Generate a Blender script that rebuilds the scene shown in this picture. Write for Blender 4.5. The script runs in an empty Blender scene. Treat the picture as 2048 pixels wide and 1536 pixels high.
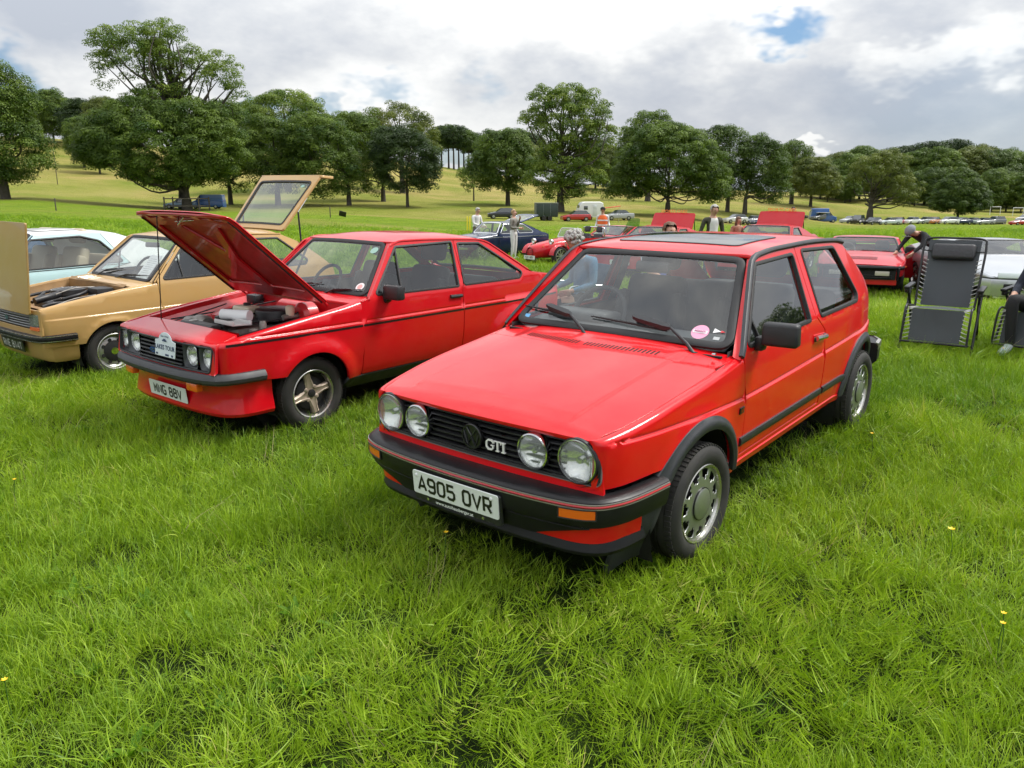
import bpy, bmesh, math, random
import numpy as np
from mathutils import Vector, Matrix, Euler
from mathutils.geometry import delaunay_2d_cdt
R_ = math.radians
SC = bpy.context.scene
COL = SC.collection
rng = np.random.default_rng(7)
random.seed(7)
# ------------------------------------------------------------ camera
CAM_H, FPX, PITCH, ROLL = 1.6957, 1549.34, 0.2367, -0.0014
cam = bpy.data.cameras.new('camera')
cam.sensor_width = 36.0
cam.lens = 36.0 * FPX / 2048.0
cam.clip_start = 0.05
cam.clip_end = 3000.0
camo = bpy.data.objects.new('camera', cam)
COL.objects.link(camo)
camo.location = (0, 0, CAM_H)
camo.rotation_mode = 'QUATERNION'
camo.rotation_quaternion = (Matrix.Rotation(math.pi / 2 - PITCH, 3, 'X') @ Matrix.Rotation(-ROLL, 3, 'Z')).to_quaternion()
SC.camera = camo
# ------------------------------------------------------------ sky, sun, exposure
SUN_EL, SUN_AZ = R_(55), R_(76)          # azimuth measured from +Y towards +X
world = bpy.data.worlds.new('World')
SC.world = world
world.use_nodes = True
SKY_GAIN = 0.34
def build_world():
	nt = world.node_tree
	nt.nodes.clear()
	N, L = nt.nodes.new, nt.links.new
	out = N('ShaderNodeOutputWorld')
	bg = N('ShaderNodeBackground')
	L(bg.outputs[0], out.inputs[0])
	sky = N('ShaderNodeTexSky')
	sky.sky_type = 'NISHITA'
	sky.sun_disc = False
	sky.sun_elevation = SUN_EL
	sky.sun_rotation = SUN_AZ
	sky.air_density = 1.0
	sky.dust_density = 1.0
	sky.ozone_density = 1.5
	tc = N('ShaderNodeTexCoord')
	def math_(op, a, b=None, c=None):
		n = N('ShaderNodeMath'); n.operation = op
		for i, v in enumerate((a, b, c)):
			if v is None: continue
			if isinstance(v, (int, float)): n.inputs[i].default_value = v
			else: L(v, n.inputs[i])
		return n.outputs[0]
	def maprange(v, a, b, c, d, smooth=True):
		n = N('ShaderNodeMapRange'); n.interpolation_type = 'SMOOTHSTEP' if smooth else 'LINEAR'
		L(v, n.inputs[0])
		for i, q in enumerate((a, b, c, d)): n.inputs[i + 1].default_value = q
		return n.outputs[0]
	mp = N('ShaderNodeMapping'); L(tc.outputs['Generated'], mp.inputs[0])
	mp.inputs['Scale'].default_value = (1, 1, 1.9)
	mp.inputs['Location'].default_value = (3.1, 1.7, 0.4)
	def noise(scale, detail, rough, dist=0.0, loc=None):
		n = N('ShaderNodeTexNoise'); n.inputs['Scale'].default_value = scale
		n.inputs['Detail'].default_value = detail; n.inputs['Roughness'].default_value = rough
		n.inputs['Distortion'].default_value = dist
		if loc:
			m = N('ShaderNodeMapping'); L(mp.outputs[0], m.inputs[0]); m.inputs['Location'].default_value = loc
			L(m.outputs[0], n.inputs['Vector'])
		else: L(mp.outputs[0], n.inputs['Vector'])
		return n.outputs['Fac']
	big = noise(3.4, 4, 0.55)
	mid = noise(8.0, 5, 0.58, 0, (5, 2, 1))
	vec = N('ShaderNodeVectorMath'); vec.operation = 'NORMALIZE'; L(tc.outputs['Generated'], vec.inputs[0])
	# irregular edge for the shaped patches: jitter the direction with noise
	jn = N('ShaderNodeTexNoise'); jn.inputs['Scale'].default_value = 14; jn.inputs['Detail'].default_value = 3; jn.inputs['Roughness'].default_value = .62
	L(mp.outputs[0], jn.inputs['Vector'])
	jm = N('ShaderNodeVectorMath'); jm.operation = 'SUBTRACT'; L(jn.outputs['Color'], jm.inputs[0]); jm.inputs[1].default_value = (.5, .5, .5)
	js = N('ShaderNodeVectorMath'); js.operation = 'SCALE'; L(jm.outputs[0], js.inputs[0]); js.inputs['Scale'].default_value = .11
	ja = N('ShaderNodeVectorMath'); ja.operation = 'ADD'; L(vec.outputs[0], ja.inputs[0]); L(js.outputs[0], ja.inputs[1])
	def pdir(u, v):
		U, V = (u - 1024) / FPX, (v - 768) / FPX
		d = Vector((U, math.cos(PITCH) - V * math.sin(PITCH) , -math.sin(PITCH) - V * math.cos(PITCH)))
		return d.normalized()
	def blob(u, v, ru, rv, soft=.35):
		"""soft-edged elliptical patch of sky seen about pixel (u, v), radii in pixels"""
		c = pdir(u, v)
		n = N('ShaderNodeVectorMath'); n.operation = 'SUBTRACT'; L(ja.outputs[0], n.inputs[0]); n.inputs[1].default_value = c
		m = N('ShaderNodeVectorMath'); m.operation = 'MULTIPLY'; L(n.outputs[0], m.inputs[0]); m.inputs[1].default_value = (FPX / ru, FPX / ru, FPX / rv)
		l = N('ShaderNodeVectorMath'); l.operation = 'LENGTH'; L(m.outputs[0], l.inputs[0])
		return maprange(l.outputs['Value'], 1 - soft, 1 + soft, 1, 0)
	def total(items):
		s = None
		for b_, w in items:
			t = math_('MULTIPLY', b_, w)
			s = t if s is None else math_('ADD', s, t)
		return s
	# cloud brightness 0 grey .. 1 white
	tone = math_('ADD', math_('MULTIPLY', big, .52), math_('MULTIPLY', mid, .54))
	bright = total([(blob(1250, 30, 330, 95, .7), .22), (blob(1850, 112, 130, 36, .5), .22), (blob(1622, 294, 17, 13, .5), .34),
					(blob(600, 190, 330, 130, .8), .14), (blob(2035, 70, 60, 50, .6), .2),
					(blob(180, 30, 330, 90, .8), -.16), (blob(1990, 300, 330, 210, .9), -.09), (blob(1480, 170, 330, 110, .8), -.05),
					(blob(1080, 130, 170, 60, .9), -.08)])
	tone = math_('ADD', tone, bright)
	t = maprange(tone, .36, .74, 0, 1, False)
	ramp = N('ShaderNodeValToRGB'); L(t, ramp.inputs[0])
	el = ramp.color_ramp.elements
	el[0].position = 0.0; el[0].color = (.48, .52, .59, 1)
	el[1].position = 1.0; el[1].color = (.97, .97, .96, 1)
	for p_, c_ in ((.28, (.58, .61, .66, 1)), (.52, (.70, .72, .745, 1)), (.76, (.86, .87, .87, 1))):
		e = el.new(p_); e.color = c_
	# where the blue shows through
	gaps = total([(blob(1572, 60, 50, 28, .5), .9), (blob(765, 186, 46, 17, .8), .6), (blob(965, 165, 22, 30, .9), .35), (blob(20, 150, 34, 26, .7), .75),
				  (blob(590, 224, 110, 12, .8), .7), (blob(1960, 250, 190, 110, .9), .2), (blob(930, 322, 80, 12, .8), .6)])
	auto = maprange(math_('ADD', math_('MULTIPLY', big, .6), math_('MULTIPLY', mid, .4)), .28, .36, .8, 0)
	gap = math_('MINIMUM', math_('ADD', gaps, auto), 1.0)
	mixg = N('ShaderNodeMix'); mixg.data_type = 'RGBA'
	skg = N('ShaderNodeMix'); skg.data_type = 'RGBA'; skg.blend_type = 'MULTIPLY'; skg.inputs['Factor'].default_value = 1
	L(sky.outputs[0], skg.inputs['A']); skg.inputs['B'].default_value = (.058, .082, .100, 1)   # sky background strength, about 0.11
	L(gap, mixg.inputs['Factor']); L(ramp.outputs[0], mixg.inputs['A']); L(skg.outputs['Result'], mixg.inputs['B'])
	L(mixg.outputs['Result'], bg.inputs['Color'])
	# an overcast sky brightens evenly from the horizon to the zenith
	sp = N('ShaderNodeSeparateXYZ'); L(vec.outputs[0], sp.inputs[0])
	st = math_('MULTIPLY', math_('ADD', math_('MULTIPLY', math_('MAXIMUM', sp.outputs['Z'], 0.0), ZENITH), 1.0), SKY_GAIN)
	L(st, bg.inputs['Strength'])
ZENITH = 1.6
build_world()
world.cycles.sampling_method = 'NONE'      # an overcast dome is even enough to need no importance map
sl = bpy.data.lights.new('sun', 'SUN')
sl.energy = 1.5
sl.angle = R_(20)          # the sun behind thin cloud
sl.color = (1.0, .965, .90)
suno = bpy.data.objects.new('sun', sl)
COL.objects.link(suno)
sdir = Vector((math.sin(SUN_AZ) * math.cos(SUN_EL), math.cos(SUN_AZ) * math.cos(SUN_EL), math.sin(SUN_EL)))
suno.rotation_euler = sdir.to_track_quat('Z', 'Y').to_euler()
suno.location = sdir * 60
SC.view_settings.view_transform = 'Standard'
SC.view_settings.look = 'None'
SC.view_settings.exposure = 1.44
SC.view_settings.gamma = 1.0
SC.view_settings.use_curve_mapping = False
SC.cycles.max_bounces = 6
SC.cycles.diffuse_bounces = 3
SC.cycles.glossy_bounces = 3
SC.cycles.use_adaptive_sampling = True
SC.cycles.adaptive_threshold = 0.015
SC.cycles.adaptive_min_samples = 12
SC.cycles.transparent_max_bounces = 24
SC.cycles.sample_clamp_indirect = 6.0
SC.cycles.caustics_reflective = False
SC.cycles.caustics_refractive = False
try:
	SC.cycles.use_denoising = True
except Exception:
	pass
# ------------------------------------------------------------ tools
def pchip(pts):
	"""smooth monotone interpolation through (x, y) points; flat slopes continued outside"""
	pts = sorted(pts, key=lambda p: p[0])
	pts = [p for i, p in enumerate(pts) if i == 0 or p[0] - pts[i - 1][0] > 1e-6]
	X = np.array([p[0] for p in pts], float); Y = np.array([p[1] for p in pts], float)
	hx = np.diff(X); d = np.diff(Y) / hx
	m = np.zeros(len(X))
	if len(X) == 2: m[:] = d[0]
	else:
		m[0], m[-1] = d[0], d[-1]
		for i in range(1, len(X) - 1):
			if d[i - 1] * d[i] > 0:
				w1, w2 = 2 * hx[i] + hx[i - 1], hx[i] + 2 * hx[i - 1]
				m[i] = (w1 + w2) / (w1 / d[i - 1] + w2 / d[i])
	def f(x):
		x = np.asarray(x, float)
		i = np.clip(np.searchsorted(X, x) - 1, 0, len(X) - 2)
		t = (x - X[i]) / hx[i]
		lo, hi = t < 0, t > 1
		tc = np.clip(t, 0, 1)
		h00 = (1 + 2 * tc) * (1 - tc) ** 2; h10 = tc * (1 - tc) ** 2
		h01 = tc * tc * (3 - 2 * tc); h11 = tc * tc * (tc - 1)
		r = h00 * Y[i] + h10 * hx[i] * m[i] + h01 * Y[i + 1] + h11 * hx[i] * m[i + 1]
		r = np.where(lo, Y[0] + m[0] * (x - X[0]), r)
		return np.where(hi, Y[-1] + m[-1] * (x - X[-1]), r)
	return f
def sstep(a, b, x):
	t = np.clip((np.asarray(x, float) - a) / (b - a), 0, 1)
	return t * t * (3 - 2 * t)
def rounded(poly, r=0.0, n=5):
	"""polygon with rounded corners; a corner may carry its own radius as third value"""
	out = []
	m = len(poly)
	for i in range(m):
		p = poly[i]; rr = p[2] if len(p) > 2 else r
		p0 = np.array(poly[i - 1][:2], float); p1 = np.array(p[:2], float); p2 = np.array(poly[(i + 1) % m][:2], float)
		a, b = p0 - p1, p2 - p1
		la, lb = np.linalg.norm(a), np.linalg.norm(b)
		if rr <= 0 or la < 1e-9 or lb < 1e-9: out.append(tuple(p1)); continue
		a /= la; b /= lb
		ang = math.acos(max(-1, min(1, a @ b)))
		if ang > 3.05: out.append(tuple(p1)); continue
		t = min(rr / math.tan(ang / 2), la * .48, lb * .48)
		q0, q2 = p1 + a * t, p1 + b * t
		for k in range(n + 1):
			s = k / n
			out.append(tuple((1 - s) ** 2 * q0 + 2 * s * (1 - s) * p1 + s * s * q2))
	return out
def densify(poly, res, closed=True):
	poly = [p for i, p in enumerate(poly) if (i == 0 and not closed) or math.dist(p[:2], poly[i - 1][:2]) > 1e-6]
	out = []
	m = len(poly)
	for i in range(m if closed else m - 1):
		p, q = np.array(poly[i], float), np.array(poly[(i + 1) % m], float)
		k = max(1, int(math.ceil(np.linalg.norm(q - p) / res)))
		for j in range(k): out.append(tuple(p + (q - p) * j / k))
	if not closed: out.append(tuple(poly[-1]))
	return out
def inpoly(P, poly):
	x, y = P[:, 0], P[:, 1]
	r = np.zeros(len(P), bool)
	m = len(poly)
	for i in range(m):
		x1, y1 = poly[i]; x2, y2 = poly[(i + 1) % m]
		if y1 == y2: continue
		c = ((y1 > y) != (y2 > y)) & (x < (x2 - x1) * (y - y1) / (y2 - y1) + x1)
		r ^= c
	return r
def area2(poly):
	p = np.array(poly); q = np.roll(p, -1, 0)
	return float(np.sum(p[:, 0] * q[:, 1] - q[:, 0] * p[:, 1])) / 2
def inset(poly, d):
	"""move a closed polygon's points inwards by d (counter-clockwise polygon)"""
	p = np.array(poly, float)
	if area2(poly) < 0: d = -d
	a = p - np.roll(p, 1, 0); b = np.roll(p, -1, 0) - p
	a /= np.linalg.norm(a, axis=1)[:, None] + 1e-12; b /= np.linalg.norm(b, axis=1)[:, None] + 1e-12
	na = np.stack([-a[:, 1], a[:, 0]], 1); nb = np.stack([-b[:, 1], b[:, 0]], 1)
	n = na + nb
	l = np.sum(n * n, 1)[:, None]
	n = n * 2 / np.maximum(l, .8)
	return [tuple(q) for q in p + n * d]
def surf(S, A, B, flip=False, e=.0015):
	A = np.asarray(A, float); B = np.asarray(B, float)
	P = S(A, B)
	da = S(A + e, B) - S(A - e, B); db = S(A, B + e) - S(A, B - e)
	n = np.cross(da, db)
	n /= np.linalg.norm(n, axis=1)[:, None] + 1e-15
	return P, (-n if flip else n)
MESHES = {}
def mesh(name, V, F, mat, N=None, smooth=True, sharp=None, mats=None, fmat=None):
	me = bpy.data.meshes.new(name)
	me.from_pydata([tuple(map(float, v)) for v in V], [], [tuple(map(int, f)) for f in F])
	for m_ in (mats if mats else [mat]): me.materials.append(m_)
	if fmat is not None: me.polygons.foreach_set('material_index', fmat)
	if smooth: me.polygons.foreach_set('use_smooth', [True] * len(me.polygons))
	me.update()
	if N is not None:
		me.normals_split_custom_set_from_vertices([tuple(map(float, n)) for n in N])
	elif sharp is not None:
		me.set_sharp_from_angle(angle=R_(sharp))
	return me
def link(name, me, parent=None, loc=None, rot=None, label=None):
	o = bpy.data.objects.new(name, me)
	COL.objects.link(o)
	if parent: o.parent = parent
	if loc is not None: o.location = loc
	if rot is not None: o.rotation_euler = rot
	if label: o['label'] = label
	return o
def thing(name, label, cat, loc=(0, 0, 0), rot=(0, 0, 0), group=None):
	o = bpy.data.objects.new(name, None)
	o.empty_display_size = .1
	COL.objects.link(o)
	o.location = loc; o.rotation_euler = rot
	return tag(o, label, cat, group)
def tag(o, label=None, cat=None, group=None, kind=None):
	if label: o['label'] = label
	if cat: o['category'] = cat
	if group: o['group'] = group
	if kind: o['kind'] = kind
	return o
def copy_tree(o, parent=None):
	c = o.copy(); COL.objects.link(c)
	if parent: c.parent = parent
	for ch in o.children: copy_tree(ch, c)
	return c
def mir(V): V = np.array(V, float); V[:, 1] *= -1; return V
def patch_arrays(outer, S, holes=(), res=.05, thick=.010, gap=.0, flip=False, lip=.0016, grid=True, extra=()):
	outer = [tuple(p[:2]) for p in outer]
	if area2(outer) < 0: outer = outer[::-1]
	holes = [h[::-1] if area2(h) > 0 else h for h in [[tuple(p[:2]) for p in h] for h in holes]]   # clockwise
	if gap: outer = inset(outer, gap)
	loops = [densify(outer, res)] + [densify(h, res * .7) for h in holes]
	pts, edges, base = [], [], 0
	for lp in loops:
		m = len(lp); pts += lp
		edges += [(base + i, base + (i + 1) % m) for i in range(m)]
		base += m
	nb = base
	if grid:
		o = np.array(outer); lo, hi = o.min(0), o.max(0)
		gx = np.arange(lo[0] + res * .5, hi[0], res); gy = np.arange(lo[1] + res * .5, hi[1], res)
		if len(gx) and len(gy):
			G = np.stack(np.meshgrid(gx, gy, indexing='ij'), -1).reshape(-1, 2)
			ok = inpoly(G, loops[0])
			for h in loops[1:]: ok &= ~inpoly(G, h)
			G = G[ok]
			if len(G):
				B = np.array(pts)
				keep = np.ones(len(G), bool)
				for i in range(0, len(G), 400):
					d = np.sqrt(((G[i:i + 400, None] - B[None]) ** 2).sum(-1)).min(1)
					keep[i:i + 400] = d > res * .45
				if len(extra):
					X_ = np.array([tuple(e_)[:2] for e_ in extra])
					for i in range(0, len(G), 400):
						keep[i:i + 400] &= np.sqrt(((G[i:i + 400, None] - X_[None]) ** 2).sum(-1)).min(1) > min(res * .6, .022)
				pts += [tuple(q) for q in G[keep]]
	pts += [tuple(e_) for e_ in extra]
	v, _, f, ov, _, _ = delaunay_2d_cdt([Vector(p) for p in pts], edges, [], 0, 1e-7)
	P2 = np.array([tuple(q) for q in v])
	T = np.array([t for t in f if len(t) == 3], int)
	cen = P2[T].mean(1)
	ok = inpoly(cen, loops[0])
	for h in loops[1:]: ok &= ~inpoly(cen, h)
	T = T[ok]
	ar = (P2[T[:, 1], 0] - P2[T[:, 0], 0]) * (P2[T[:, 2], 1] - P2[T[:, 0], 1]) - (P2[T[:, 1], 1] - P2[T[:, 0], 1]) * (P2[T[:, 2], 0] - P2[T[:, 0], 0])
	T = T[np.abs(ar) > 1e-12]; ar = ar[np.abs(ar) > 1e-12]
	T[ar < 0] = T[ar < 0][:, ::-1]
	P, Nn = surf(S, P2[:, 0], P2[:, 1], flip)
	F = [tuple(t[::-1]) if flip else tuple(t) for t in T]
	P, Nn = np.nan_to_num(P), np.nan_to_num(Nn)
	V, NN = list(P), list(Nn)
	if thick:
		inv = {}
		for i, l in enumerate(ov):
			for q in l: inv[q] = i
		base = 0
		for lp in loops:
			m = len(lp)
			idx = [inv.get(base + i, None) for i in range(m)]
			idx = [i for i in idx if i is not None]
			idx = [v_ for k_, v_ in enumerate(idx) if v_ != idx[k_ - 1]]
			base += m
			m = len(idx)
			if m < 3: continue
			pp, nn = P[idx], Nn[idx]
			tg = np.roll(pp, -1, 0) - np.roll(pp, 1, 0)
			tg /= np.linalg.norm(tg, axis=1)[:, None] + 1e-12
			out = np.cross(tg, nn)
			if flip: out = -out
			out /= np.linalg.norm(out, axis=1)[:, None] + 1e-12
			b1 = len(V)
			V += list(pp + out * lip - nn * lip * 1.3); NN += list(out * .8 + nn * .6)
			b2 = len(V)
			V += list(pp + out * lip - nn * thick); NN += list(out)
			for i in range(m):
				j = (i + 1) % m
				for (p, q, r, s) in ((idx[i], idx[j], b1 + j, b1 + i), (b1 + i, b1 + j, b2 + j, b2 + i)):
					F.append((p, s, r, q) if not flip else (p, q, r, s))
	return np.array(V), F, np.array(NN)
def patch(name, outer, S, mat, parent, holes=(), sides=1, label=None, **k):
	"""a sheet-metal panel: an outline in the surface's own two coordinates, laid on the surface S, with a folded edge.
	sides=2 also builds its mirror image; returns the list of objects"""
	V, F, N = patch_arrays(outer, S, holes, **k)
	r = [link(name, mesh(name, V, F, mat, N), parent, label=label)]
	if sides == 2:
		r.append(link(name, mesh(name, mir(V), [f[::-1] for f in F], mat, mir(N)), parent, label=label))
	return r
def strip(name, path, S, prof, mat, parent, closed=False, sides=1, flip=False, res=.04, sharp=40, label=None, ends=True):
	"""a moulding that follows a path on a surface; prof = list of (across, height) points"""
	path = densify(path, res, closed)
	A = np.array(path)
	P, N = surf(S, A[:, 0], A[:, 1], flip)
	if closed: T = np.roll(P, -1, 0) - np.roll(P, 1, 0)
	else: T = np.gradient(P, axis=0)
	T /= np.linalg.norm(T, axis=1)[:, None] + 1e-12
	B = np.cross(N, T)
	k = len(prof); n = len(P)
	V = np.concatenate([P[:, None] + B[:, None] * np.array([p[0] for p in prof])[None, :, None] + N[:, None] * np.array([p[1] for p in prof])[None, :, None]], 0).reshape(-1, 3)
	F = []
	for i in range(n if closed else n - 1):
		j = (i + 1) % n
		for a in range(k - 1): F.append((i * k + a, j * k + a, j * k + a + 1, i * k + a + 1))
	if not closed and ends:
		F.append(tuple(range(k))); F.append(tuple(reversed([(n - 1) * k + a for a in range(k)])))
	r = [link(name, mesh(name, V, F, mat, sharp=sharp), parent, label=label)]
	if sides == 2: r.append(link(name, mesh(name, mir(V), [f[::-1] for f in F], mat, sharp=sharp), parent, label=label))
	return r
def box_prof(w, h, d=.004, c=.3):
	"""moulding profile: w wide, h high, bottom d below the surface"""
	b = min(w, h) * c
	return [(w / 2, -d), (w / 2, h - b), (w / 2 - b, h), (-w / 2 + b, h), (-w / 2, h - b), (-w / 2, -d)]
def grid_mesh(name, G, mat, parent, closed_u=False, closed_v=False, sharp=35, flip=False, cap=False, label=None, sides=1, N=None):
	G = np.asarray(G, float); nu, nv = G.shape[:2]
	F = []
	for i in range(nu if closed_u else nu - 1):
		for j in range(nv if closed_v else nv - 1):
			a, b, c, d = i * nv + j, ((i + 1) % nu) * nv + j, ((i + 1) % nu) * nv + (j + 1) % nv, i * nv + (j + 1) % nv
			F.append((a, b, c, d) if not flip else (a, d, c, b))
	if cap:
		c0 = tuple(range(nv)); c1 = tuple((nu - 1) * nv + j for j in range(nv))
		F.append(c0[::-1] if flip is False else c0); F.append(c1 if flip is False else c1[::-1])
	V = G.reshape(-1, 3)
	if cap:
		me = mesh(name, V, F, mat)
		bm = bmesh.new(); bm.from_mesh(me); bmesh.ops.recalc_face_normals(bm, faces=bm.faces); bm.to_mesh(me); bm.free()
		me.set_sharp_from_angle(angle=R_(sharp))
		r = [link(name, me, parent, label=label)]
	else:
		r = [link(name, mesh(name, V, F, mat, sharp=sharp), parent, label=label)]
	if sides == 2:
		me = mesh(name, mir(V), [f[::-1] for f in F], mat, sharp=sharp)
		if cap:
			bm = bmesh.new(); bm.from_mesh(me); bmesh.ops.recalc_face_normals(bm, faces=bm.faces); bm.to_mesh(me); bm.free()
			me.set_sharp_from_angle(angle=R_(sharp))
		r.append(link(name, me, parent, label=label))
	return r
def sweep_plan(name, path, prof, mat, parent, sharp=35, closed_prof=True, res=.05, label=None, cap=True):
	"""sweep a profile of (outwards, height) along a plan path of (x, y); outwards is to the right of travel"""
	path = densify(path, res, False)
	P = np.array(path); T = np.gradient(P, axis=0); T /= np.linalg.norm(T, axis=1)[:, None]
	O = np.stack([T[:, 1], -T[:, 0]], 1)
	G = np.zeros((len(P), len(prof), 3))
	for j, q in enumerate(prof):
		G[:, j, :2] = P + O * q[0]; G[:, j, 2] = q[1]
	return grid_mesh(name, G, mat, parent, closed_v=closed_prof, cap=cap, sharp=sharp, label=label)
def lathe_arr(prof, n=48, axis='y', c=(0, 0, 0)):
	a = np.linspace(0, 2 * np.pi, n, endpoint=False)
	G = np.zeros((n, len(prof), 3))
	for j, (r, h) in enumerate(prof):
		if axis == 'y': G[:, j] = np.stack([np.cos(a) * r, np.full(n, h), np.sin(a) * r], 1)
		elif axis == 'x': G[:, j] = np.stack([np.full(n, h), np.cos(a) * r, np.sin(a) * r], 1)
		else: G[:, j] = np.stack([np.cos(a) * r, np.sin(a) * r, np.full(n, h)], 1)
	return G + np.array(c)
def lathe(name, prof, mat, parent, n=48, axis='y', c=(0, 0, 0), sharp=35, flip=False, label=None, sides=1):
	return grid_mesh(name, lathe_arr(prof, n, axis, c), mat, parent, closed_u=True, sharp=sharp, flip=flip, label=label, sides=sides)
def bm_out(name, bm, mat, parent, sharp=35, label=None, smooth=True, loc=None, rot=None):
	me = bpy.data.meshes.new(name)
	bmesh.ops.recalc_face_normals(bm, faces=bm.faces)
	bm.to_mesh(me); bm.free()
	for m_ in (mat if isinstance(mat, (list, tuple)) else [mat]): me.materials.append(m_)
	if smooth:
		me.polygons.foreach_set('use_smooth', [True] * len(me.polygons)); me.set_sharp_from_angle(angle=R_(sharp))
	return link(name, me, parent, loc, rot, label)
def bm_box(bm, size, loc=(0, 0, 0), rot=(0, 0, 0), bevel=0, seg=2, taper=None, mi=0):
	M = Matrix.Translation(loc) @ Euler(rot).to_matrix().to_4x4()
	r = bmesh.ops.create_cube(bm, size=1)
	vs = r['verts']
	for v in vs:
		v.co = Vector((v.co.x * size[0], v.co.y * size[1], v.co.z * size[2]))
		if taper and v.co.z > 0: v.co.x *= taper[0]; v.co.y *= taper[1]
	es = list({e for v in vs for e in v.link_edges})
	fs = list({f for v in vs for f in v.link_faces})
	if bevel:
		q = bmesh.ops.bevel(bm, geom=es, offset=bevel, segments=seg, affect='EDGES', profile=.5)
		vs = list({v for f in q['faces'] for v in f.verts} | {v for v in vs if v.is_valid})
		fs = list({f for v in vs for f in v.link_faces})
	for f in fs: f.material_index = mi
	for v in vs: v.co = M @ v.co
	return vs
def box(name, size, loc, mat, parent, rot=(0, 0, 0), bevel=.004, seg=2, taper=None, label=None, sides=1):
	r = []
	for s in (1, -1)[:sides]:
		bm = bmesh.new()
		bm_box(bm, size, (loc[0], loc[1] * s, loc[2]), (rot[0] * s, rot[1], rot[2] * s), bevel, seg, taper)
		r.append(bm_out(name, bm, mat, parent, label=label))
	return r
def tube_arr(path, r, n=8, up=None):
	"""round tube through 3-D points; r may be a list"""
	P = np.array(path, float); m = len(P)
	rr = np.full(m, r) if np.isscalar(r) else np.array(r, float)
	T = np.gradient(P, axis=0); T /= np.linalg.norm(T, axis=1)[:, None] + 1e-12
	nrm = np.array(up if up is not None else (0, 0, 1.0));
	if abs(T[0] @ nrm) > .9: nrm = np.array((1.0, 0, 0))
	G = np.zeros((m, n, 3)); a = np.linspace(0, 2 * np.pi, n, endpoint=False)
	for i in range(m):
		u = nrm - (nrm @ T[i]) * T[i]; u /= np.linalg.norm(u) + 1e-12
		v = np.cross(T[i], u); nrm = u
		G[i] = P[i] + rr[i] * (np.cos(a)[:, None] * u + np.sin(a)[:, None] * v)
	return G
def tube(name, path, r, mat, parent, n=8, label=None, sides=1):
	return grid_mesh(name, tube_arr(path, r, n), mat, parent, closed_v=True, cap=True, sharp=50, label=label, sides=sides)
def smooth_path(pts, n=6):
	"""Catmull-Rom through the points"""
	P = np.array(pts, float); m = len(P); out = []
	for i in range(m - 1):
		p0, p1, p2, p3 = P[max(i - 1, 0)], P[i], P[i + 1], P[min(i + 2, m - 1)]
		for k in range(n):
			t = k / n
			out.append(.5 * (2 * p1 + (p2 - p0) * t + (2 * p0 - 5 * p1 + 4 * p2 - p3) * t * t + (3 * p1 - p0 - 3 * p2 + p3) * t ** 3))
	out.append(P[-1])
	return np.array(out)
def join_arrays(parts):
	"""join (V, F) pairs"""
	V, F, b = [], [], 0
	for v, f in parts:
		V.append(np.asarray(v, float)); F += [tuple(i + b for i in q) for q in f]; b += len(v)
	return np.concatenate(V), F
def tubes_join(name, paths, mat, parent, n=6, label=None):
	parts = []
	for path, r in paths:
		G = tube_arr(path, r, n); nu, nv = G.shape[:2]
		F = [(i * nv + j, (i + 1) * nv + j, (i + 1) * nv + (j + 1) % nv, i * nv + (j + 1) % nv) for i in range(nu - 1) for j in range(nv)]
		F += [tuple(range(nv))[::-1], tuple((nu - 1) * nv + j for j in range(nv))]
		parts.append((G.reshape(-1, 3), [f[::-1] for f in F]))
	V, F = join_arrays(parts)
	return link(name, mesh(name, V, F, mat, sharp=50), parent, label=label)
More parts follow.
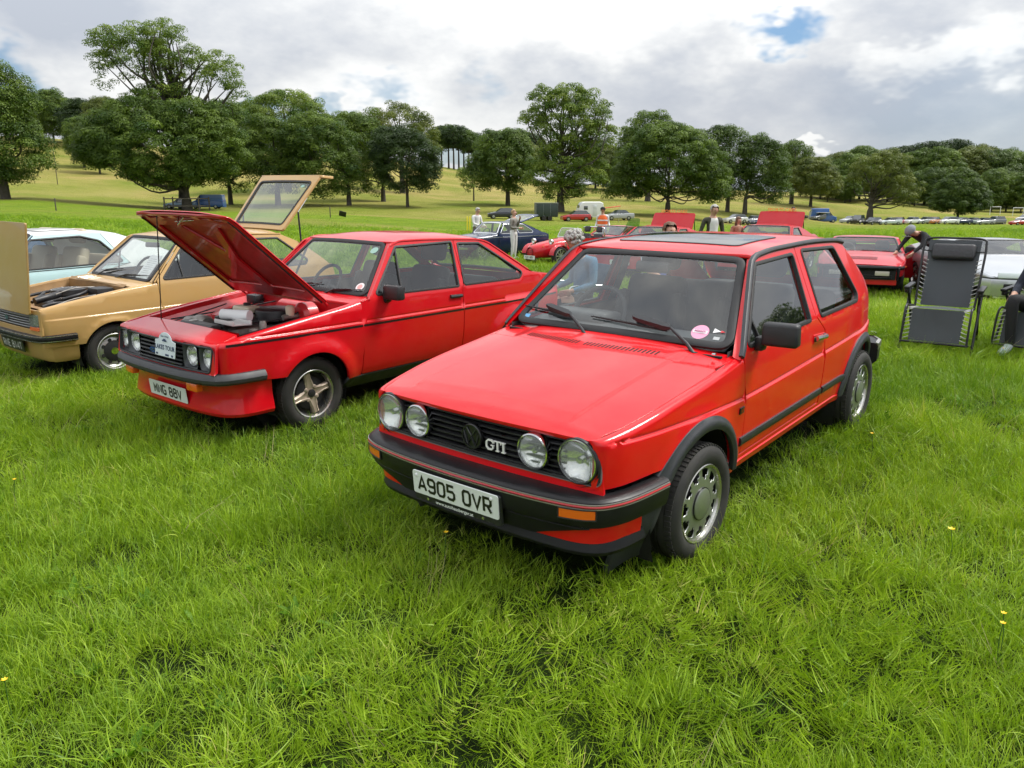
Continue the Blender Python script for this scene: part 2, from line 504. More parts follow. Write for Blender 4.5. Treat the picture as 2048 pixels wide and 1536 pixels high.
# flat lettering: strokes with mitred corners --------------------------------
GLY = {
 'A': [[(0, 0), (.5, 1), (1, 0)], [(.2, .3), (.8, .3)]],
 '9': [[(.95, .58), (.8, .46), (.25, .46), (.06, .6), (.06, .86), (.22, 1), (.78, 1), (.94, .86), (.94, .16), (.78, 0), (.25, 0), (.06, .14)]],
 '0': [[(.06, .16), (.06, .84), (.24, 1), (.76, 1), (.94, .84), (.94, .16), (.76, 0), (.24, 0), (.06, .16), (.06, .3)]],
 'O': [[(.06, .16), (.06, .84), (.24, 1), (.76, 1), (.94, .84), (.94, .16), (.76, 0), (.24, 0), (.06, .16), (.06, .3)]],
 '5': [[(.9, 1), (.1, 1), (.1, .56), (.75, .58), (.94, .44), (.94, .16), (.76, 0), (.24, 0), (.06, .14)]],
 'V': [[(0, 1), (.5, 0), (1, 1)]],
 'R': [[(.06, 0), (.06, 1), (.74, 1), (.92, .88), (.92, .58), (.74, .46), (.1, .46)], [(.5, .46), (.96, 0)]],
 'M': [[(.04, 0), (.04, 1), (.5, .35), (.96, 1), (.96, 0)]],
 'N': [[(.06, 0), (.06, 1), (.94, 0), (.94, 1)]],
 'G': [[(.93, .82), (.78, 1), (.24, 1), (.06, .84), (.06, .16), (.24, 0), (.78, 0), (.94, .14), (.94, .46), (.55, .46)]],
 '8': [[(.5, .52), (.24, .52), (.1, .64), (.1, .88), (.26, 1), (.74, 1), (.9, .88), (.9, .64), (.76, .52), (.24, .52), (.06, .4), (.06, .14), (.24, 0), (.76, 0), (.94, .14), (.94, .4), (.76, .52)]],
 'P': [[(.06, 0), (.06, 1), (.74, 1), (.92, .88), (.92, .58), (.74, .46), (.1, .46)]],
 '2': [[(.06, .82), (.22, 1), (.78, 1), (.94, .84), (.94, .6), (.08, .12), (.08, 0), (.95, 0)]],
 'D': [[(.06, .0), (.06, 1), (.7, 1), (.94, .8), (.94, .2), (.7, 0), (.0, 0)]],
 'K': [[(.06, 0), (.06, 1)], [(.95, 1), (.12, .45)], [(.35, .6), (.97, 0)]],
 'E': [[(.92, 1), (.08, 1), (.08, 0), (.92, 0)], [(.1, .52), (.8, .52)]],
 '6': [[(.9, .86), (.76, 1), (.24, 1), (.06, .84), (.06, .16), (.24, 0), (.76, 0), (.94, .14), (.94, .42), (.76, .54), (.1, .54)]],
 '1': [[(.25, .82), (.52, 1), (.52, 0)]], '4': [[(.75, 0), (.75, 1), (.05, .28), (.98, .28)]],
 'T': [[(0, 1), (1, 1)], [(.5, 1), (.5, 0)]], '3': [[(.06, .84), (.24, 1), (.76, 1), (.92, .86), (.92, .62), (.76, .52), (.4, .52)], [(.76, .52), (.94, .4), (.94, .15), (.76, 0), (.24, 0), (.06, .16)]],
 'C': [[(.93, .84), (.78, 1), (.24, 1), (.06, .84), (.06, .16), (.24, 0), (.78, 0), (.94, .16)]],
 'S': [[(.93, .84), (.78, 1), (.22, 1), (.06, .86), (.06, .64), (.22, .53), (.78, .47), (.94, .36), (.94, .14), (.78, 0), (.22, 0), (.06, .16)]],
 'I': [[(.5, 0), (.5, 1)]], 'L': [[(.1, 1), (.1, 0), (.95, 0)]], 'Y': [[(0, 1), (.5, .5), (1, 1)], [(.5, .5), (.5, 0)]], 'H': [[(.06, 0), (.06, 1)], [(.94, 0), (.94, 1)], [(.08, .5), (.92, .5)]],
 'W': [[(0, 1), (.25, 0), (.5, .8), (.75, 0), (1, 1)]], 'U': [[(.06, 1), (.06, .16), (.24, 0), (.76, 0), (.94, .16), (.94, 1)]],
 'J': [[(.8, 1), (.8, .16), (.6, 0), (.2, 0), (.04, .18)]],
}
def ribbon2(poly, w):
	p = np.array(poly, float); n = len(p)
	d = np.diff(p, axis=0); d /= np.linalg.norm(d, axis=1)[:, None] + 1e-12
	nn = np.stack([-d[:, 1], d[:, 0]], 1)
	L, Rr = [], []
	for i in range(n):
		if i == 0: m = nn[0]
		elif i == n - 1: m = nn[-1]
		else:
			m = nn[i - 1] + nn[i]; m = m / max(m @ m / 2, .35)
		L.append(p[i] + m * w / 2); Rr.append(p[i] - m * w / 2)
	return L, Rr
def lettering(text, w, h, cw, stroke, space=.35, step=.00025):
	"""(V, F) in the plane x-y, centred, lying z>=0; w = whole width limit or None"""
	V, F = [], []
	adv = []
	x = 0
	for ch in text:
		if ch == ' ': x += cw * .75; continue
		adv.append((ch, x)); x += cw + cw * space
	tot = x - cw * space
	sx = 1 if w is None else w / tot
	for ch, x0 in adv:
		for k, pl in enumerate(GLY[ch]):
			q = [((x0 + a * cw - tot / 2) * sx, (b - .5) * (h - stroke)) for a, b in pl]
			L, Rr = ribbon2(q, stroke)
			for i in range(len(q) - 1):
				b_ = len(V); z = step * (k * 7 + i % 7 + 1) * .6
				V += [(*L[i], z), (*Rr[i], z), (*Rr[i + 1], z), (*L[i + 1], z)]
				F.append((b_, b_ + 1, b_ + 2, b_ + 3))
	return np.array(V), F
def font_arrays(text, size, bold=0.0, align='CENTER', extrude=0.0, shear=0.0):
	cu = bpy.data.curves.new('lettering', 'FONT')
	cu.body = text; cu.size = size; cu.align_x = align; cu.align_y = 'CENTER'; cu.offset = bold; cu.extrude = extrude; cu.shear = shear
	cu.resolution_u = 2
	ob = bpy.data.objects.new('lettering', cu)
	COL.objects.link(ob)
	dg = bpy.context.evaluated_depsgraph_get(); dg.update()
	me = bpy.data.meshes.new_from_object(ob.evaluated_get(dg))
	V = np.array([tuple(v.co) for v in me.vertices]); F = [tuple(p.vertices) for p in me.polygons]
	bpy.data.objects.remove(ob); bpy.data.curves.remove(cu); bpy.data.meshes.remove(me)
	return V, F
def place_flat(V, O, X, Y):
	"""put flat x-y geometry at O with unit axes X (right) and Y (up)"""
	X = np.array(X, float); Y = np.array(Y, float); X /= np.linalg.norm(X); Y = Y - (Y @ X) * X; Y /= np.linalg.norm(Y)
	Z = np.cross(X, Y)
	return np.array(O) + V[:, :1] * X + V[:, 1:2] * Y + V[:, 2:3] * Z
# ------------------------------------------------------------ materials
MAT = {}
def mat(name, col=(.5, .5, .5), rough=.5, metal=0., coat=0., spec=.5, bump=None, var=None, emit=None, alpha=None, trans=0., coat_rough=.03, sheen=0):
	"""procedural surface; bump = (noise scale, strength, distance), var = (noise scale, amount, second colour)"""
	if name in MAT: return MAT[name]
	m = bpy.data.materials.new(name); m.use_nodes = True
	nt = m.node_tree; b = nt.nodes['Principled BSDF']; N, L = nt.nodes.new, nt.links.new
	b.inputs['Base Color'].default_value = (*col, 1); b.inputs['Roughness'].default_value = rough
	b.inputs['Metallic'].default_value = metal; b.inputs['Specular IOR Level'].default_value = spec
	b.inputs['Coat Weight'].default_value = coat; b.inputs['Coat Roughness'].default_value = coat_rough
	if trans: b.inputs['Transmission Weight'].default_value = trans
	if emit: b.inputs['Emission Color'].default_value = (*emit[:3], 1); b.inputs['Emission Strength'].default_value = emit[3]
	tc = N('ShaderNodeTexCoord')
	if var:
		n = N('ShaderNodeTexNoise'); n.inputs['Scale'].default_value = var[0]; n.inputs['Detail'].default_value = 7; n.inputs['Roughness'].default_value = .65
		L(tc.outputs['Object'], n.inputs['Vector'])
		r = N('ShaderNodeMapRange'); L(n.outputs['Fac'], r.inputs[0]); r.inputs[1].default_value = .38; r.inputs[2].default_value = .68; r.inputs[4].default_value = var[1]
		x = N('ShaderNodeMix'); x.data_type = 'RGBA'; L(r.outputs[0], x.inputs['Factor']); x.inputs['A'].default_value = (*col, 1); x.inputs['B'].default_value = (*var[2], 1)
		L(x.outputs['Result'], b.inputs['Base Color'])
		rr = N('ShaderNodeMapRange'); L(n.outputs['Fac'], rr.inputs[0]); rr.inputs[1].default_value = .3; rr.inputs[2].default_value = .75
		rr.inputs[3].default_value = max(rough - .06, .02); rr.inputs[4].default_value = min(rough + .12, 1); L(rr.outputs[0], b.inputs['Roughness'])
	if bump:
		n = N('ShaderNodeTexNoise'); n.inputs['Scale'].default_value = bump[0]; n.inputs['Detail'].default_value = 4
		L(tc.outputs['Object'], n.inputs['Vector'])
		q = N('ShaderNodeBump'); q.inputs['Strength'].default_value = bump[1]; q.inputs['Distance'].default_value = bump[2]
		L(n.outputs['Fac'], q.inputs['Height']); L(q.outputs[0], b.inputs['Normal'])
		if coat: L(q.outputs[0], b.inputs['Coat Normal'])
	MAT[name] = m
	return m
def paint(name, col, rough=.32, dust=.06):
	"""old car paint: colour coat under lacquer, slightly wavy, with a film of dust"""
	if name in MAT: return MAT[name]
	m = mat(name, col, rough, 0, .66, .16, bump=(3.0, .06, .02), coat_rough=.03)
	nt = m.node_tree; b = nt.nodes['Principled BSDF']; N, L = nt.nodes.new, nt.links.new
	tc = N('ShaderNodeTexCoord')
	n = N('ShaderNodeTexNoise'); n.inputs['Scale'].default_value = 5; n.inputs['Detail'].default_value = 9; n.inputs['Roughness'].default_value = .7
	L(tc.outputs['Object'], n.inputs['Vector'])
	r = N('ShaderNodeMapRange'); L(n.outputs['Fac'], r.inputs[0]); r.inputs[1].default_value = .4; r.inputs[2].default_value = .75; r.inputs[4].default_value = dust
	x = N('ShaderNodeMix'); x.data_type = 'RGBA'; L(r.outputs[0], x.inputs['Factor']); x.inputs['A'].default_value = (*col, 1); x.inputs['B'].default_value = (.42, .36, .30, 1)
	L(x.outputs['Result'], b.inputs['Base Color'])
	r2 = N('ShaderNodeMapRange'); L(n.outputs['Fac'], r2.inputs[0]); r2.inputs[1].default_value = .35; r2.inputs[2].default_value = .8; r2.inputs[3].default_value = .02; r2.inputs[4].default_value = .10
	L(r2.outputs[0], b.inputs['Coat Roughness'])
	return m
def glass(name, tint=(.86, .90, .88), refl=1.0, rough=.0):
	"""thin sheet of glass: what lies behind, tinted, and the mirror image of what lies in front"""
	if name in MAT: return MAT[name]
	m = bpy.data.materials.new(name); m.use_nodes = True
	nt = m.node_tree; nt.nodes.clear(); N, L = nt.nodes.new, nt.links.new
	o = N('ShaderNodeOutputMaterial'); t = N('ShaderNodeBsdfTransparent'); g = N('ShaderNodeBsdfGlossy'); f = N('ShaderNodeFresnel'); x = N('ShaderNodeMixShader')
	t.inputs[0].default_value = (*tint, 1); g.inputs['Roughness'].default_value = rough; f.inputs['IOR'].default_value = 1.52
	mu = N('ShaderNodeMath'); mu.operation = 'MULTIPLY_ADD'; mu.inputs[1].default_value = 1.75 * refl; mu.inputs[2].default_value = 0.005; mu.use_clamp = True
	ge = N('ShaderNodeNewGeometry'); io = N('ShaderNodeMapRange'); L(ge.outputs['Backfacing'], io.inputs[0]); io.inputs[3].default_value = 1.52; io.inputs[4].default_value = 1 / 1.52; L(io.outputs[0], f.inputs['IOR'])   # a sheet mirrors alike from both sides
	L(f.outputs[0], mu.inputs[0]); L(mu.outputs[0], x.inputs[0]); L(t.outputs[0], x.inputs[1]); L(g.outputs[0], x.inputs[2]); L(x.outputs[0], o.inputs[0])
	MAT[name] = m
	return m
M_red = paint('red_paint', (.68, .003, .007), dust=.025)
M_red2 = paint('red_paint_deep', (.56, .003, .009), dust=.03)
M_tan = paint('tan_paint', (.47, .29, .105), .4, .08)
M_black = mat('black_plastic', (.016, .016, .018), .42, bump=(260, .08, .001), var=(9, .35, (.03, .03, .032)))
M_bumper = mat('bumper_black', (.009, .009, .010), .36, spec=.28, bump=(300, .10, .001), var=(6, .4, (.018, .018, .02)))
M_flare = mat('flare_grey_black', (.030, .032, .037), .48, bump=(300, .12, .001), var=(7, .4, (.055, .057, .062)))
M_rubber = mat('rubber', (.013, .013, .014), .6, var=(14, .4, (.03, .03, .03)))
M_tyre = mat('tyre_rubber', (.017, .0165, .016), .72, bump=(90, .12, .002), var=(11, .5, (.05, .046, .038)))
M_dark = mat('underbody_black', (.008, .008, .008), .8)
M_chrome = mat('chrome', (.75, .76, .78), .12, 1.0)
M_alloy = mat('alloy_silver', (.42, .44, .42), .34, .85, var=(12, .5, (.30, .29, .26)))
M_alloy_lip = mat('alloy_lip', (.58, .57, .54), .26, .95, var=(14, .5, (.36, .32, .27)))
M_trim = mat('dark_trim', (.045, .046, .048), .75, bump=(120, .25, .002))
M_seat = mat('seat_cloth', (.050, .052, .056), .9, bump=(180, .4, .003))
M_glass = glass('window_glass', (.82, .87, .85), 1.15)
M_screen = glass('windscreen_glass', (.88, .92, .91), 1.0)
M_white = mat('white_plastic', (.75, .76, .76), .4)
M_plate = mat('plate_white', (.72, .75, .73), .35, coat=.4, var=(30, .3, (.60, .62, .60)))
M_ink = mat('plate_ink', (.01, .01, .01), .35)
M_orange = mat('indicator_orange', (.75, .13, .01), .18, coat=.8, bump=(170, .5, .004))
M_lens = mat('lamp_lens', (.82, .86, .84), .06, trans=.0, coat=1)
M_white_paint = paint('white_paint', (.70, .71, .70), .3, .08)
# ------------------------------------------------------------ ground
KU = [-700, 50, 370, 700, 900, 1130, 1340, 1500, 1620, 1740, 1920, 2300]
KA = np.array([(u - 1024) / 1594 for u in KU])
KY = [20, 60, 105, 125, 165, 200, 250, 320, 500]
KZ = [[0, .6, 1.5, 2.2, 5, 9, 16, 22, 24], [-.1, .2, 1.2, 2.0, 6, 11, 19.5, 24, 26], [-.15, -.3, -.3, .1, 3.5, 8, 15, 20, 22], [-.2, -.6, -.5, .2, 3, 7, 13.5, 18, 20],
	  [-.25, -.9, -1.2, -.3, 1.5, 4, 9.5, 12.5, 13], [-.25, -.9, -1.4, -.6, .8, 2, 5, 6.5, 7], [-.2, -.9, -1.6, -1.3, .3, 1.6, 4, 5.5, 6], [-.15, -.9, -1.9, -2.6, -.4, .8, 2.5, 4, 5],
	  [-.2, -.9, -2.0, -2.9, -1.8, .6, 2, 3.5, 4.5], [-.22, -.8, -2.0, -2.8, -3.2, -.9, .9, 2.5, 4], [-.22, -.8, -1.9, -2.7, -3.7, -2.2, -1.0, 1, 3], [-.2, -.7, -1.8, -2.6, -3.7, -2.6, -1.5, .5, 2.5]]
KF = [pchip(list(zip(KY, z))) for z in KZ]
def vnoise(x, y, seed=0):
	"""smooth value noise"""
	xi, yi = np.floor(x).astype(int), np.floor(y).astype(int)
	fx, fy = x - xi, y - yi
	fx, fy = fx * fx * (3 - 2 * fx), fy * fy * (3 - 2 * fy)
	def h(a, b):
		n = (a * 374761393 + b * 668265263 + seed * 974711) & 0x7fffffff
		n = ((n ^ (n >> 13)) * 1274126177) & 0x7fffffff
		return ((n ^ (n >> 16)) & 0xffff) / 65535.0
	return (h(xi, yi) * (1 - fx) + h(xi + 1, yi) * fx) * (1 - fy) + (h(xi, yi + 1) * (1 - fx) + h(xi + 1, yi + 1) * fx) * fy
def fbm(x, y, o=4, seed=0):
	s, a, t = 0, 1, 0
	for i in range(o):
		s = s + a * vnoise(x * 2 ** i + 17.3 * i, y * 2 ** i - 9.1 * i, seed + i); t += a; a *= .5
	return s / t
def ground_z(x, y, rough=True):
	x = np.asarray(x, float); y = np.asarray(y, float)
	near = .0266 * 7 * np.tanh(x / 7) + .0148 * np.clip(y, -4, 12) - .066
	yy = np.maximum(y, 1.0); a = np.clip(x / np.maximum(y, 6.0), KA[0], KA[-1])
	i = np.clip(np.searchsorted(KA, a) - 1, 0, len(KA) - 2)
	t = np.clip((a - KA[i]) / (KA[i + 1] - KA[i]), 0, 1)
	yc = np.clip(y, 20, 620)
	Z = np.stack([f(yc) for f in KF], 0)
	idx = np.arange(len(np.atleast_1d(a)))
	Zf = Z.reshape(len(KF), -1); i1 = np.atleast_1d(i).ravel(); tt = np.atleast_1d(t).ravel()
	far = (Zf[i1, np.arange(Zf.shape[1])] * (1 - tt) + Zf[i1 + 1, np.arange(Zf.shape[1])] * tt).reshape(np.shape(yc))
	w = sstep(9.5, 14.5, y)
	z = near * (1 - w) + far * w
	if rough:
		z = z + (fbm(x * .9 + 50, y * .9 + 50, 3, 3) - .5) * .05 * (1 - .6 * sstep(30, 90, y)) + (fbm(x * .045, y * .045, 3, 9) - .5) * 1.1 * sstep(40, 160, y)
	return z
def at(u, y, dz=0.0):
	"""ground point in picture column u at depth y"""
	x = (u - 1024) / 1594 * y
	return Vector((x, y, float(ground_z(np.array([x]), np.array([y]))[0]) + dz))
def ground_material():
	m = bpy.data.materials.new('meadow_ground'); m.use_nodes = True
	nt = m.node_tree; b = nt.nodes['Principled BSDF']; N, L = nt.nodes.new, nt.links.new
	b.inputs['Roughness'].default_value = .95; b.inputs['Specular IOR Level'].default_value = .1
	g = N('ShaderNodeNewGeometry')
	def noise(scale, det=6, rough=.6, st=(1, 1, 1)):
		mp = N('ShaderNodeMapping'); L(g.outputs['Position'], mp.inputs[0]); mp.inputs['Scale'].default_value = st
		n = N('ShaderNodeTexNoise'); n.inputs['Scale'].default_value = scale; n.inputs['Detail'].default_value = det; n.inputs['Roughness'].default_value = rough
		L(mp.outputs[0], n.inputs['Vector']); return n.outputs['Fac']
	def ramp(f, stops):
		r = N('ShaderNodeValToRGB'); L(f, r.inputs[0]); e = r.color_ramp.elements
		e[0].position, e[0].color = stops[0][0], (*stops[0][1], 1); e[1].position, e[1].color = stops[-1][0], (*stops[-1][1], 1)
		for p, c in stops[1:-1]: q = e.new(p); q.color = (*c, 1)
		return r.outputs[0]
	def mix(f, a, c):
		x = N('ShaderNodeMix'); x.data_type = 'RGBA'; L(f, x.inputs['Factor']); L(a, x.inputs['A']); L(c, x.inputs['B']); return x.outputs['Result']
	big, mid, fine = noise(.06, 5), noise(.45, 6), noise(5.0, 8, .7)
	lush = ramp(mid, [(.3, (.100, .165, .010)), (.55, (.145, .215, .014)), (.75, (.195, .240, .024))])
	dry = ramp(big, [(.30, (.130, .165, .022)), (.45, (.215, .205, .050)), (.60, (.300, .245, .085)), (.8, (.36, .28, .12))])
	at_ = N('ShaderNodeAttribute'); at_.attribute_name = 'dry'
	col = mix(at_.outputs['Fac'], lush, dry)
	soil = ramp(fine, [(.35, (.014, .026, .005)), (.6, (.030, .055, .008))])
	nr = N('ShaderNodeAttribute'); nr.attribute_name = 'turf'
	col = mix(nr.outputs['Fac'], col, soil)
	fm = N('ShaderNodeMix'); fm.data_type = 'RGBA'; fm.blend_type = 'MULTIPLY'; fm.inputs['Factor'].default_value = .55
	L(col, fm.inputs['A']); L(ramp(fine, [(.3, (.55, .6, .5)), (.7, (1.3, 1.25, 1.2))]), fm.inputs['B'])
	L(fm.outputs['Result'], b.inputs['Base Color'])
	bp = N('ShaderNodeBump'); bp.inputs['Strength'].default_value = .9; bp.inputs['Distance'].default_value = .25; L(noise(2.2, 9, .75), bp.inputs['Height']); L(bp.outputs[0], b.inputs['Normal'])
	return m
def build_ground():
	rad = np.concatenate([[.6], np.geomspace(1.2, 1100, 210)])
	ang = np.concatenate([np.radians(np.linspace(-48, 48, 241)), np.radians(np.linspace(52, 308, 65))])
	X = np.outer(rad, np.sin(ang)); Y = np.outer(rad, np.cos(ang))
	Z = ground_z(X.ravel(), Y.ravel()).reshape(X.shape)
	V = np.stack([X, Y, Z], -1).reshape(-1, 3)
	n, m = X.shape
	F = [(i * m + j, i * m + (j + 1) % m, (i + 1) * m + (j + 1) % m, (i + 1) * m + j)[::-1] for i in range(n - 1) for j in range(m)]
	c = len(V); V = np.concatenate([V, [[0, 0, float(ground_z(np.array([0.]), np.array([0.]))[0])]]])
	F += [(c, (j + 1) % m, j)[::-1] for j in range(m)]
	me = mesh('ground', V, F, ground_material())
	x, y = V[:, 0], V[:, 1]
	u = 1024 + 1594 * x / np.maximum(y, 5)
	edge = 104 - 10 * sstep(300, 900, u) + 40 * sstep(1300, 1800, u) + 14 * sstep(1700, 2000, u)
	dry = np.where(y > 5, sstep(0, 26, y - edge + (fbm(x * .06, y * .03, 3, 4) - .5) * 26) * (.62 + .38 * sstep(120, 240, y)), 0) * (1 - .35 * sstep(1500, 1800, u))
	dry = np.clip(dry + .55 * sstep(.56, .72, fbm(x * .05 + 3, y * .08, 3, 8)) * sstep(30, 70, y), 0, 1)
	turf = 1 - sstep(16, 34, np.hypot(x, y))
	for nm, v in (('dry', dry), ('turf', turf)):
		a = me.attributes.new(nm, 'FLOAT', 'POINT'); a.data.foreach_set('value', v.astype(np.float32))
	o = link('ground', me); o['kind'] = 'structure'
	tag(o, 'wide grass field rising to a dry hillside')
	return o
# ------------------------------------------------------------ grass
def leaf_mat(name, c0, c1, attr='tint', inst=None, trans=.35, rough=.55, c2=None, spec=.25):
	m = bpy.data.materials.new(name); m.use_nodes = True
	nt = m.node_tree; nt.nodes.clear(); N, L = nt.nodes.new, nt.links.new
	o = N('ShaderNodeOutputMaterial'); p = N('ShaderNodeBsdfPrincipled'); t = N('ShaderNodeBsdfTranslucent'); x = N('ShaderNodeMixShader')
	p.inputs['Roughness'].default_value = rough; p.inputs['Specular IOR Level'].default_value = spec
	a = N('ShaderNodeAttribute'); a.attribute_name = attr
	r = N('ShaderNodeValToRGB'); r.color_ramp.elements[0].color = (*c0, 1); r.color_ramp.elements[1].color = (*c1, 1)
	if c2: e = r.color_ramp.elements.new(.82); e.color = (*c1, 1); r.color_ramp.elements[-1].color = (*c2, 1)
	if inst:
		b = N('ShaderNodeAttribute'); b.attribute_type = 'INSTANCER'; b.attribute_name = inst
		s = N('ShaderNodeMath'); s.operation = 'MULTIPLY_ADD'; L(a.outputs['Fac'], s.inputs[0]); s.inputs[1].default_value = .42
		s2 = N('ShaderNodeMath'); s2.operation = 'MULTIPLY'; L(b.outputs['Fac'], s2.inputs[0]); s2.inputs[1].default_value = .62; L(s2.outputs[0], s.inputs[2])
		L(s.outputs[0], r.inputs[0])
	else: L(a.outputs['Fac'], r.inputs[0])
	L(r.outputs[0], p.inputs['Base Color'])
	hs = N('ShaderNodeMix'); hs.data_type = 'RGBA'; hs.blend_type = 'MULTIPLY'; hs.inputs['Factor'].default_value = 1; L(r.outputs[0], hs.inputs['A']); hs.inputs['B'].default_value = (1.25, 1.35, .55, 1)
	L(hs.outputs['Result'], t.inputs[0])
	x.inputs[0].default_value = trans; L(p.outputs[0], x.inputs[1]); L(t.outputs[0], x.inputs[2]); L(x.outputs[0], o.inputs[0])
	return m
def fast_mesh(name, V, F, mat_, attrs=None, smooth=False):
	"""V (n,3), F (m,k) arrays"""
	me = bpy.data.meshes.new(name)
	V = np.asarray(V, np.float32); F = np.asarray(F, np.int32)
	me.vertices.add(len(V)); me.vertices.foreach_set('co', V.ravel())
	k = F.shape[1]
	me.loops.add(F.size); me.loops.foreach_set('vertex_index', F.ravel())
	me.polygons.add(len(F)); me.polygons.foreach_set('loop_start', np.arange(0, F.size, k, dtype=np.int32))
	if smooth: me.polygons.foreach_set('use_smooth', np.ones(len(F), bool))
	me.materials.append(mat_)
	for nm, v in (attrs or {}).items():
		a = me.attributes.new(nm, 'FLOAT', 'POINT'); a.data.foreach_set('value', np.asarray(v, np.float32))
	me.update(); me.validate()
	return me
def blades(n, rad, hmin, hmax, w, bend, rg, segs=4, clump=0.0):
	"""n curved tapering grass blades"""
	ang = rg.uniform(0, 2 * np.pi, n); rr = rad * np.sqrt(rg.uniform(0, 1, n))
	bx, by = rr * np.cos(ang), rr * np.sin(ang)
	az = ang + rg.normal(0, 1.1, n); H = rg.uniform(hmin, hmax, n); bd = rg.uniform(.15, 1.0, n) * bend
	ww = w * rg.uniform(.6, 1.25, n)
	tw = rg.uniform(0, 2 * np.pi, n)
	V = np.zeros((n, segs + 1, 2, 3)); t = np.linspace(0, 1, segs + 1)
	th = bd[:, None] * t[None] * 1.9
	ds = H[:, None] / segs
	out = np.concatenate([np.zeros((n, 1)), np.cumsum(np.sin(th[:, 1:]) * ds, 1)], 1)
	up = np.concatenate([np.zeros((n, 1)), np.cumsum(np.cos(th[:, 1:]) * ds, 1)], 1)
	wd = ww[:, None] * np.maximum(1 - t[None] ** 1.8, .04) * .5
	sx, sy = -np.sin(az + .6 * np.sin(tw)), np.cos(az + .6 * np.sin(tw))
	for k, s in enumerate((-1, 1)):
		V[:, :, k, 0] = bx[:, None] + out * np.cos(az)[:, None] + s * wd * sx[:, None]
		V[:, :, k, 1] = by[:, None] + out * np.sin(az)[:, None] + s * wd * sy[:, None]
		V[:, :, k, 2] = up - .015
	base = (np.arange(n) * (segs + 1) * 2)[:, None, None]
	q = np.array([[2 * i, 2 * i + 1, 2 * i + 3, 2 * i + 2] for i in range(segs)])[None]
	F = (base + q).reshape(-1, 4)
	tint = np.repeat(rg.uniform(0, 1, n) ** 1.2, (segs + 1) * 2)
	return V.reshape(-1, 3), F, tint
def broad_leaves(n, L0, L1, w, rg, segs=5):
	parts_v, parts_f, tint, b = [], [], [], 0
	for i in range(n):
		az = rg.uniform(0, 2 * np.pi); Ln = rg.uniform(L0, L1); ww = w * rg.uniform(.7, 1.2); bd = rg.uniform(.35, 1.1); t = np.linspace(0, 1, segs + 1)
		th = .35 + bd * t * 1.25
		o = np.r_[0, np.cumsum(np.sin(th[1:]) * Ln / segs)]; u = np.r_[0, np.cumsum(np.cos(th[1:]) * Ln / segs)]
		wd = ww * (np.sin(np.pi * np.clip(t * .92 + .06, 0, 1)) ** .8) * (1 + .25 * np.sin(t * 21 + i))
		V = np.zeros((segs + 1, 3, 3))
		for k, s in enumerate((-1, 0, 1)):
			V[:, k, 0] = o * np.cos(az) - s * wd * np.sin(az) * .5; V[:, k, 1] = o * np.sin(az) + s * wd * np.cos(az) * .5; V[:, k, 2] = u - (0 if s else .25 * wd)
		F = np.array([[3 * j + c, 3 * j + c + 1, 3 * j + c + 4, 3 * j + c + 3] for j in range(segs) for c in (0, 1)])
		parts_v.append(V.reshape(-1, 3)); parts_f.append(F + b); b += (segs + 1) * 3; tint.append(np.full((segs + 1) * 3, rg.uniform(0, 1)))
	return np.concatenate(parts_v), np.concatenate(parts_f), np.concatenate(tint)
def car_rects():
	return [((0.2943, 3.9487), .8838, -.55, 2.95, .60), ((-2.0759, 6.1707), .8989, -.55, 2.9, .58), ((-4.5372, 8.0774), .9072, -.5, 2.6, .55)]
def scatter_object(name, pts, rot, scl, idx, tint, meshes, label, cat='grass'):
	"""one object whose points each carry a tuft (geometry nodes instancing of unlinked tuft meshes)"""
	coll = bpy.data.collections.new(name + '_tufts')
	for i, me in enumerate(meshes):
		o = bpy.data.objects.new('%s_tuft_%02d' % (name, i), me); coll.objects.link(o)
	me = bpy.data.meshes.new(name)
	me.vertices.add(len(pts)); me.vertices.foreach_set('co', np.asarray(pts, np.float32).ravel())
	for nm, ty, v in (('rot', 'FLOAT_VECTOR', rot), ('scl', 'FLOAT_VECTOR', scl)):
		a = me.attributes.new(nm, ty, 'POINT'); a.data.foreach_set('vector', np.asarray(v, np.float32).ravel())
	a = me.attributes.new('idx', 'INT', 'POINT'); a.data.foreach_set('value', np.asarray(idx, np.int32))
	a = me.attributes.new('ptint', 'FLOAT', 'POINT'); a.data.foreach_set('value', np.asarray(tint, np.float32))
	me.update()
	ob = link(name, me); tag(ob, label, cat, kind='stuff')
	ng = bpy.data.node_groups.new(name + '_scatter', 'GeometryNodeTree')
	ng.interface.new_socket('Geometry', in_out='INPUT', socket_type='NodeSocketGeometry'); ng.interface.new_socket('Geometry', in_out='OUTPUT', socket_type='NodeSocketGeometry')
	N, L = ng.nodes.new, ng.links.new
	gi, go = N('NodeGroupInput'), N('NodeGroupOutput')
	ci = N('GeometryNodeCollectionInfo'); ci.inputs['Collection'].default_value = coll; ci.inputs['Separate Children'].default_value = True; ci.inputs['Reset Children'].default_value = True
	ip = N('GeometryNodeInstanceOnPoints')
	def attr(nm, ty):
		n = N('GeometryNodeInputNamedAttribute'); n.data_type = ty; n.inputs['Name'].default_value = nm; return n.outputs['Attribute']
	er = N('FunctionNodeEulerToRotation'); L(attr('rot', 'FLOAT_VECTOR'), er.inputs[0])
	mp = N('GeometryNodeMeshToPoints'); L(gi.outputs[0], mp.inputs['Mesh']); L(mp.outputs[0], ip.inputs['Points'])
	L(ci.outputs[0], ip.inputs['Instance']); ip.inputs['Pick Instance'].default_value = True
	L(attr('idx', 'INT'), ip.inputs['Instance Index']); L(er.outputs[0], ip.inputs['Rotation']); L(attr('scl', 'FLOAT_VECTOR'), ip.inputs['Scale'])
	L(ip.outputs[0], go.inputs[0])
	md = ob.modifiers.new('scatter', 'NODES'); md.node_group = ng
	return ob
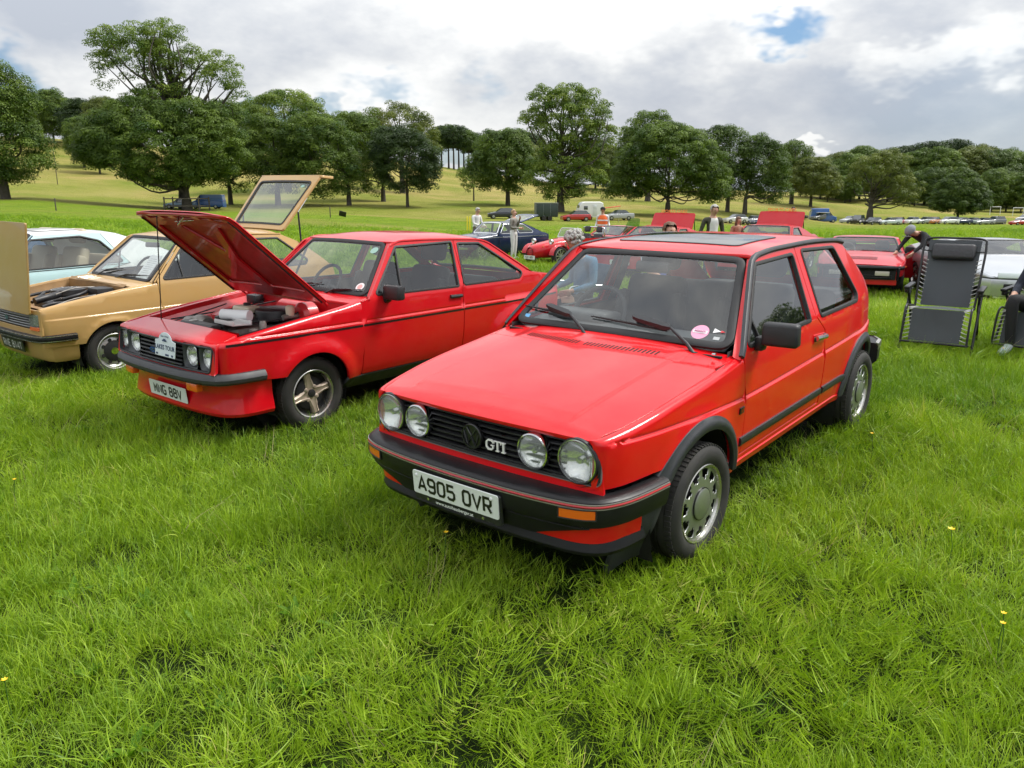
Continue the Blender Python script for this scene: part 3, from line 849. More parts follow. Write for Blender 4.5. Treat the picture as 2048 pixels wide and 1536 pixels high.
def build_grass(dens=1.0):
	rg = np.random.default_rng(11)
	MG = leaf_mat('grass_blade', (.078, .180, .010), (.330, .465, .026), inst='ptint', trans=.28, c2=(.50, .46, .15), rough=.45, spec=.28)
	MW = leaf_mat('weed_leaf', (.045, .130, .006), (.150, .280, .018), inst='ptint', trans=.3, rough=.5, spec=.2)
	MS = leaf_mat('seed_stalk', (.30, .24, .11), (.45, .40, .22), inst='ptint', trans=.2)
	tufts = []
	for i in range(7):
		V, F, t = blades(96, .11, .045, .135, .0039, .95, rg); tufts.append(fast_mesh('grass_tuft', V, F, MG, {'tint': t}))
	for i in range(3):
		V, F, t = blades(54, .13, .07, .18, .0048, 1.25, rg, 5); tufts.append(fast_mesh('grass_tuft', V, F, MG, {'tint': t}))
	nb = len(tufts)
	for i in range(4):                                            # coarse tufts for farther off
		V, F, t = blades(46, .24, .06, .15, .011, .9, rg, 3); tufts.append(fast_mesh('grass_tuft', V, F, MG, {'tint': t}))
	nf = len(tufts)
	for i in range(4):
		V, F, t = broad_leaves(7, .06, .13, .034, rg); tufts.append(fast_mesh('weed_rosette', V, F, MW, {'tint': t}))
	nw = len(tufts)
	for i in range(3):
		V, F, t = blades(4, .06, .22, .38, .0026, .75, rg, 6)
		V2, F2, t2 = blades(5, .02, .03, .05, .006, .5, rg, 2)
		tufts.append(fast_mesh('seed_stalk', V, F, MS, {'tint': t}))
	ns = len(tufts)
	P, Rt, S, I, T = [], [], [], [], []
	def add(y0, y1, d, i0, i1, smin, smax, tiltm, hvar=1.0, margin=.6, mask=None):
		A = .715 * (y1 * y1 - y0 * y0) + 2 * margin * (y1 - y0)
		n = int(A * d * dens)
		y = np.sqrt(rg.uniform(y0 * y0, y1 * y1, n)); x = rg.uniform(-1, 1, n) * (.715 * y + margin)
		ok = np.ones(n, bool)
		for (c, yaw, xa, xb, hw) in car_rects():
			lx = (x - c[0]) * math.cos(yaw) + (y - c[1]) * math.sin(yaw); ly = -(x - c[0]) * math.sin(yaw) + (y - c[1]) * math.cos(yaw)
			ok &= ~((lx > xa) & (lx < xb) & (np.abs(ly) < hw))
		if mask is not None: ok &= mask(x, y, rg)
		x, y = x[ok], y[ok]; n = len(x)
		z = ground_z(x, y)
		hgt = .42 + 1.15 * fbm(x * .75 + 20, y * .75 + 20, 3, 21)          # patches of taller and shorter grass
		wind = fbm(x * .35, y * .35, 2, 33) * 7.0
		flat = sstep(.56, .72, fbm(x * .8 + 9, y * .8, 2, 41))             # trodden patches
		tilt = np.abs(rg.normal(0, tiltm, n)) + flat * .75 + .12
		az = wind + rg.normal(0, .5, n)
		Rt.append(np.stack([tilt * np.cos(az), tilt * np.sin(az), rg.uniform(0, 2 * np.pi, n)], 1))
		s = rg.uniform(smin, smax, n)
		# short, worn grass right beside the tyres and under the sills
		under = np.ones(n)
		for (c, yaw, xa, xb, hw) in car_rects():
			lx = (x - c[0]) * math.cos(yaw) + (y - c[1]) * math.sin(yaw); ly = -(x - c[0]) * math.sin(yaw) + (y - c[1]) * math.cos(yaw)
			ins = sstep(-.95, -.70, lx) * sstep(3.3, 3.1, lx) * sstep(.86, .74, np.abs(ly))
			under = np.minimum(under, 1 - .40 * ins)
		S.append(np.stack([s, s, s * (1 + (hgt - 1) * hvar) * under], 1))
		P.append(np.stack([x, y, z], 1)); I.append(rg.integers(i0, i1, n))
		dryr = .45 * sstep(.56, .70, fbm(x * .6 + 31, y * .6, 3, 61)) * sstep(1.2, 2.6, x)
		T.append(np.clip(dryr - .18 + 1.25 * fbm(x * .55, y * .55, 4, 5) + rg.normal(0, .20, n), 0, 1))
	add(1.2, 4.5, 175, 0, nb, .75, 1.15, .28)
	add(4.5, 8.0, 125, 0, nb, .80, 1.2, .26)
	add(8.0, 14.0, 70, 0, nb, .9, 1.35, .25, margin=1)
	add(8.0, 14.0, 20, nb, nf, .7, 1.0, .2, margin=1)
	add(14.0, 26.0, 24, nb, nf, .85, 1.25, .2, margin=1)
	add(26.0, 60.0, 4.5, nb, nf, 1.3, 2.0, .2, .6, 2)
	pat = lambda x, y, r: fbm(x * .7 + 70, y * .7, 3, 51) + r.normal(0, .06, len(x)) > .60
	add(1.3, 9.0, 14, nf, nw, .55, 1.0, .12, .3, mask=pat)
	add(1.3, 12.0, 1.2, nf, nw, .6, 1.1, .12, .3)
	add(1.3, 16.0, 4.5, nw, ns, .7, 1.1, .25, .4)
	cat = lambda L_: np.concatenate(L_)
	return scatter_object('grass', cat(P), cat(Rt), cat(S), cat(I), cat(T), tufts, 'lush green meadow grass, uneven and partly trodden')
# ------------------------------------------------------------ trees
LEAF = {}
def leaf_material(kind):
	if kind not in LEAF:
		c = {'dark': ((.024, .054, .009), (.105, .162, .026)), 'mid': ((.032, .072, .010), (.155, .222, .032)), 'light': ((.052, .106, .014), (.215, .280, .042)), 'olive': ((.050, .082, .014), (.185, .212, .042)), 'black': ((.014, .033, .008), (.055, .093, .020))}[kind]
		LEAF[kind] = leaf_mat('leaf_' + kind, c[0], c[1], trans=.30, rough=.5)
	return LEAF[kind]
M_bark = mat('bark', (.050, .042, .032), .9, bump=(9, .8, .05), var=(4, .6, (.10, .09, .07)))
def leaves_at(centres, radii, per, size, rg, flat=.8, topbias=.35, tint0=None):
	"""leaf quads gathered in clumps: an uneven shell round each clump centre, fuller on its upper side"""
	n = len(centres); cnt = np.maximum((per * (radii / radii.mean()) ** 2).astype(int), 3)
	idx = np.repeat(np.arange(n), cnt); m = len(idx)
	d = rg.normal(0, 1, (m, 3)); d[:, 2] = d[:, 2] + topbias
	d /= np.linalg.norm(d, axis=1)[:, None]
	d[:, 2] = np.where(d[:, 2] < -.45, -d[:, 2], d[:, 2])
	r = radii[idx] * (1 - np.abs(rg.normal(0, .15, m)))
	c = centres[idx] + d * r[:, None] * np.array([1, 1, flat])
	nrm = d * 1.4 + rg.normal(0, .32, (m, 3)) + np.array([0, 0, .35]); nrm /= np.linalg.norm(nrm, axis=1)[:, None]
	a = np.cross(nrm, rg.normal(0, 1, (m, 3))); a /= np.linalg.norm(a, axis=1)[:, None]; b = np.cross(nrm, a)
	s = size * rg.uniform(.6, 1.35, m)
	V = np.zeros((m, 4, 3))
	for k, (p, q) in enumerate(((-1, 0), (0, -.62), (1, 0), (0, .62))): V[:, k] = c + a * (p * s)[:, None] + b * (q * s)[:, None]
	F = np.arange(m * 4).reshape(-1, 4)
	t0 = rg.uniform(.15, .75, n) if tint0 is None else tint0
	t = np.clip(t0[idx] + rg.normal(0, .11, m), 0, 1)
	return V.reshape(-1, 3), F, np.repeat(t, 4)
def limb_tubes(parts, name, parent):
	arr = []
	for path, rad, n in parts:
		G = tube_arr(path, rad, n); nu, nv = G.shape[:2]
		arr.append((G.reshape(-1, 3), [(i * nv + j, i * nv + (j + 1) % nv, (i + 1) * nv + (j + 1) % nv, (i + 1) * nv + j) for i in range(nu - 1) for j in range(nv)]))
	V, F = join_arrays(arr)
	return link(name, mesh(name, V, F, M_bark), parent)
def make_tree(name, label, base, blobs, kind, trunk_h, trunk_r, seed, group=None, clump=1.5, nclump=None, per=70, leaf=.24, openness=0.0, limbs=10, flat=.75, lean=(0, 0), fork=None, deadwood=0):
	"""blobs: list of (cx, cy, cz, rx, ry, rz) ellipsoids in metres from the base that together outline the crown;
	openness 0 = closed cauliflower crown, 1 = clumps well apart with sky between"""
	rg = np.random.default_rng(seed)
	t = thing(name, label, 'tree', base, (0, 0, 0), group)
	C, Rd = [], []
	for (cx, cy, cz, rx, ry, rz) in blobs:
		area = 4 * np.pi * ((rx * ry) ** 1.6 / 3 + (rx * rz) ** 1.6 / 3 + (ry * rz) ** 1.6 / 3) ** (1 / 1.6)
		k = max(6, int(area / (clump ** 2 * (1.15 + 1.6 * openness))))
		i = np.arange(k) + .5
		ph = np.arccos(1 - 2 * i / k); th = np.pi * (1 + 5 ** .5) * i + rg.uniform(0, 6)
		d = np.stack([np.cos(th) * np.sin(ph), np.sin(th) * np.sin(ph), np.cos(ph)], 1) + rg.normal(0, .10 + .12 * openness, (k, 3))
		d /= np.linalg.norm(d, axis=1)[:, None]
		depth = 1 - np.abs(rg.normal(0, .10 + .2 * openness, k)) + rg.normal(0, .06, k)
		depth = np.where(rg.uniform(0, 1, k) < openness * .6, rg.uniform(0, 1, k) ** .5, depth)
		c = np.array([cx, cy, cz]) + d * depth[:, None] * np.array([rx, ry, rz])
		keep = ~((d[:, 2] < -.55) & (rg.uniform(0, 1, k) < .5))
		C.append(c[keep]); Rd.append(clump * rg.uniform(.65, 1.3, keep.sum()))
	C = np.concatenate(C); Rd = np.concatenate(Rd)
	# drop clumps buried deep inside another blob
	deep = np.zeros(len(C), bool)
	for (cx, cy, cz, rx, ry, rz) in blobs:
		deep |= (((C - np.array([cx, cy, cz])) / np.array([rx, ry, rz])) ** 2).sum(1) < .42 * (1 - .7 * openness)
	C, Rd = C[~deep], Rd[~deep]
	hgt = (C[:, 2] - C[:, 2].min()) / max(np.ptp(C[:, 2]), .1)
	V, F, tint = leaves_at(C, Rd, per, leaf, rg, flat, tint0=np.clip(rg.normal(.47, .24, len(C)), 0, 1))
	link('crown', fast_mesh('crown', V, F, leaf_material(kind), {'tint': tint}), t)
	# trunk and limbs
	fk = fork or trunk_h
	tp = [(0, 0, -.3), (lean[0] * .2, lean[1] * .2, trunk_h * .3), (lean[0] * .6, lean[1] * .6, trunk_h * .75), (lean[0], lean[1], fk)]
	topz = max(b[2] + b[5] * .55 for b in blobs)
	tp += [(lean[0] * 1.3 + blobs[0][0] * .3, lean[1] * 1.3, (fk + topz) / 2), (lean[0] * 1.5 + blobs[0][0] * .4, lean[1], topz)]
	parts = [(smooth_path(tp, 4), np.interp(np.linspace(0, 1, (len(tp) - 1) * 4 + 1), [0, .06, .4, .7, 1], [trunk_r * 1.55, trunk_r * 1.12, trunk_r * .85, trunk_r * .4, .06]), 9)]
	order = rg.permutation(len(C))[:limbs]
	for j in order:
		e = C[j]; z0 = fk * rg.uniform(.75, 1.0) + (e[2] - fk) * rg.uniform(.0, .35 + .45 * openness)
		s = np.array([lean[0] * (1 + .3 * (z0 > fk)), lean[1], min(z0, topz)])
		mid = s * .45 + e * .55 + np.array([0, 0, -.08 * np.linalg.norm(e - s)]) + rg.normal(0, .12, 3) * np.linalg.norm(e - s)
		p = smooth_path([s, s * .75 + mid * .25 + np.array([0, 0, .3]), mid, e], 4)
		r0 = trunk_r * rg.uniform(.28, .5)
		parts.append((p, np.linspace(r0, .05, len(p)), 5))
	for j in range(deadwood):
		a = rg.uniform(0, 2 * np.pi); L_ = rg.uniform(.3, .6) * blobs[0][3]
		s = np.array([lean[0], lean[1], fk * rg.uniform(.9, 1.6)]); e = s + np.array([math.cos(a) * L_, math.sin(a) * L_ * .4, rg.uniform(-.15, .5) * L_])
		p = smooth_path([s, s * .5 + e * .5 + rg.normal(0, .5, 3), e], 4); parts.append((p, np.linspace(trunk_r * .3, .05, len(p)), 5))
	limb_tubes(parts, 'trunk', t)
	return t
def px(D): return D / FPX          # metres per picture pixel at depth D
def tree_px(name, label, u, D, blobs_px, kind, trunk_u=None, trunk_w=9, seed=1, vbase=None, **k):
	"""crown blobs given as (u, v, half width, half height) in picture pixels at depth D"""
	tu = trunk_u if trunk_u is not None else u
	b = at(tu, D); s = px(D)
	vb = 768 + 0  # unused
	# picture row of the base at this depth
	zc = lambda v: CAM_H + D * ( -math.tan(PITCH) * 0 )
	def Z(v):                          # height at depth D seen in row v
		t = (768 - v) / FPX
		return CAM_H + D * (t * math.cos(PITCH) - math.sin(PITCH)) / (math.cos(PITCH) + t * math.sin(PITCH))
	bl = []
	for q in blobs_px:
		uu, vv, hw, hh = q[:4]; dep = q[4] if len(q) > 4 else .85
		bl.append(((uu - tu) * s, (q[5] if len(q) > 5 else 0), Z(vv) - b.z, hw * s, hw * s * dep, hh * s))
	th = k.pop('trunk_h', None) or max(1.5, min(x[2] - x[5] * .6 for x in bl))
	return make_tree(name, label, b, bl, kind, th, trunk_w * s / 2, seed, **k)
def build_trees():
	T = tree_px
	# left edge
	T('broadleaf_tree', 'big dark green tree cut off by the left edge of the picture', -10, 108, [(-10, 275, 92, 95), (20, 225, 66, 80), (-60, 230, 80, 90), (50, 310, 52, 50), (-20, 190, 40, 50)], 'mid', trunk_u=10, trunk_w=17, seed=3, clump=1.35, per=232, leaf=0.114)
	# tall tree with an open windswept top above a dense lower skirt
	T('broadleaf_tree', 'tallest tree at left, open windswept top above a dense dark lower crown, fenced trunk', 345, 118,
	  [(300, 110, 72, 55, .8), (250, 90, 34, 36, .8), (350, 120, 62, 50, .8), (410, 145, 52, 42, .8), (455, 145, 42, 42, .8), (345, 70, 52, 26), (480, 180, 24, 18), (240, 130, 22, 46), (345, 195, 70, 25)], 'light',
	  trunk_u=368, trunk_w=24, seed=5, clump=.95, per=127, leaf=0.109, openness=1.0, limbs=44, trunk_h=2.8, fork=6.5)
	t = bpy.data.objects[-1] if False else None
	T('broadleaf_tree', 'dense dark bushy crown beneath the tallest tree at left', 330, 115,
	  [(330, 300, 112, 66), (240, 285, 62, 48), (415, 300, 74, 62), (300, 245, 76, 36), (395, 240, 64, 32), (350, 345, 84, 32), (196, 312, 30, 24)], 'mid', trunk_u=372, trunk_w=20, seed=6, clump=1.2, per=243, leaf=0.114, limbs=14, trunk_h=2.2)
	T('broadleaf_tree', 'tree half hidden behind the tallest tree at left, slim trunk showing', 455, 132, [(455, 285, 46, 75), (470, 335, 34, 45)], 'mid', trunk_u=460, trunk_w=9, seed=8, clump=1.3, per=203, leaf=0.125)
	T('broadleaf_tree', 'round domed tree top showing above its neighbours, left of centre', 578, 158, [(578, 245, 76, 52), (560, 290, 60, 50)], 'light', seed=9, clump=1.5, per=261, leaf=0.136, trunk_w=12)
	T('broadleaf_tree', 'full green tree between the raised tan tailgate and the tall tree', 555, 130, [(552, 315, 52, 68), (530, 275, 34, 34), (590, 330, 44, 55)], 'mid', seed=10, clump=1.35, per=243, leaf=0.125, trunk_w=11)
	T('broadleaf_tree', 'full green tree behind the raised tan tailgate, trunk at its right', 648, 128, [(650, 320, 62, 72), (625, 275, 50, 38), (690, 345, 30, 45)], 'mid', trunk_u=697, trunk_w=9, seed=12, clump=1.3, per=243, leaf=0.120)
	T('broadleaf_tree', 'tall narrow green tree left of the rounded black-green tree', 722, 140, [(725, 300, 46, 62), (705, 262, 32, 32), (745, 340, 32, 46)], 'mid', trunk_u=766, trunk_w=9, seed=13, clump=1.35, per=232, leaf=0.125)
	T('broadleaf_tree', 'rounded very dark tree in the middle of the field edge', 812, 128, [(812, 325, 62, 56), (790, 300, 44, 38), (845, 345, 32, 36)], 'black', trunk_u=814, trunk_w=6, seed=14, clump=1.05, per=243, leaf=0.103)
	T('broadleaf_tree', 'paler thin-leaved tree rising behind the very dark rounded tree', 805, 172, [(800, 255, 66, 40), (845, 285, 34, 44), (770, 270, 36, 30)], 'olive', seed=15, clump=1.3, per=174, leaf=0.136, openness=.45, trunk_w=10, limbs=20)
	T('broadleaf_tree', 'full green tree left of the tall central tree', 1002, 138, [(1005, 325, 56, 54), (1020, 295, 38, 30), (975, 345, 36, 34), (1035, 350, 26, 36)], 'mid', trunk_u=1015, trunk_w=9, seed=16, clump=1.2, per=243, leaf=0.120)
	T('sapling', 'small pale sapling on the slope below the pine clump', 936, 150, [(936, 360, 18, 22), (928, 345, 10, 10)], 'light', trunk_u=947, trunk_w=3, seed=17, clump=.7, per=75, leaf=0.109, openness=.6, limbs=8)
	T('broadleaf_tree', 'tall central tree with an airy top and ivy-dark trunk', 1128, 122, [(1130, 245, 62, 56, .8), (1090, 205, 30, 26), (1165, 225, 48, 42), (1195, 280, 34, 34), (1065, 240, 26, 24), (1130, 200, 44, 24), (1125, 325, 58, 52), (1090, 350, 44, 36), (1165, 350, 46, 40), (1120, 385, 44, 22)], 'light',
	  trunk_u=1120, trunk_w=17, seed=18, clump=.95, per=168, leaf=0.109, openness=.62, limbs=46, trunk_h=2.0, fork=5)
	T('broadleaf_tree', 'domed tree top behind the wide green tree right of centre', 1295, 172, [(1295, 275, 46, 44), (1270, 300, 34, 40), (1325, 300, 30, 40)], 'mid', seed=19, clump=1.4, per=243, leaf=0.136, trunk_w=10)
	T('broadleaf_tree', 'wide spreading green tree right of centre with branches low to the grass', 1335, 128, [(1335, 325, 92, 60), (1330, 285, 62, 30), (1270, 360, 44, 34), (1405, 360, 44, 36), (1250, 385, 32, 18), (1425, 385, 26, 20)], 'mid', trunk_u=1336, trunk_w=11, seed=20, clump=1.15, per=243, leaf=0.114, limbs=20)
	T('broadleaf_tree', 'dark green tree just right of the wide spreading tree', 1448, 150, [(1448, 320, 42, 56), (1425, 285, 28, 26), (1465, 360, 38, 36)], 'dark', trunk_u=1456, trunk_w=8, seed=21, clump=1.35, per=232, leaf=0.125)
	T('broadleaf_tree', 'dark green tree, second to the right of the wide spreading tree', 1520, 148, [(1522, 335, 44, 52), (1505, 300, 26, 22), (1540, 375, 32, 28)], 'dark', trunk_u=1491, trunk_w=9, seed=22, clump=1.35, per=232, leaf=0.125)
	T('broadleaf_tree', 'tree top showing behind the dark pair right of centre', 1583, 190, [(1583, 325, 32, 40)], 'mid', seed=23, clump=1.4, per=203, leaf=0.142, trunk_w=8)
	T('broadleaf_tree', 'small round pale green tree on the slope at right', 1622, 185, [(1622, 358, 46, 34), (1622, 335, 26, 18)], 'olive', trunk_u=1622, trunk_w=6, seed=24, clump=1.2, per=220, leaf=0.130, openness=.1)
	T('broadleaf_tree', 'old grey-green tree with bare dead limbs and a thick trunk, by the far parked cars', 1765, 168, [(1750, 345, 52, 38), (1790, 375, 44, 36), (1720, 350, 26, 28), (1770, 320, 32, 20), (1815, 395, 18, 20)], 'olive', trunk_u=1743, trunk_w=13, seed=25, clump=1.15, per=156, leaf=0.125, openness=.55, limbs=26, deadwood=9, trunk_h=3.2)
	T('conifer_tree', 'dark cone-shaped tree standing alone at the right by the far parked cars', 1920, 172, [(1920, 406, 53, 19), (1920, 388, 48, 18), (1920, 371, 37, 16), (1920, 356, 23, 13), (1920, 347, 11, 8)], 'dark', trunk_u=1920, trunk_w=5, seed=26, clump=1.1, per=243, leaf=0.120)
	# woods: a few different trees, copied
	rg = np.random.default_rng(77)
	protos = []
	for i, (kd, w, h) in enumerate((('dark', 5.2, 6.2), ('mid', 5.8, 6.8), ('black', 4.6, 6.0), ('olive', 5.4, 6.4), ('mid', 4.8, 7.4))):
		bl = [(0, 0, h * 1.15, w, w, h * .85), (w * .45, 0, h * .95, w * .7, w * .7, h * .6), (-w * .5, .5, h * .9, w * .65, w * .7, h * .6), (0, 0, h * 1.6, w * .55, w * .55, h * .4)]
		protos.append((bl, kd, 40 + i))
	lab = {'r': ('dark broadleaf tree of the long wood along the far right skyline', 'trees of the wood at right'), 'l': ('broadleaf tree of the hilltop wood at far left', 'trees of the hilltop wood at left'), 'c': ('broadleaf tree of the skyline wood behind the middle trees', 'trees of the skyline wood behind')}
	roots = {}
	ORD = ['first', 'second', 'third', 'fourth', 'fifth', 'sixth', 'seventh', 'eighth', 'ninth', 'tenth', 'eleventh', 'twelfth', 'thirteenth', 'fourteenth']
	WU = {}
	def wood_tree(u, D, topv, which, p):
		b = at(u, D, -.3)
		t = (768 - topv) / FPX
		ztop = CAM_H + D * (t * math.cos(PITCH) - math.sin(PITCH)) / (math.cos(PITCH) + t * math.sin(PITCH))
		h0 = protos[p][0][0]; full = protos[p][0][3][2] + protos[p][0][3][5]
		s = max((ztop - b.z) / full, .45)
		if p not in roots:
			bl, kd, sd = protos[p]
			o = make_tree('wood_tree', lab[which][0], b, bl, kd, 3.0, .32, sd, lab[which][1], clump=1.5, per=179, leaf=0.158, limbs=8)
			roots[p] = o
		else: o = copy_tree(roots[p])
		o.location = b; o['label'], o['group'] = lab[which]
		if which != 'r': o['label'] = lab[which][0] + ', %s crown from the left' % ORD[sorted(WU[which]).index((u, D))]
		q = s * rg.uniform(.92, 1.1)
		o.scale = (q, q, s); o.rotation_euler = (0, 0, rg.uniform(0, 6.28))
		return o
	for u, D, v in [(1640, 232, 318), (1672, 238, 308), (1700, 226, 312), (1718, 250, 296), (1745, 236, 312), (1775, 244, 306), (1800, 256, 298), (1826, 240, 304), (1850, 250, 290), (1872, 236, 300), (1898, 252, 286), (1926, 240, 298), (1952, 254, 294), (1978, 238, 304), (2004, 250, 302), (2030, 240, 308), (2058, 246, 306), (2090, 240, 310), (2125, 246, 312),
					(1655, 214, 345), (1690, 218, 352), (1830, 220, 345), (1862, 216, 338), (1985, 216, 340), (2015, 220, 345), (2045, 214, 350), (2075, 218, 352), (2110, 216, 355), (1600, 240, 330), (1790, 222, 350)]:
		wood_tree(u, D, v, 'r', int(rg.integers(0, 5)))
	LW = [(28, 240, 190), (62, 246, 182), (95, 252, 192), (122, 242, 184), (152, 250, 200), (180, 236, 205), (205, 240, 214), (232, 232, 200), (262, 226, 222), (175, 190, 238), (205, 180, 250), (490, 226, 214), (515, 236, 224)]
	CW = [(668, 236, 236), (700, 240, 232), (735, 246, 252), (1190, 236, 285), (1218, 232, 295), (1242, 226, 312), (985, 262, 268), (1060, 258, 272), (1040, 250, 280), (1410, 236, 292), (1560, 246, 300)]
	WU['l'], WU['c'] = [(u, D) for u, D, v in LW], [(u, D) for u, D, v in CW]
	for u, D, v in LW: wood_tree(u, D, v, 'l', int(rg.integers(0, 5)))
	for u, D, v in CW: wood_tree(u, D, v, 'c', int(rg.integers(0, 5)))
	# trees outside the picture at right, whose mirror image shows in the side windows
	for k, (az, D) in enumerate(((44, 112), (48, 118), (52, 108), (56, 116), (60, 106), (64, 112), (68, 108), (73, 116), (78, 110))):
		o = copy_tree(roots[sorted(roots)[k % len(roots)]])
		x, y = D * math.sin(R_(az)), D * math.cos(R_(az))
		o.location = (x, y, float(ground_z(np.array([x]), np.array([y]))[0])); o.scale = (1.0 + .1 * (k % 3),) * 3; o.rotation_euler = (0, 0, k)
		o['label'], o['group'] = 'tree beside the field beyond the right edge, mirrored in the red hatchback\'s windows', 'trees beyond the right edge'
	# clump of tall bare-stemmed trees on the skyline
	n0 = None
	for i, (u, v, w) in enumerate([(872, 262, 22), (884, 256, 24), (898, 252, 25), (908, 254, 24), (918, 257, 24), (928, 262, 22), (938, 266, 22), (950, 270, 20), (962, 276, 18), (1195, 330, 10), (1206, 334, 10), (1216, 336, 10)]):
		D = 286 + (i % 3) * 5 if i < 9 else 262
		lb, gp = ('slender bare-stemmed tree of the clump on the middle skyline', 'clump of bare-stemmed trees on the skyline') if i < 9 else ('thin bare-stemmed tree on the skyline right of the tall central tree', 'thin skyline stems right of centre')
		lb += ', %s from the left' % ORD[i if i < 9 else i - 9]
		T('slender_tree', lb, u, D, [(u, v + 18, w, 17), (u + 4, v + 32, w * .8, 12)], 'black' if i % 2 else 'dark', trunk_u=u, trunk_w=3.4, seed=60 + i, clump=1.3, per=133, leaf=0.174, limbs=6, group=gp, openness=.15)
# ------------------------------------------------------------ car parts shared by the cars
def lens_material():
	m = bpy.data.materials.new('fluted_lamp_glass'); m.use_nodes = True
	nt = m.node_tree; nt.nodes.clear(); N, L = nt.nodes.new, nt.links.new
	o = N('ShaderNodeOutputMaterial'); t = N('ShaderNodeBsdfTransparent'); g = N('ShaderNodeBsdfGlossy'); f = N('ShaderNodeFresnel'); x = N('ShaderNodeMixShader')
	rf = N('ShaderNodeBsdfRefraction'); rf.inputs['IOR'].default_value = 1.12; rf.inputs['Roughness'].default_value = .05
	tc = N('ShaderNodeTexCoord'); w = N('ShaderNodeTexWave'); w.bands_direction = 'Y'; w.inputs['Scale'].default_value = 26; w.inputs['Distortion'].default_value = .6
	L(tc.outputs['Object'], w.inputs['Vector'])
	bp = N('ShaderNodeBump'); bp.inputs['Strength'].default_value = .5; bp.inputs['Distance'].default_value = .004; L(w.outputs['Fac'], bp.inputs['Height'])
	L(bp.outputs[0], rf.inputs['Normal'])
	t.inputs[0].default_value = (.93, .95, .93, 1); g.inputs['Roughness'].default_value = .02; f.inputs['IOR'].default_value = 1.5
	x2 = N('ShaderNodeMixShader'); x2.inputs[0].default_value = .45; L(t.outputs[0], x2.inputs[1]); L(rf.outputs[0], x2.inputs[2])
	df = N('ShaderNodeBsdfDiffuse'); df.inputs[0].default_value = (.80, .85, .82, 1); x3 = N('ShaderNodeMixShader'); x3.inputs[0].default_value = .16; L(x2.outputs[0], x3.inputs[1]); L(df.outputs[0], x3.inputs[2]); x2 = x3
	ge = N('ShaderNodeNewGeometry'); io = N('ShaderNodeMapRange'); L(ge.outputs['Backfacing'], io.inputs[0]); io.inputs[3].default_value = 1.5; io.inputs[4].default_value = 1 / 1.5; L(io.outputs[0], f.inputs['IOR'])
	mu = N('ShaderNodeMath'); mu.operation = 'MULTIPLY'; mu.inputs[1].default_value = 1.3; L(f.outputs[0], mu.inputs[0])
	L(mu.outputs[0], x.inputs[0]); L(x2.outputs[0], x.inputs[1]); L(g.outputs[0], x.inputs[2]); L(x.outputs[0], o.inputs[0])
	return m
M_flute = lens_material()
M_reflector = mat('lamp_reflector', (.86, .87, .86), .10, 1.0, var=(25, .35, (.70, .70, .68)))
def headlight(parent, c, r, bez=True, depth=.042, tilt=0, rim_mat=None, name='headlight'):
	"""round lamp looking towards -x: bezel ring, silvered bowl, bulb shield and fluted lens"""
	x, y, z = c
	h = lathe(name, [(r * 1.10, .028), (r * 1.13, .004), (r * 1.10, -.006), (r * 1.02, -.008), (r * .985, .002), (r * .985, .012)], rim_mat or M_chrome, parent, 40, 'x', (x, y, z))[0]
	bowl = [(r * .99 * k, .006 + depth * (1 - k * k)) for k in (1, .92, .8, .65, .5, .35, .2, .08)]
	lathe('reflector', bowl, M_reflector, h, 40, 'x', (x, y, z), flip=True)
	lens = [(r * .99 * k, -.003 - .014 * (1 - k * k)) for k in (1, .85, .68, .5, .3, .1, .001)]
	lathe('lens', lens, M_flute, h, 40, 'x', (x, y, z), flip=True)
	lathe('bulb_shield', [(.001, .008), (r * .16, .010), (r * .19, .02), (r * .17, .04), (.001, .045)], M_chrome, h, 16, 'x', (x, y, z))
	return h
def tyre_profile(R, r, w):
	h = w / 2
	return [(r * .985, -h * .72), (r + .008, -h * .86), (r + (R - r) * .35, -h * 1.0), (r + (R - r) * .68, -h * .98), (R - .018, -h * .86), (R - .004, -h * .70),
			(R, -h * .45), (R - .003, -h * .43), (R - .003, -h * .38), (R, -h * .36), (R, -h * .05), (R - .004, -h * .04), (R - .004, h * .04), (R, h * .05),
			(R, h * .36), (R - .003, h * .38), (R - .003, h * .43), (R, h * .45), (R - .004, h * .70), (R - .018, h * .86), (r + (R - r) * .68, h * .98), (r + (R - r) * .35, h), (r + .008, h * .86), (r * .985, h * .72)]
def tyre_tread(R, w, n=70):
	"""cross grooves: shallow dark-edged blocks standing proud around the tread"""
	parts = []
	for side in (-1, 1):
		for i in range(n):
			a = 2 * math.pi * (i + .25 * side) / n; da = 2 * math.pi / n * .62
			y0, y1 = side * w * .24, side * w * .40
			V = []
			for (aa, yy, rr) in ((a, y0, R), (a + da, y0, R), (a + da, y1, R - .004), (a, y1, R - .004)):
				for rad in (rr - .003, rr + .0035): V.append((math.cos(aa) * rad, yy, math.sin(aa) * rad))
			F = [(1, 3, 5, 7), (0, 2, 3, 1), (2, 4, 5, 3), (4, 6, 7, 5), (6, 0, 1, 7)]
			parts.append((V, F))
	return join_arrays(parts)
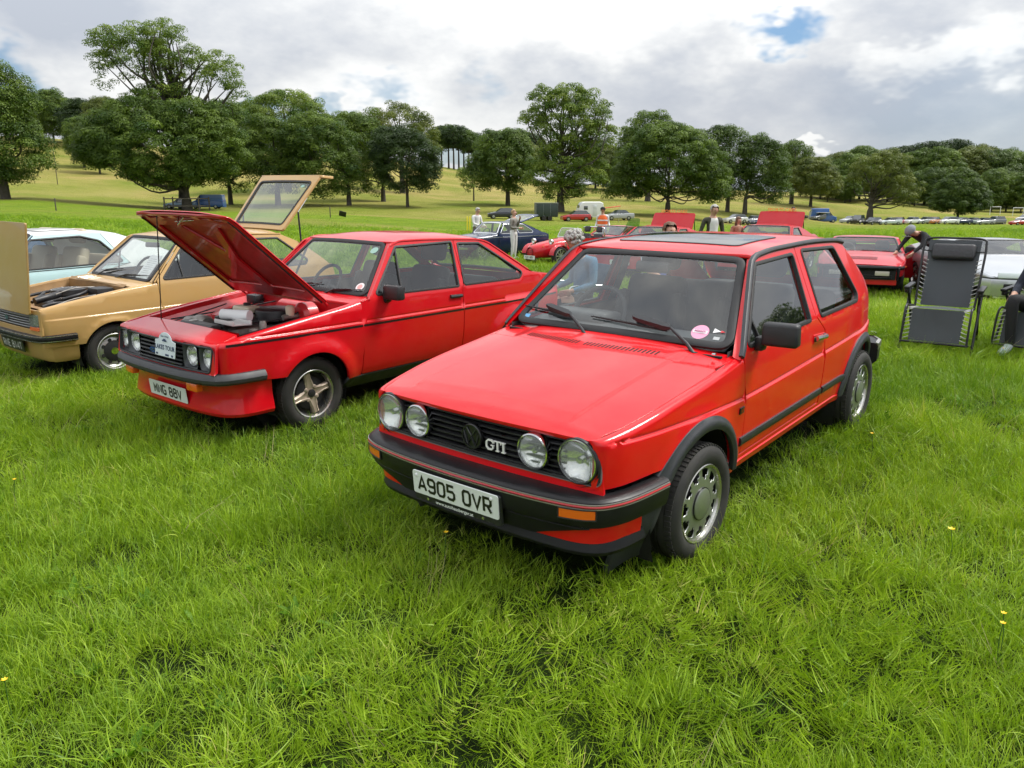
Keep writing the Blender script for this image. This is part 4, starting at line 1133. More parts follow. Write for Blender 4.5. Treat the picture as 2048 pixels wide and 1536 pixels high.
def wheel(parent, pos, R, r, w, style, steer=0., tread=True, spin=.3, mirror_side=1, lip=None):
	"""mirror_side -1: outer face towards -y"""
	hub = lathe('wheel', [(.001, -.05), (.09, -.05), (r * .7, -.03), (r * .72, .03), (.09, .05), (.001, .05)], M_dark, parent, 24, 'y')[0]
	hub.location = pos; hub.rotation_euler = (0, 0, steer)
	s = mirror_side
	t = lathe('tyre', tyre_profile(R, r, w), M_tyre, hub, 64, 'y', sharp=60)[0]
	if tread:
		V, F = tyre_tread(R, w); tr = link('tread', mesh('tread', V, F, M_tyre, smooth=False), hub); tr['kind'] = 'stuff'
	yo = w * .40      # outer plane of the rim
	def L_(nm, prof, m_, n=56, flip=False): return lathe(nm, [(a, s * b) for a, b in prof], m_, hub, n, 'y', sharp=32)[0]
	lm = lip or M_alloy_lip
	L_('rim', [(r * 1.0, yo * 1.02), (r * 1.03, yo * 1.06), (r * 1.005, yo * 1.10), (r * .955, yo * 1.03), (r * .935, yo * .86)], lm)
	L_('rim_barrel', [(r * .94, yo * .86), (r * .90, yo * .55), (r * .88, -.02), (r * .95, -yo)], M_dark if style == 'slots' else lm)
	if style == 'slots':
		S = lambda a, b: np.stack([a, np.full_like(a, 1.0) * s * (yo * .86 + .012 * (1 - (a * a + b * b) / r ** 2)), b], 1)
		circ = lambda q, n: [(q * math.cos(2 * math.pi * i / n), q * math.sin(2 * math.pi * i / n)) for i in range(n)]
		holes = []
		ns = 11
		for i in range(ns):
			a0 = 2 * math.pi * i / ns + spin
			def pt(q, d): return (r * q * math.cos(a0 + d), r * q * math.sin(a0 + d))
			hw = math.pi / ns
			holes.append([pt(.69, -hw * .34), pt(.62, -hw * .34), pt(.62, hw * .24), pt(.67, hw * .28), pt(.67, hw * .70), pt(.895, hw * .74), pt(.91, hw * .2), pt(.91, -hw * .3), pt(.895, -hw * .76), pt(.73, -hw * .76), pt(.73, -hw * .34)])
		V, F, N = patch_arrays(circ(r * .955, 60), S, holes, res=.05, thick=.006, flip=s > 0)
		link('wheel_disc', mesh('wheel_disc', V, F, M_alloy, N), hub)
		L_('brake_drum', [(.001, .0), (r * .60, .0), (r * .86, -.01), (r * .87, -.04)], M_dark)
		L_('center_cap', [(r * .395, yo * .86), (r * .40, yo * .86 + .016), (r * .37, yo * .86 + .019), (.001, yo * .86 + .021)], M_alloy)
		L_('cap_ring', [(r * .43, yo * .86), (r * .43, yo * .86 + .0145), (r * .405, yo * .86 + .0145), (r * .40, yo * .86)], M_ink)
		V, F = font_arrays('CASTLE', .022, .0005)
		V = place_flat(V, (0, s * (yo * .86 + .0235), -.026), (-s, 0, 0), (0, 0, 1)) if False else place_flat(V, (0, s * (yo * .86 + .0235), -.024), (-s, 0, 0), (0, 0, 1))
		return hub
	if style == 'fourspoke':
		mt = mat('wheel_bronze', (.46, .38, .30), .42, .35, var=(16, .6, (.30, .23, .17)))
		L_('wheel_dish', [(r * .90, yo * .52), (r * .86, yo * .22), (r * .60, yo * .08), (.001, yo * .05)], M_dark)
		for i in range(4):
			a = spin + i * math.pi / 2
			prof = [(.20, .30), (.42, .22), (.62, .155), (.88, .155)]
			G = []
			for q, hwid in prof:
				q *= r; hw = hwid * r; h0 = yo * (.62 + .14 * (q / r));
				row = []
				for (l, hh) in ((-1, -.03), (-1, -.004), (-.55, .006), (-.35, .001), (.35, .001), (.55, .006), (1, -.004), (1, -.03)):
					lx, lz = q, l * hw
					row.append((math.cos(a) * lx - math.sin(a) * lz, s * (h0 + hh), math.sin(a) * lx + math.cos(a) * lz))
				G.append(row)
			grid_mesh('spoke', G, mt, hub, sharp=30)
			bx, bz = math.cos(a + math.pi / 4) * r * .30, math.sin(a + math.pi / 4) * r * .30
			lathe('wheel_nut', [(r * .10, s * yo * .55), (r * .10, s * (yo * .70)), (r * .075, s * (yo * .70 + .004)), (r * .06, s * (yo * .70 + .012)), (.001, s * (yo * .7 + .014))], mt, hub, 12, 'y', (bx, 0, bz))
		L_('hub_plate', [(r * .36, yo * .52), (r * .33, yo * .66), (.001, yo * .68)], mt, 24)
		L_('center_cap', [(r * .17, yo * .6), (r * .165, yo * .82), (r * .12, yo * .86), (.001, yo * .87)], M_black, 24)
		return hub
	if style == 'star':
		L_('wheel_dish', [(r * .93, yo * .6), (r * .80, yo * .2), (.001, yo * .1)], M_dark)
		ns = 9
		parts = []
		for i in range(ns):
			a = spin + i * 2 * math.pi / ns
			V = []
			for q, hw in ((.18, .07), (.93, .09)):
				for l in (-1, 1):
					for hh in (-.02, 0):
						lx, lz = q * r, l * hw * r
						V.append((math.cos(a) * lx - math.sin(a) * lz, s * (yo * .85 + hh), math.sin(a) * lx + math.cos(a) * lz))
			parts.append((V, [(1, 3, 7, 5), (0, 1, 5, 4), (3, 2, 6, 7)]))
		V, F = join_arrays(parts)
		link('spokes', mesh('spokes', V, F, M_alloy_lip, smooth=False), hub)['kind'] = 'stuff'
		L_('center_cap', [(r * .25, yo * .7), (r * .22, yo * .95), (.001, yo * .98)], M_alloy, 24)
		return hub
	# pressed steel wheel with ring of holes
	L_('wheel_disc', [(r * .93, yo * .65), (r * .80, yo * .35), (r * .62, yo * .60), (r * .45, yo * .66), (r * .28, yo * .52), (.001, yo * .5)], M_alloy, 40)
	for i in range(8):
		a = spin + i * math.pi / 4
		lathe('wheel_slot', [(r * .115, 0), (r * .10, s * .004), (.001, s * .004)], M_dark, hub, 10, 'y', (math.cos(a) * r * .66, s * (yo * .60), math.sin(a) * r * .66))
	L_('center_cap', [(r * .22, yo * .5), (r * .20, yo * .78), (.001, yo * .82)], M_chrome, 24)
	return hub
def seat(parent, loc, m_, headrest=True, w=.50, back=.58, name='seat', lean=.30, hr_gap=.03):
	bm = bmesh.new()
	x, y, z = loc
	bm_box(bm, (.50, w, .16), (x - .20, y, z + .02), (0, -.12, 0), .05, 3)
	bm_box(bm, (.13, w * .98, back), (x + .10 + back * .5 * math.sin(lean), y, z + .08 + back * .5 * math.cos(lean)), (0, lean, 0), .05, 3, (1, .86))
	for s in (-1, 1):
		bm_box(bm, (.14, .09, back * .8), (x + .05 + back * .42 * math.sin(lean), y + s * w * .42, z + .08 + back * .42 * math.cos(lean)), (0, lean, 0), .04, 2)
	o = bm_out(name, bm, m_, parent)
	if headrest:
		bm = bmesh.new()
		hx, hz = x + .10 + (back + .13 + hr_gap) * math.sin(lean) - .02, z + .08 + (back + .12 + hr_gap) * math.cos(lean)
		bm_box(bm, (.10, w * .58, .19), (hx, y, hz), (0, lean * .7, 0), .045, 3)
		bm_out('headrest', bm, m_, o)
	return o
def steering_wheel(parent, loc, r=.185, tilt=.55):
	x, y, z = loc
	a = np.linspace(0, 2 * np.pi, 33)
	ring = np.stack([np.zeros(33), np.cos(a) * r, np.sin(a) * r], 1)
	Rm = np.array(Matrix.Rotation(tilt, 3, 'Y'))
	paths = [(ring @ Rm.T + loc, .015)]
	for q in ((0, -.9, -.25), (0, .9, -.25), (0, 0, -1)):
		paths.append((np.array([(0.02, 0, 0), tuple(np.array(q) * r)]) @ Rm.T + loc, .016))
	o = tubes_join('steering_wheel', paths, M_trim, parent, 8)
	box('hub_pad', (.03, .12, .09), (x + .005, y, z - .01), M_trim, o, (0, tilt, 0), .012)
	tube('steering_column', [loc, (x - .35, y, z - .22)], .03, M_trim, o)
	return o
def wiper(parent, pivot, mid, tip, S_n, lift=.012):
	"""arm from pivot to mid, blade centred on mid..tip"""
	p, m_, t = (np.array(q, float) for q in (pivot, mid, tip))
	n = np.array(S_n)
	o = tubes_join('windscreen_wiper', [([p + n * .005, p * .6 + m_ * .4 + n * .03, m_ + n * .03], [.009, .007, .006])], M_black, parent, 6)
	return o
def number_plate(parent, O, X, Y, text, w=.52, h=.111, font=.079, cw=.043, stroke=.0125, m_=None, name='number_plate', lines=None):
	"""plate in the plane X-Y about O with raised-black characters"""
	O = np.array(O, float); X = np.array(X, float); Y = np.array(Y, float)
	S = lambda a, b: place_flat(np.stack([a, b, np.zeros_like(a)], 1), O, X, Y)
	pl = patch(name, rounded([(-w / 2, -h / 2), (w / 2, -h / 2), (w / 2, h / 2), (-w / 2, h / 2)], .01), S, m_ or M_plate, parent, res=.2, thick=.006)[0]
	rows = lines or [(text, 0)]
	parts = []
	for tx, dy in rows:
		V, F = lettering(tx, None, font, cw, stroke, .30); V[:, 1] += dy
		parts.append((V + np.array([0, 0, .0012]), F))
	V, F = join_arrays(parts)
	lt = link('lettering', mesh('lettering', place_flat(V, O, X, Y), F, M_ink, smooth=False), pl); lt['kind'] = 'stuff'
	return pl
def text_part(name, txt, size, O, X, Y, m_, parent, bold=.0, lift=.0015, label=None):
	V, F = font_arrays(txt, size, bold)
	if len(V) == 0: return None
	V[:, 2] += lift
	return link(name, mesh(name, place_flat(V, O, X, Y), F, m_, smooth=False), parent, label=label)
class Side:
	"""flank of a car: half width by height, narrowed along the plan; x runs from the front axle backwards, y<0 is the left side"""
	def __init__(s, sec, plan, zb, k, top=None, r=.03, nose=None, rn=.035, bumps=None):
		s.sec, s.plan, s.zb, s.k, s.top, s.r, s.nose, s.rn, s.bumps = pchip(sec), pchip(plan), pchip(zb), k, (pchip(top) if top else None), r, nose, rn, bumps
	def Y(s, x, z):
		x = np.asarray(x, float); z = np.asarray(z, float)
		b = s.zb(x)
		y = s.sec(np.minimum(z, b)) + s.plan(x) - s.k * np.maximum(z - b, 0)
		if s.bumps is not None: y = y + s.bumps(x, z)
		return y
	def door(s, x, z, off=0.0):
		return np.stack([x, -(s.Y(x, z) + off), z], 1)
	def off(s, d): return lambda x, z: s.door(x, z, d)
	def fender(s, u, t):
		"""u and t are lengths along the skin: rolled over at the top edge and round the nose"""
		x = u.copy(); dy = np.zeros_like(u)
		if s.nose is not None:
			th = np.clip((s.nose + s.rn - u) / s.rn, 0, np.pi / 2)
			over = np.maximum(s.nose + s.rn - s.rn * np.pi / 2 - u, 0)
			inside = u < s.nose + s.rn
			x = np.where(inside, s.nose + s.rn - s.rn * np.sin(th), u)
			dy = np.where(inside, s.rn * (1 - np.cos(th)) + over, 0)
		z = t.copy()
		if s.top is not None:
			zt = s.top(x); a = zt - s.r
			th = np.clip((t - a) / s.r, 0, np.pi / 2)
			over = np.maximum(t - a - s.r * np.pi / 2, 0)
			up = t > a
			z = np.where(up, a + s.r * np.sin(th), t)
			dy = dy + np.where(up, s.r * (1 - np.cos(th)) + over, 0)
		return np.stack([x, -(s.Y(x, np.minimum(z, s.zb(x))) - dy), z], 1)
	def topt(s, x, w=.012): return float(s.top(x) - s.r + s.r * np.pi / 2 + w)
	def edge_y(s, x, w=.012): return s.Y(x, np.minimum(s.top(x) - s.r, s.zb(x))) - s.r - w
def arc(cx, cz, R, a0, a1, n=22):
	"""points on a circle, angle 0 = towards -x (front), 90 = top, degrees"""
	return [(cx - R * math.cos(R_(a)), cz + R * math.sin(R_(a))) for a in np.linspace(a0, a1, n)]
def ribbon(name, A, B, mat_, parent, n=5, bulge=0., sides=1, flip=False, sharp=60):
	"""skin between two 3-D lines with equally many points"""
	A = np.array(A, float); B = np.array(B, float)
	ax = np.cross(np.gradient(A, axis=0), B - A); ax /= np.linalg.norm(ax, axis=1)[:, None] + 1e-12
	G = np.stack([A + (B - A) * t + ax * bulge * 4 * t * (1 - t) for t in np.linspace(0, 1, n)], 1)
	return grid_mesh(name, G, mat_, parent, sides=sides, flip=flip, sharp=sharp)
def resample(P, n):
	P = np.array(P, float); d = np.r_[0, np.cumsum(np.linalg.norm(np.diff(P, axis=0), axis=1))]
	t = np.linspace(0, d[-1], n)
	return np.stack([np.interp(t, d, P[:, i]) for i in range(P.shape[1])], 1)
# ------------------------------------------------------------ red hatchback in the foreground
def build_hatchback():
	car = thing('red_hatchback_car', 'bright red boxy hatchback with four round headlights and black bumper, nearest car', 'car',
				(0.2943, 3.9487, 0.0), (0.0074, -0.0287, 0.8838))
	zs = pchip([(-.75, .754), (0, .724), (.49, .702), (1.5, .716), (2.8, .742), (3.2, .745)])
	def bumps(x, z):
		d = z - zs(x)
		fade = sstep(-.70, -.60, x)
		groove = -.008 * np.exp(-((d - .002) / .005) ** 2) * fade
		step = .009 * (1 - sstep(-.012, .004, d)) * fade
		# panel swells over both wheels
		swell = 0
		for cx in (0.0, 2.475):
			rr = np.sqrt((x - cx) ** 2 + (z - .285) ** 2)
			swell = swell + .012 * sstep(.50, .39, rr)
		return groove + step + swell
	B = Side([(.15, .66), (.24, .700), (.30, .728), (.36, .744), (.45, .757), (.58, .767), (.70, .772), (.80, .769), (.88, .763), (.945, .753)],
			 [(-.78, -.150), (-.71, -.098), (-.62, -.066), (-.5, -.042), (-.3, -.018), (0, -.004), (.4, 0), (2.0, 0), (2.4, -.006), (2.65, -.03), (2.85, -.07), (2.98, -.12), (3.08, -.19)],
			 [(0, .945), (3, .95)], .41,
			 top=[(-.75, .762), (-.5, .797), (-.2, .838), (.1, .870), (.45, .912), (.6, .93)], r=.028, nose=-.714, rn=.034, bumps=bumps)
	fen, dor = B.fender, B.door
	crease = lambda x0, x1: [(x, float(zs(x)) + d) for x in np.arange(x0, x1, .03) for d in (-.022, -.012, -.006, -.002, .002, .006, .010, .018)]
	# -- front fender
	tops = [(x, B.topt(x)) for x in np.linspace(.455, -.715, 26)]
	out = [(.478, .352), (.470, .70), (.458, B.topt(.458))] + tops + [(-.735, .775), (-.735, .556)] + arc(0, .285, .388, 45, 170)
	ext = [(x, B.topt(x, .012 - d)) for x in np.linspace(-.70, .44, 60) for d in (.006, .014, .024, .034, .044, .056)] + crease(-.70, .46)
	patch('front_fender', out, fen, M_red, car, sides=2, res=.035, gap=.002, thick=.03, extra=ext)
	strip('bonnet_gap', [(x, B.topt(x, .0155)) for x in np.linspace(-.69, .44, 24)], fen, [(.003, -.008), (.003, -.003), (-.003, -.003), (-.003, -.008)], M_dark, car, sides=2)
	# -- door with its window
	dout = rounded([(.481, .392), (1.662, .392), (1.670, .86, .05), (1.532, .960, .06), (1.524, 1.372), (.935, 1.372, .10), (.462, .935, .03)], .018)
	dhole = rounded([(.512, .950, .02), (.912, 1.326, .035), (1.472, 1.334, .03), (1.438, .950, .02)])
	ds = patch('door', dout, dor, M_red, car, [dhole], sides=2, res=.04, gap=.0034, thick=.03, extra=crease(.49, 1.65))
	qout = [(1.682, .352), (1.676, .86), (1.538, .962), (1.530, 1.372), (2.30, 1.358), (2.42, 1.315), (2.58, 1.20), (2.80, 1.06), (2.95, .965), (3.04, .87), (3.075, .74), (3.078, .50), (2.86, .45)] + arc(2.475, .285, .388, 155, 10)
	qhole = rounded([(1.612, .950, .03), (1.616, 1.344, .03), (2.206, 1.320, .07), (2.408, .992, .06), (2.350, .951, .05)])
	q = patch('rear_quarter_panel', qout, dor, M_red, car, [qhole], sides=2, res=.04, gap=.003, thick=.03, extra=crease(1.69, 3.05))
	for i, sd in enumerate(ds):
		s = -1 if i else 1
		def mk(nm, hole, par, wd, lift):
			A, F, N = patch_arrays(inset(hole, -.004), B.off(-.014), res=.08, thick=0)
			if s < 0: A, N, F = mir(A), mir(N), [f[::-1] for f in F]
			return link(nm, mesh(nm, A, F, M_glass, N), par)
		mk('window_glass', dhole, sd, 0, 0); mk('window_glass', qhole, q[i], 0, 0)
	for a, hole, ob in ((0, dhole, ds), (1, qhole, q)):
		r_ = strip('window_seal', inset(hole, .004), dor, [(.013, -.014), (.013, .003), (.008, .006), (-.006, .005), (-.010, -.014)], M_rubber, car, closed=True, sides=2, res=.03)
		for i in (0, 1): r_[i].parent = ob[i]
	# quarter-light bar in the door window, sill, moulding
	r_ = strip('quarter_light_bar', [(.668, .945), (.662, 1.10)], B.off(-.008), box_prof(.018, .008), M_rubber, car, sides=2)
	bar = strip('quarter_light_bar', [(.655, .950), (.585, 1.030)], B.off(-.008), box_prof(.004, .002), M_rubber, car, sides=2)
	for o in r_ + bar: bpy.data.objects.remove(o)
	r_ = strip('quarter_light_bar', [(.690, .948), (.660, 1.06), (.630, 1.065)], B.off(-.010), box_prof(.016, .008), M_rubber, car, sides=2)
	for o in r_: bpy.data.objects.remove(o)
	r_ = strip('quarter_light_bar', [(.70, .948), (.66, 1.08)], B.off(-.010), box_prof(.016, .008), M_rubber, car, sides=2)
	for i in (0, 1): r_[i].parent = ds[i]
	sill = patch('sill', [(.37, .312), (2.10, .312), (2.095, .384), (.372, .384)], dor, M_red, car, sides=2, res=.05, thick=.03)
	strip('sill_ridge', [(.40, .352), (2.09, .352)], dor, [(.01, -.002), (.004, .006), (-.004, .006), (-.01, -.002)], M_red, car, sides=2)
	for (x0, x1) in ((.440, 1.655), (1.685, 2.105)):
		m_ = strip('side_moulding', [(x0, .470), (x1, .470)], dor, [(.024, -.003), (.022, .008), (.010, .013), (-.010, .013), (-.022, .008), (-.024, -.003)], M_black, car, sides=2)
	# -- wheel arch flares
	def flare_S(cx):
		def S(a, b):
			th = a / .40
			x = cx - b * np.cos(th); z = .285 + b * np.sin(th)
			bul = .006 + .020 * sstep(.44, .385, b) - .010 * sstep(.385, .362, b)
			y = B.Y(x, np.minimum(z, .93)) + bul
			return np.stack([x, -y, z], 1)
		return S
	for cx, lo, hi, ow in ((0.0, -22, 171, [(-25, .56), (0, .535), (18, .49), (34, .452), (50, .436), (180, .424)]), (2.475, 8, 176, [(0, .424), (90, .430), (180, .424)])):
		w_ = pchip(ow)
		th = np.radians(np.linspace(lo, hi, 44))
		out = [(t * .40, float(w_(math.degrees(t)))) for t in th][::-1] + [(t * .40, .366) for t in th]
		patch('arch_flare', out, flare_S(cx), M_flare, car, sides=2, res=.03, thick=.03)
	# wheel wells
	for cx in (0, 2.475):
		G = [[(cx - .40 * math.cos(R_(a)), y, .285 + .40 * math.sin(R_(a))) for y in (-.74, -.45)] for a in np.linspace(-25, 190, 24)]
		grid_mesh('wheel_arch_liner', G, M_dark, car, sides=2)
		G = [[(cx - .42 * k * math.cos(R_(a)), -.45, .285 + .42 * k * math.sin(R_(a))) for k in (1, .02)] for a in np.linspace(-60, 240, 24)]
		grid_mesh('wheel_arch_wall', G, M_dark, car, sides=2)
	# -- bonnet and scuttle
	zc = pchip([(-.74, .792), (-.6, .822), (-.3, .868), (0, .904), (.3, .938), (.5, .958)])
	def H(x, y):
		e = B.edge_y(x, .014); s = np.abs(y) / e
		z0 = B.top(x) + .001
		z = z0 + (zc(x) - z0) * (1 - np.clip(s, 0, 1.2) ** 2.4)
		yr = .47 + .03 * (x + .6)
		z = z + .008 * sstep(yr + .014, yr - .010, np.abs(y)) * sstep(-.66, -.58, x)       # raised centre with a crease each side
		z = z - .022 * np.clip((-.655 - x) / .085, 0, 2) ** 1.7
		return z
	SH = lambda x, y: np.stack([x, y, H(x, y)], 1)
	fe = lambda y: -.742 + .040 * (abs(y) / .65) ** 2.2
	re = lambda y: .120 + .13 * (abs(y) / .70) ** 2
	ys = np.linspace(-1, 1, 31)
	front = [(fe(v * .633), v * .633) for v in ys]
	side_r = [(x, float(B.edge_y(x, .016))) for x in np.linspace(-.69, .22, 16)]
	back = [(re(v * .70), v * .70) for v in ys[::-1]]
	hood = patch('bonnet', front + side_r + back + [(x, -y) for x, y in side_r[::-1]], SH, M_red, car, res=.04, thick=.025, gap=.0018, extra=[(x, s_ * (.47 + .03 * (x + .6) + d)) for x in np.arange(-.64, .18, .04) for d in (-.022, -.010, -.002, .006, .014, .024) for s_ in (1, -1)] + [(x, y) for x in (-.725, -.71, -.69, -.67, -.65) for y in np.linspace(-.60, .60, 31)])[0]
	wb = lambda y: .378 + .037 * (abs(y) / .70) ** 2
	scut = [(re(v * .70) + .004, v * .70) for v in ys] + [(.34, .718), (.46, .722)] + [(wb(v * .70) + .025, v * .70) for v in ys[::-1]] + [(.46, -.722), (.34, -.718)]
	sc = patch('scuttle_panel', scut, SH, M_red, car, res=.04, thick=.02)[0]
	parts = []
	for a, b in ((.06, .44), (-.40, .02)):
		for yv in np.arange(a, b, .0225):
			x0 = re(yv) + .035
			V = []
			for (dx, dy) in ((0, -.005), (.055, -.005), (.055, .005), (0, .005)):
				z = float(H(np.array([x0 + dx]), np.array([yv + dy]))[0]); V += [(x0 + dx, yv + dy, z + .0018)]
			parts.append((V, [(0, 1, 2, 3)]))
	V, F = join_arrays(parts)
	link('air_intake_slots', mesh('air_intake_slots', V, F, M_dark, smooth=False), sc)
	box('washer_jet', (.022, .02, .012), (.335, -.655, .935), M_chrome, sc, bevel=.004)
	# -- windscreen
	def W(p, q):
		v = q / .63; hw = .70 + (.53 - .70) * v; s = p / hw
		bl = .012 * 4 * v * (1 - v) * (1 - s * s)
		x = .392 + .500 * v + .040 * s * s - bl * .6
		z = .957 + .400 * v - .012 * s * s + bl * .75
		return np.stack([x, p, z], 1)
	wout = rounded([(-.70, 0), (.70, 0), (.53, .63), (-.53, .63)], .075, 8)
	ws = patch('windscreen', inset(wout, .02), W, M_screen, car, flip=True, res=.08, thick=0)[0]
	strip('windscreen_seal', inset(wout, .014), W, [(.024, -.008), (.022, .006), (.012, .010), (-.014, .009), (-.022, .004), (-.024, -.008)], M_rubber, ws, closed=True, flip=True, res=.04)
	# -- roof
	zr = pchip([(.86, 1.352), (.95, 1.378), (1.1, 1.397), (1.5, 1.413), (1.9, 1.407), (2.3, 1.383), (2.55, 1.345), (2.65, 1.32)])
	zg = pchip([(.75, 1.30), (.84, 1.345), (.95, 1.368), (1.26, 1.385), (1.61, 1.385), (2.27, 1.362), (2.5, 1.325), (2.65, 1.29)])
	yg = lambda x: B.Y(x, zg(x)) + .004
	def RF(x, y):
		s = np.clip(np.abs(y) / yg(x), 0, 1.1)
		return zg(x) + (zr(x) - zg(x)) * (1 - s ** 3.2)
	SR = lambda x, y: np.stack([x, y, RF(x, y)], 1)
	rf = lambda y: .900 + .040 * (abs(y) / .53) ** 2
	rs = [(x, float(yg(x))) for x in np.linspace(.93, 2.45, 24)]
	rout = [(rf(v * .535), v * .535) for v in ys] + [(.93, .565)] + rs[1:] + [(2.56 - .10 * v * v, v * .50) for v in np.linspace(1, -1, 15)] + [(x, -y) for x, y in rs[:0:-1]] + [(.93, -.565)]
	shole = rounded([(1.12, -.40), (1.72, -.40), (1.72, .40), (1.12, .40)], .05)
	roof = patch('roof', rout, SR, M_red, car, [shole], res=.045, thick=.02)[0]
	sp = patch('sunroof', inset(shole, .004), lambda x, y: np.stack([x, y, RF(x, y) + .005], 1), mat('sunroof_glass', (.02, .028, .034), .03, spec=.35), roof, res=.07, thick=.012)[0]
	strip('sunroof_seal', shole, SR, [(.008, -.01), (.006, .004), (-.006, .004), (-.008, -.01)], M_rubber, sp, closed=True)
	patch('roof_lining', inset(rout, .03), lambda x, y: np.stack([x, y, RF(x, y) - .03], 1), mat('roof_lining', (.30, .30, .29), .9), car, res=.09, thick=0, flip=True)
	# pillar skin and black gutter strip along pillar and roof edge
	n = 14
	wl = W(np.array([-(.70 + (.53 - .70) * v) - .012 for v in np.linspace(-.06, 1.0, n)]), np.linspace(-.038, .628, n))
	dpts = resample([(.415, .905), (.440, .935), (.60, 1.083), (.80, 1.268), (.885, 1.345), (.93, 1.368)], n)
	dl = dor(dpts[:, 0], dpts[:, 1])
	ribbon('windscreen_pillar', wl, dl, M_red, car, 7, .006, sides=2, flip=True)
	gp = [(.425, .918), (.60, 1.088), (.80, 1.274), (.87, 1.336)] + [(x, float(zg(x)) - .004) for x in np.linspace(.95, 2.42, 18)]
	G3 = resample(smooth_path([(*p, 0) for p in gp], 3)[:, :2], 40)
	strip('gutter_strip', [tuple(p) for p in G3], B.off(.004), [(.016, -.012), (.014, .006), (.005, .012), (-.008, .011), (-.016, .002), (-.016, -.012)], M_flare, car, sides=2)
	# rear closing: tailgate with glass, tail panel
	TG = [(2.50, 1.335, .49), (2.62, 1.24, .54), (2.80, 1.11, .585), (2.97, .985, .62), (3.07, .88, .62), (3.10, .70, .62), (3.09, .45, .60)]
	def tail(p, q):
		t = np.clip(q, 0, 6); f = lambda i: pchip([(k, TG[k][i]) for k in range(7)])(t)
		hw = f(2); s = p / .62
		return np.stack([f(0) - .05 * s * s, s * hw, f(1)], 1)
	th = rounded([(-.50, .35), (.50, .35), (.54, 2.7), (-.54, 2.7)], .1)
	tg = patch('tailgate', [(-.62, 0), (.62, 0), (.62, 6), (-.62, 6)], tail, M_red, car, [th], res=.12, thick=0, flip=True)[0]
	patch('rear_window', th, lambda p, q: tail(p, q) - np.array([.01, 0, .01]), M_glass, tg, res=.15, thick=0, flip=True)
	box('rear_light', (.03, .22, .14), (3.085, .50, .80), mat('tail_lamp_red', (.45, .01, .01), .15, coat=1), car, bevel=.01, sides=2)
	rb = [(2.86, .790), (3.02, .765), (3.12, .70), (3.17, .58), (3.19, .3), (3.195, 0)]
	rpath = [(a, -b) for a, b in rb] + [(a, b) for a, b in rb[-2::-1]]
	sweep_plan('rear_bumper', rpath, [(-.08, .575), (-.01, .570), (0, .555), (0, .44), (-.03, .41), (-.08, .41)], M_bumper, car)
	sweep_plan('rear_bumper_trim', rpath, [(-.02, .578), (.002, .572), (.006, .545), (.002, .520), (-.004, .520)], M_alloy_lip, car)
	# -- nose: fascia, grille, lamps
	fx = lambda y, z: -.724 + .032 * (np.abs(y) / .66) ** 2.4 + (z - .66) * .10
	FS = lambda y, z: np.stack([fx(y, z), y, z], 1)
	lamps = [(.565, .666, .090), (.350, .668, .073), (-.350, .668, .073), (-.565, .666, .090)]
	ap = rounded([(-.668, .575, .03), (-.462, .578, .01), (.462, .578, .01), (.668, .575, .03), (.655, .758, .025), (-.655, .758, .025)])
	fp = patch('front_panel', rounded([(-.685, .505), (.685, .505), (.660, .762), (-.660, .762)], .02), FS, M_red, car, [ap], flip=True, res=.06, thick=.02)[0]
	gr = patch('grille', inset(ap, -.006), lambda y, z: FS(y, z) + np.array([.05, 0, 0]), M_dark, car, flip=True, res=.1, thick=0)[0]
	strip('grille_surround', inset(ap, .004), FS, [(.010, -.02), (.010, .004), (.006, .007), (-.004, .006), (-.008, -.03)], M_black, gr, closed=True, flip=True)
	strip('grille_trim_line', inset(ap, -.006), FS, [(.0035, -.002), (.002, .006), (-.002, .006), (-.0035, -.002)], mat('grey_trim', (.16, .15, .15), .4), gr, closed=True, flip=True)
	for k in range(7):
		z = .592 + k * .0245
		strip('grille_slat', [(-.50, z), (.50, z)], FS, [(.005, -.035), (.0065, -.010), (.004, -.004), (-.002, -.004), (-.005, -.012), (-.006, -.035)], M_black, gr, flip=True, res=.06)
	for (y, z, r) in lamps:
		big = r > .08
		c = (float(fx(np.array(y), np.array(z))) - (.012 if big else .022), y, z)
		if big:
			lathe('lamp_bezel', [(r * 1.15, .020), (r * 1.17, .006), (r * 1.14, -.004), (r * 1.08, .010), (r * 1.04, .05)], M_black, gr, 44, 'x', (c[0] + .004, c[1], c[2] - .010))
		headlight(car, c, r, rim_mat=M_black if big else M_chrome)
		if big: lathe('lamp_ring', [(r * 1.06, .006), (r * 1.05, -.010), (r * 1.0, -.011), (r * .985, .0)], M_chrome, gr, 44, 'x', c)
		else: lathe('lamp_shell', [(r * 1.1, .02), (r * .95, .06), (r * .5, .075)], M_black, gr, 30, 'x', c)
	# round emblem on the grille
	bc = (float(fx(np.array(0.), np.array(.66))) - .012, 0, .662)
	em = lathe('emblem', [(.060, .012), (.060, -.004), (.057, -.008), (.051, -.008), (.049, -.002), (.001, -.002)], mat('emblem_black', (.012, .012, .013), .3), car, 40, 'x', bc)[0]
	parts = []
	for k, pl in enumerate(([(-.030, .040), (0, .002), (.030, .040)], [(-.046, .022), (-.022, -.040), (0, .0), (.022, -.040), (.046, .022)])):
		G = tube_arr([(0, a, b) for a, b in pl], .0055, 6)
		nu, nv = G.shape[:2]
		parts.append((G.reshape(-1, 3), [(i * nv + j, (i + 1) * nv + j, (i + 1) * nv + (j + 1) % nv, i * nv + (j + 1) % nv) for i in range(nu - 1) for j in range(nv)]))
	V, F = join_arrays(parts)
	link('emblem_letters', mesh('emblem_letters', V + np.array(bc) + np.array([-.004, 0, 0]), F, mat('emblem_gloss', (.03, .03, .032), .22), sharp=40), em)
	# GTI in serif capitals
	def serif(a, b, w=.011, h=.0045): return [(a - w, b), (a + w, b)]
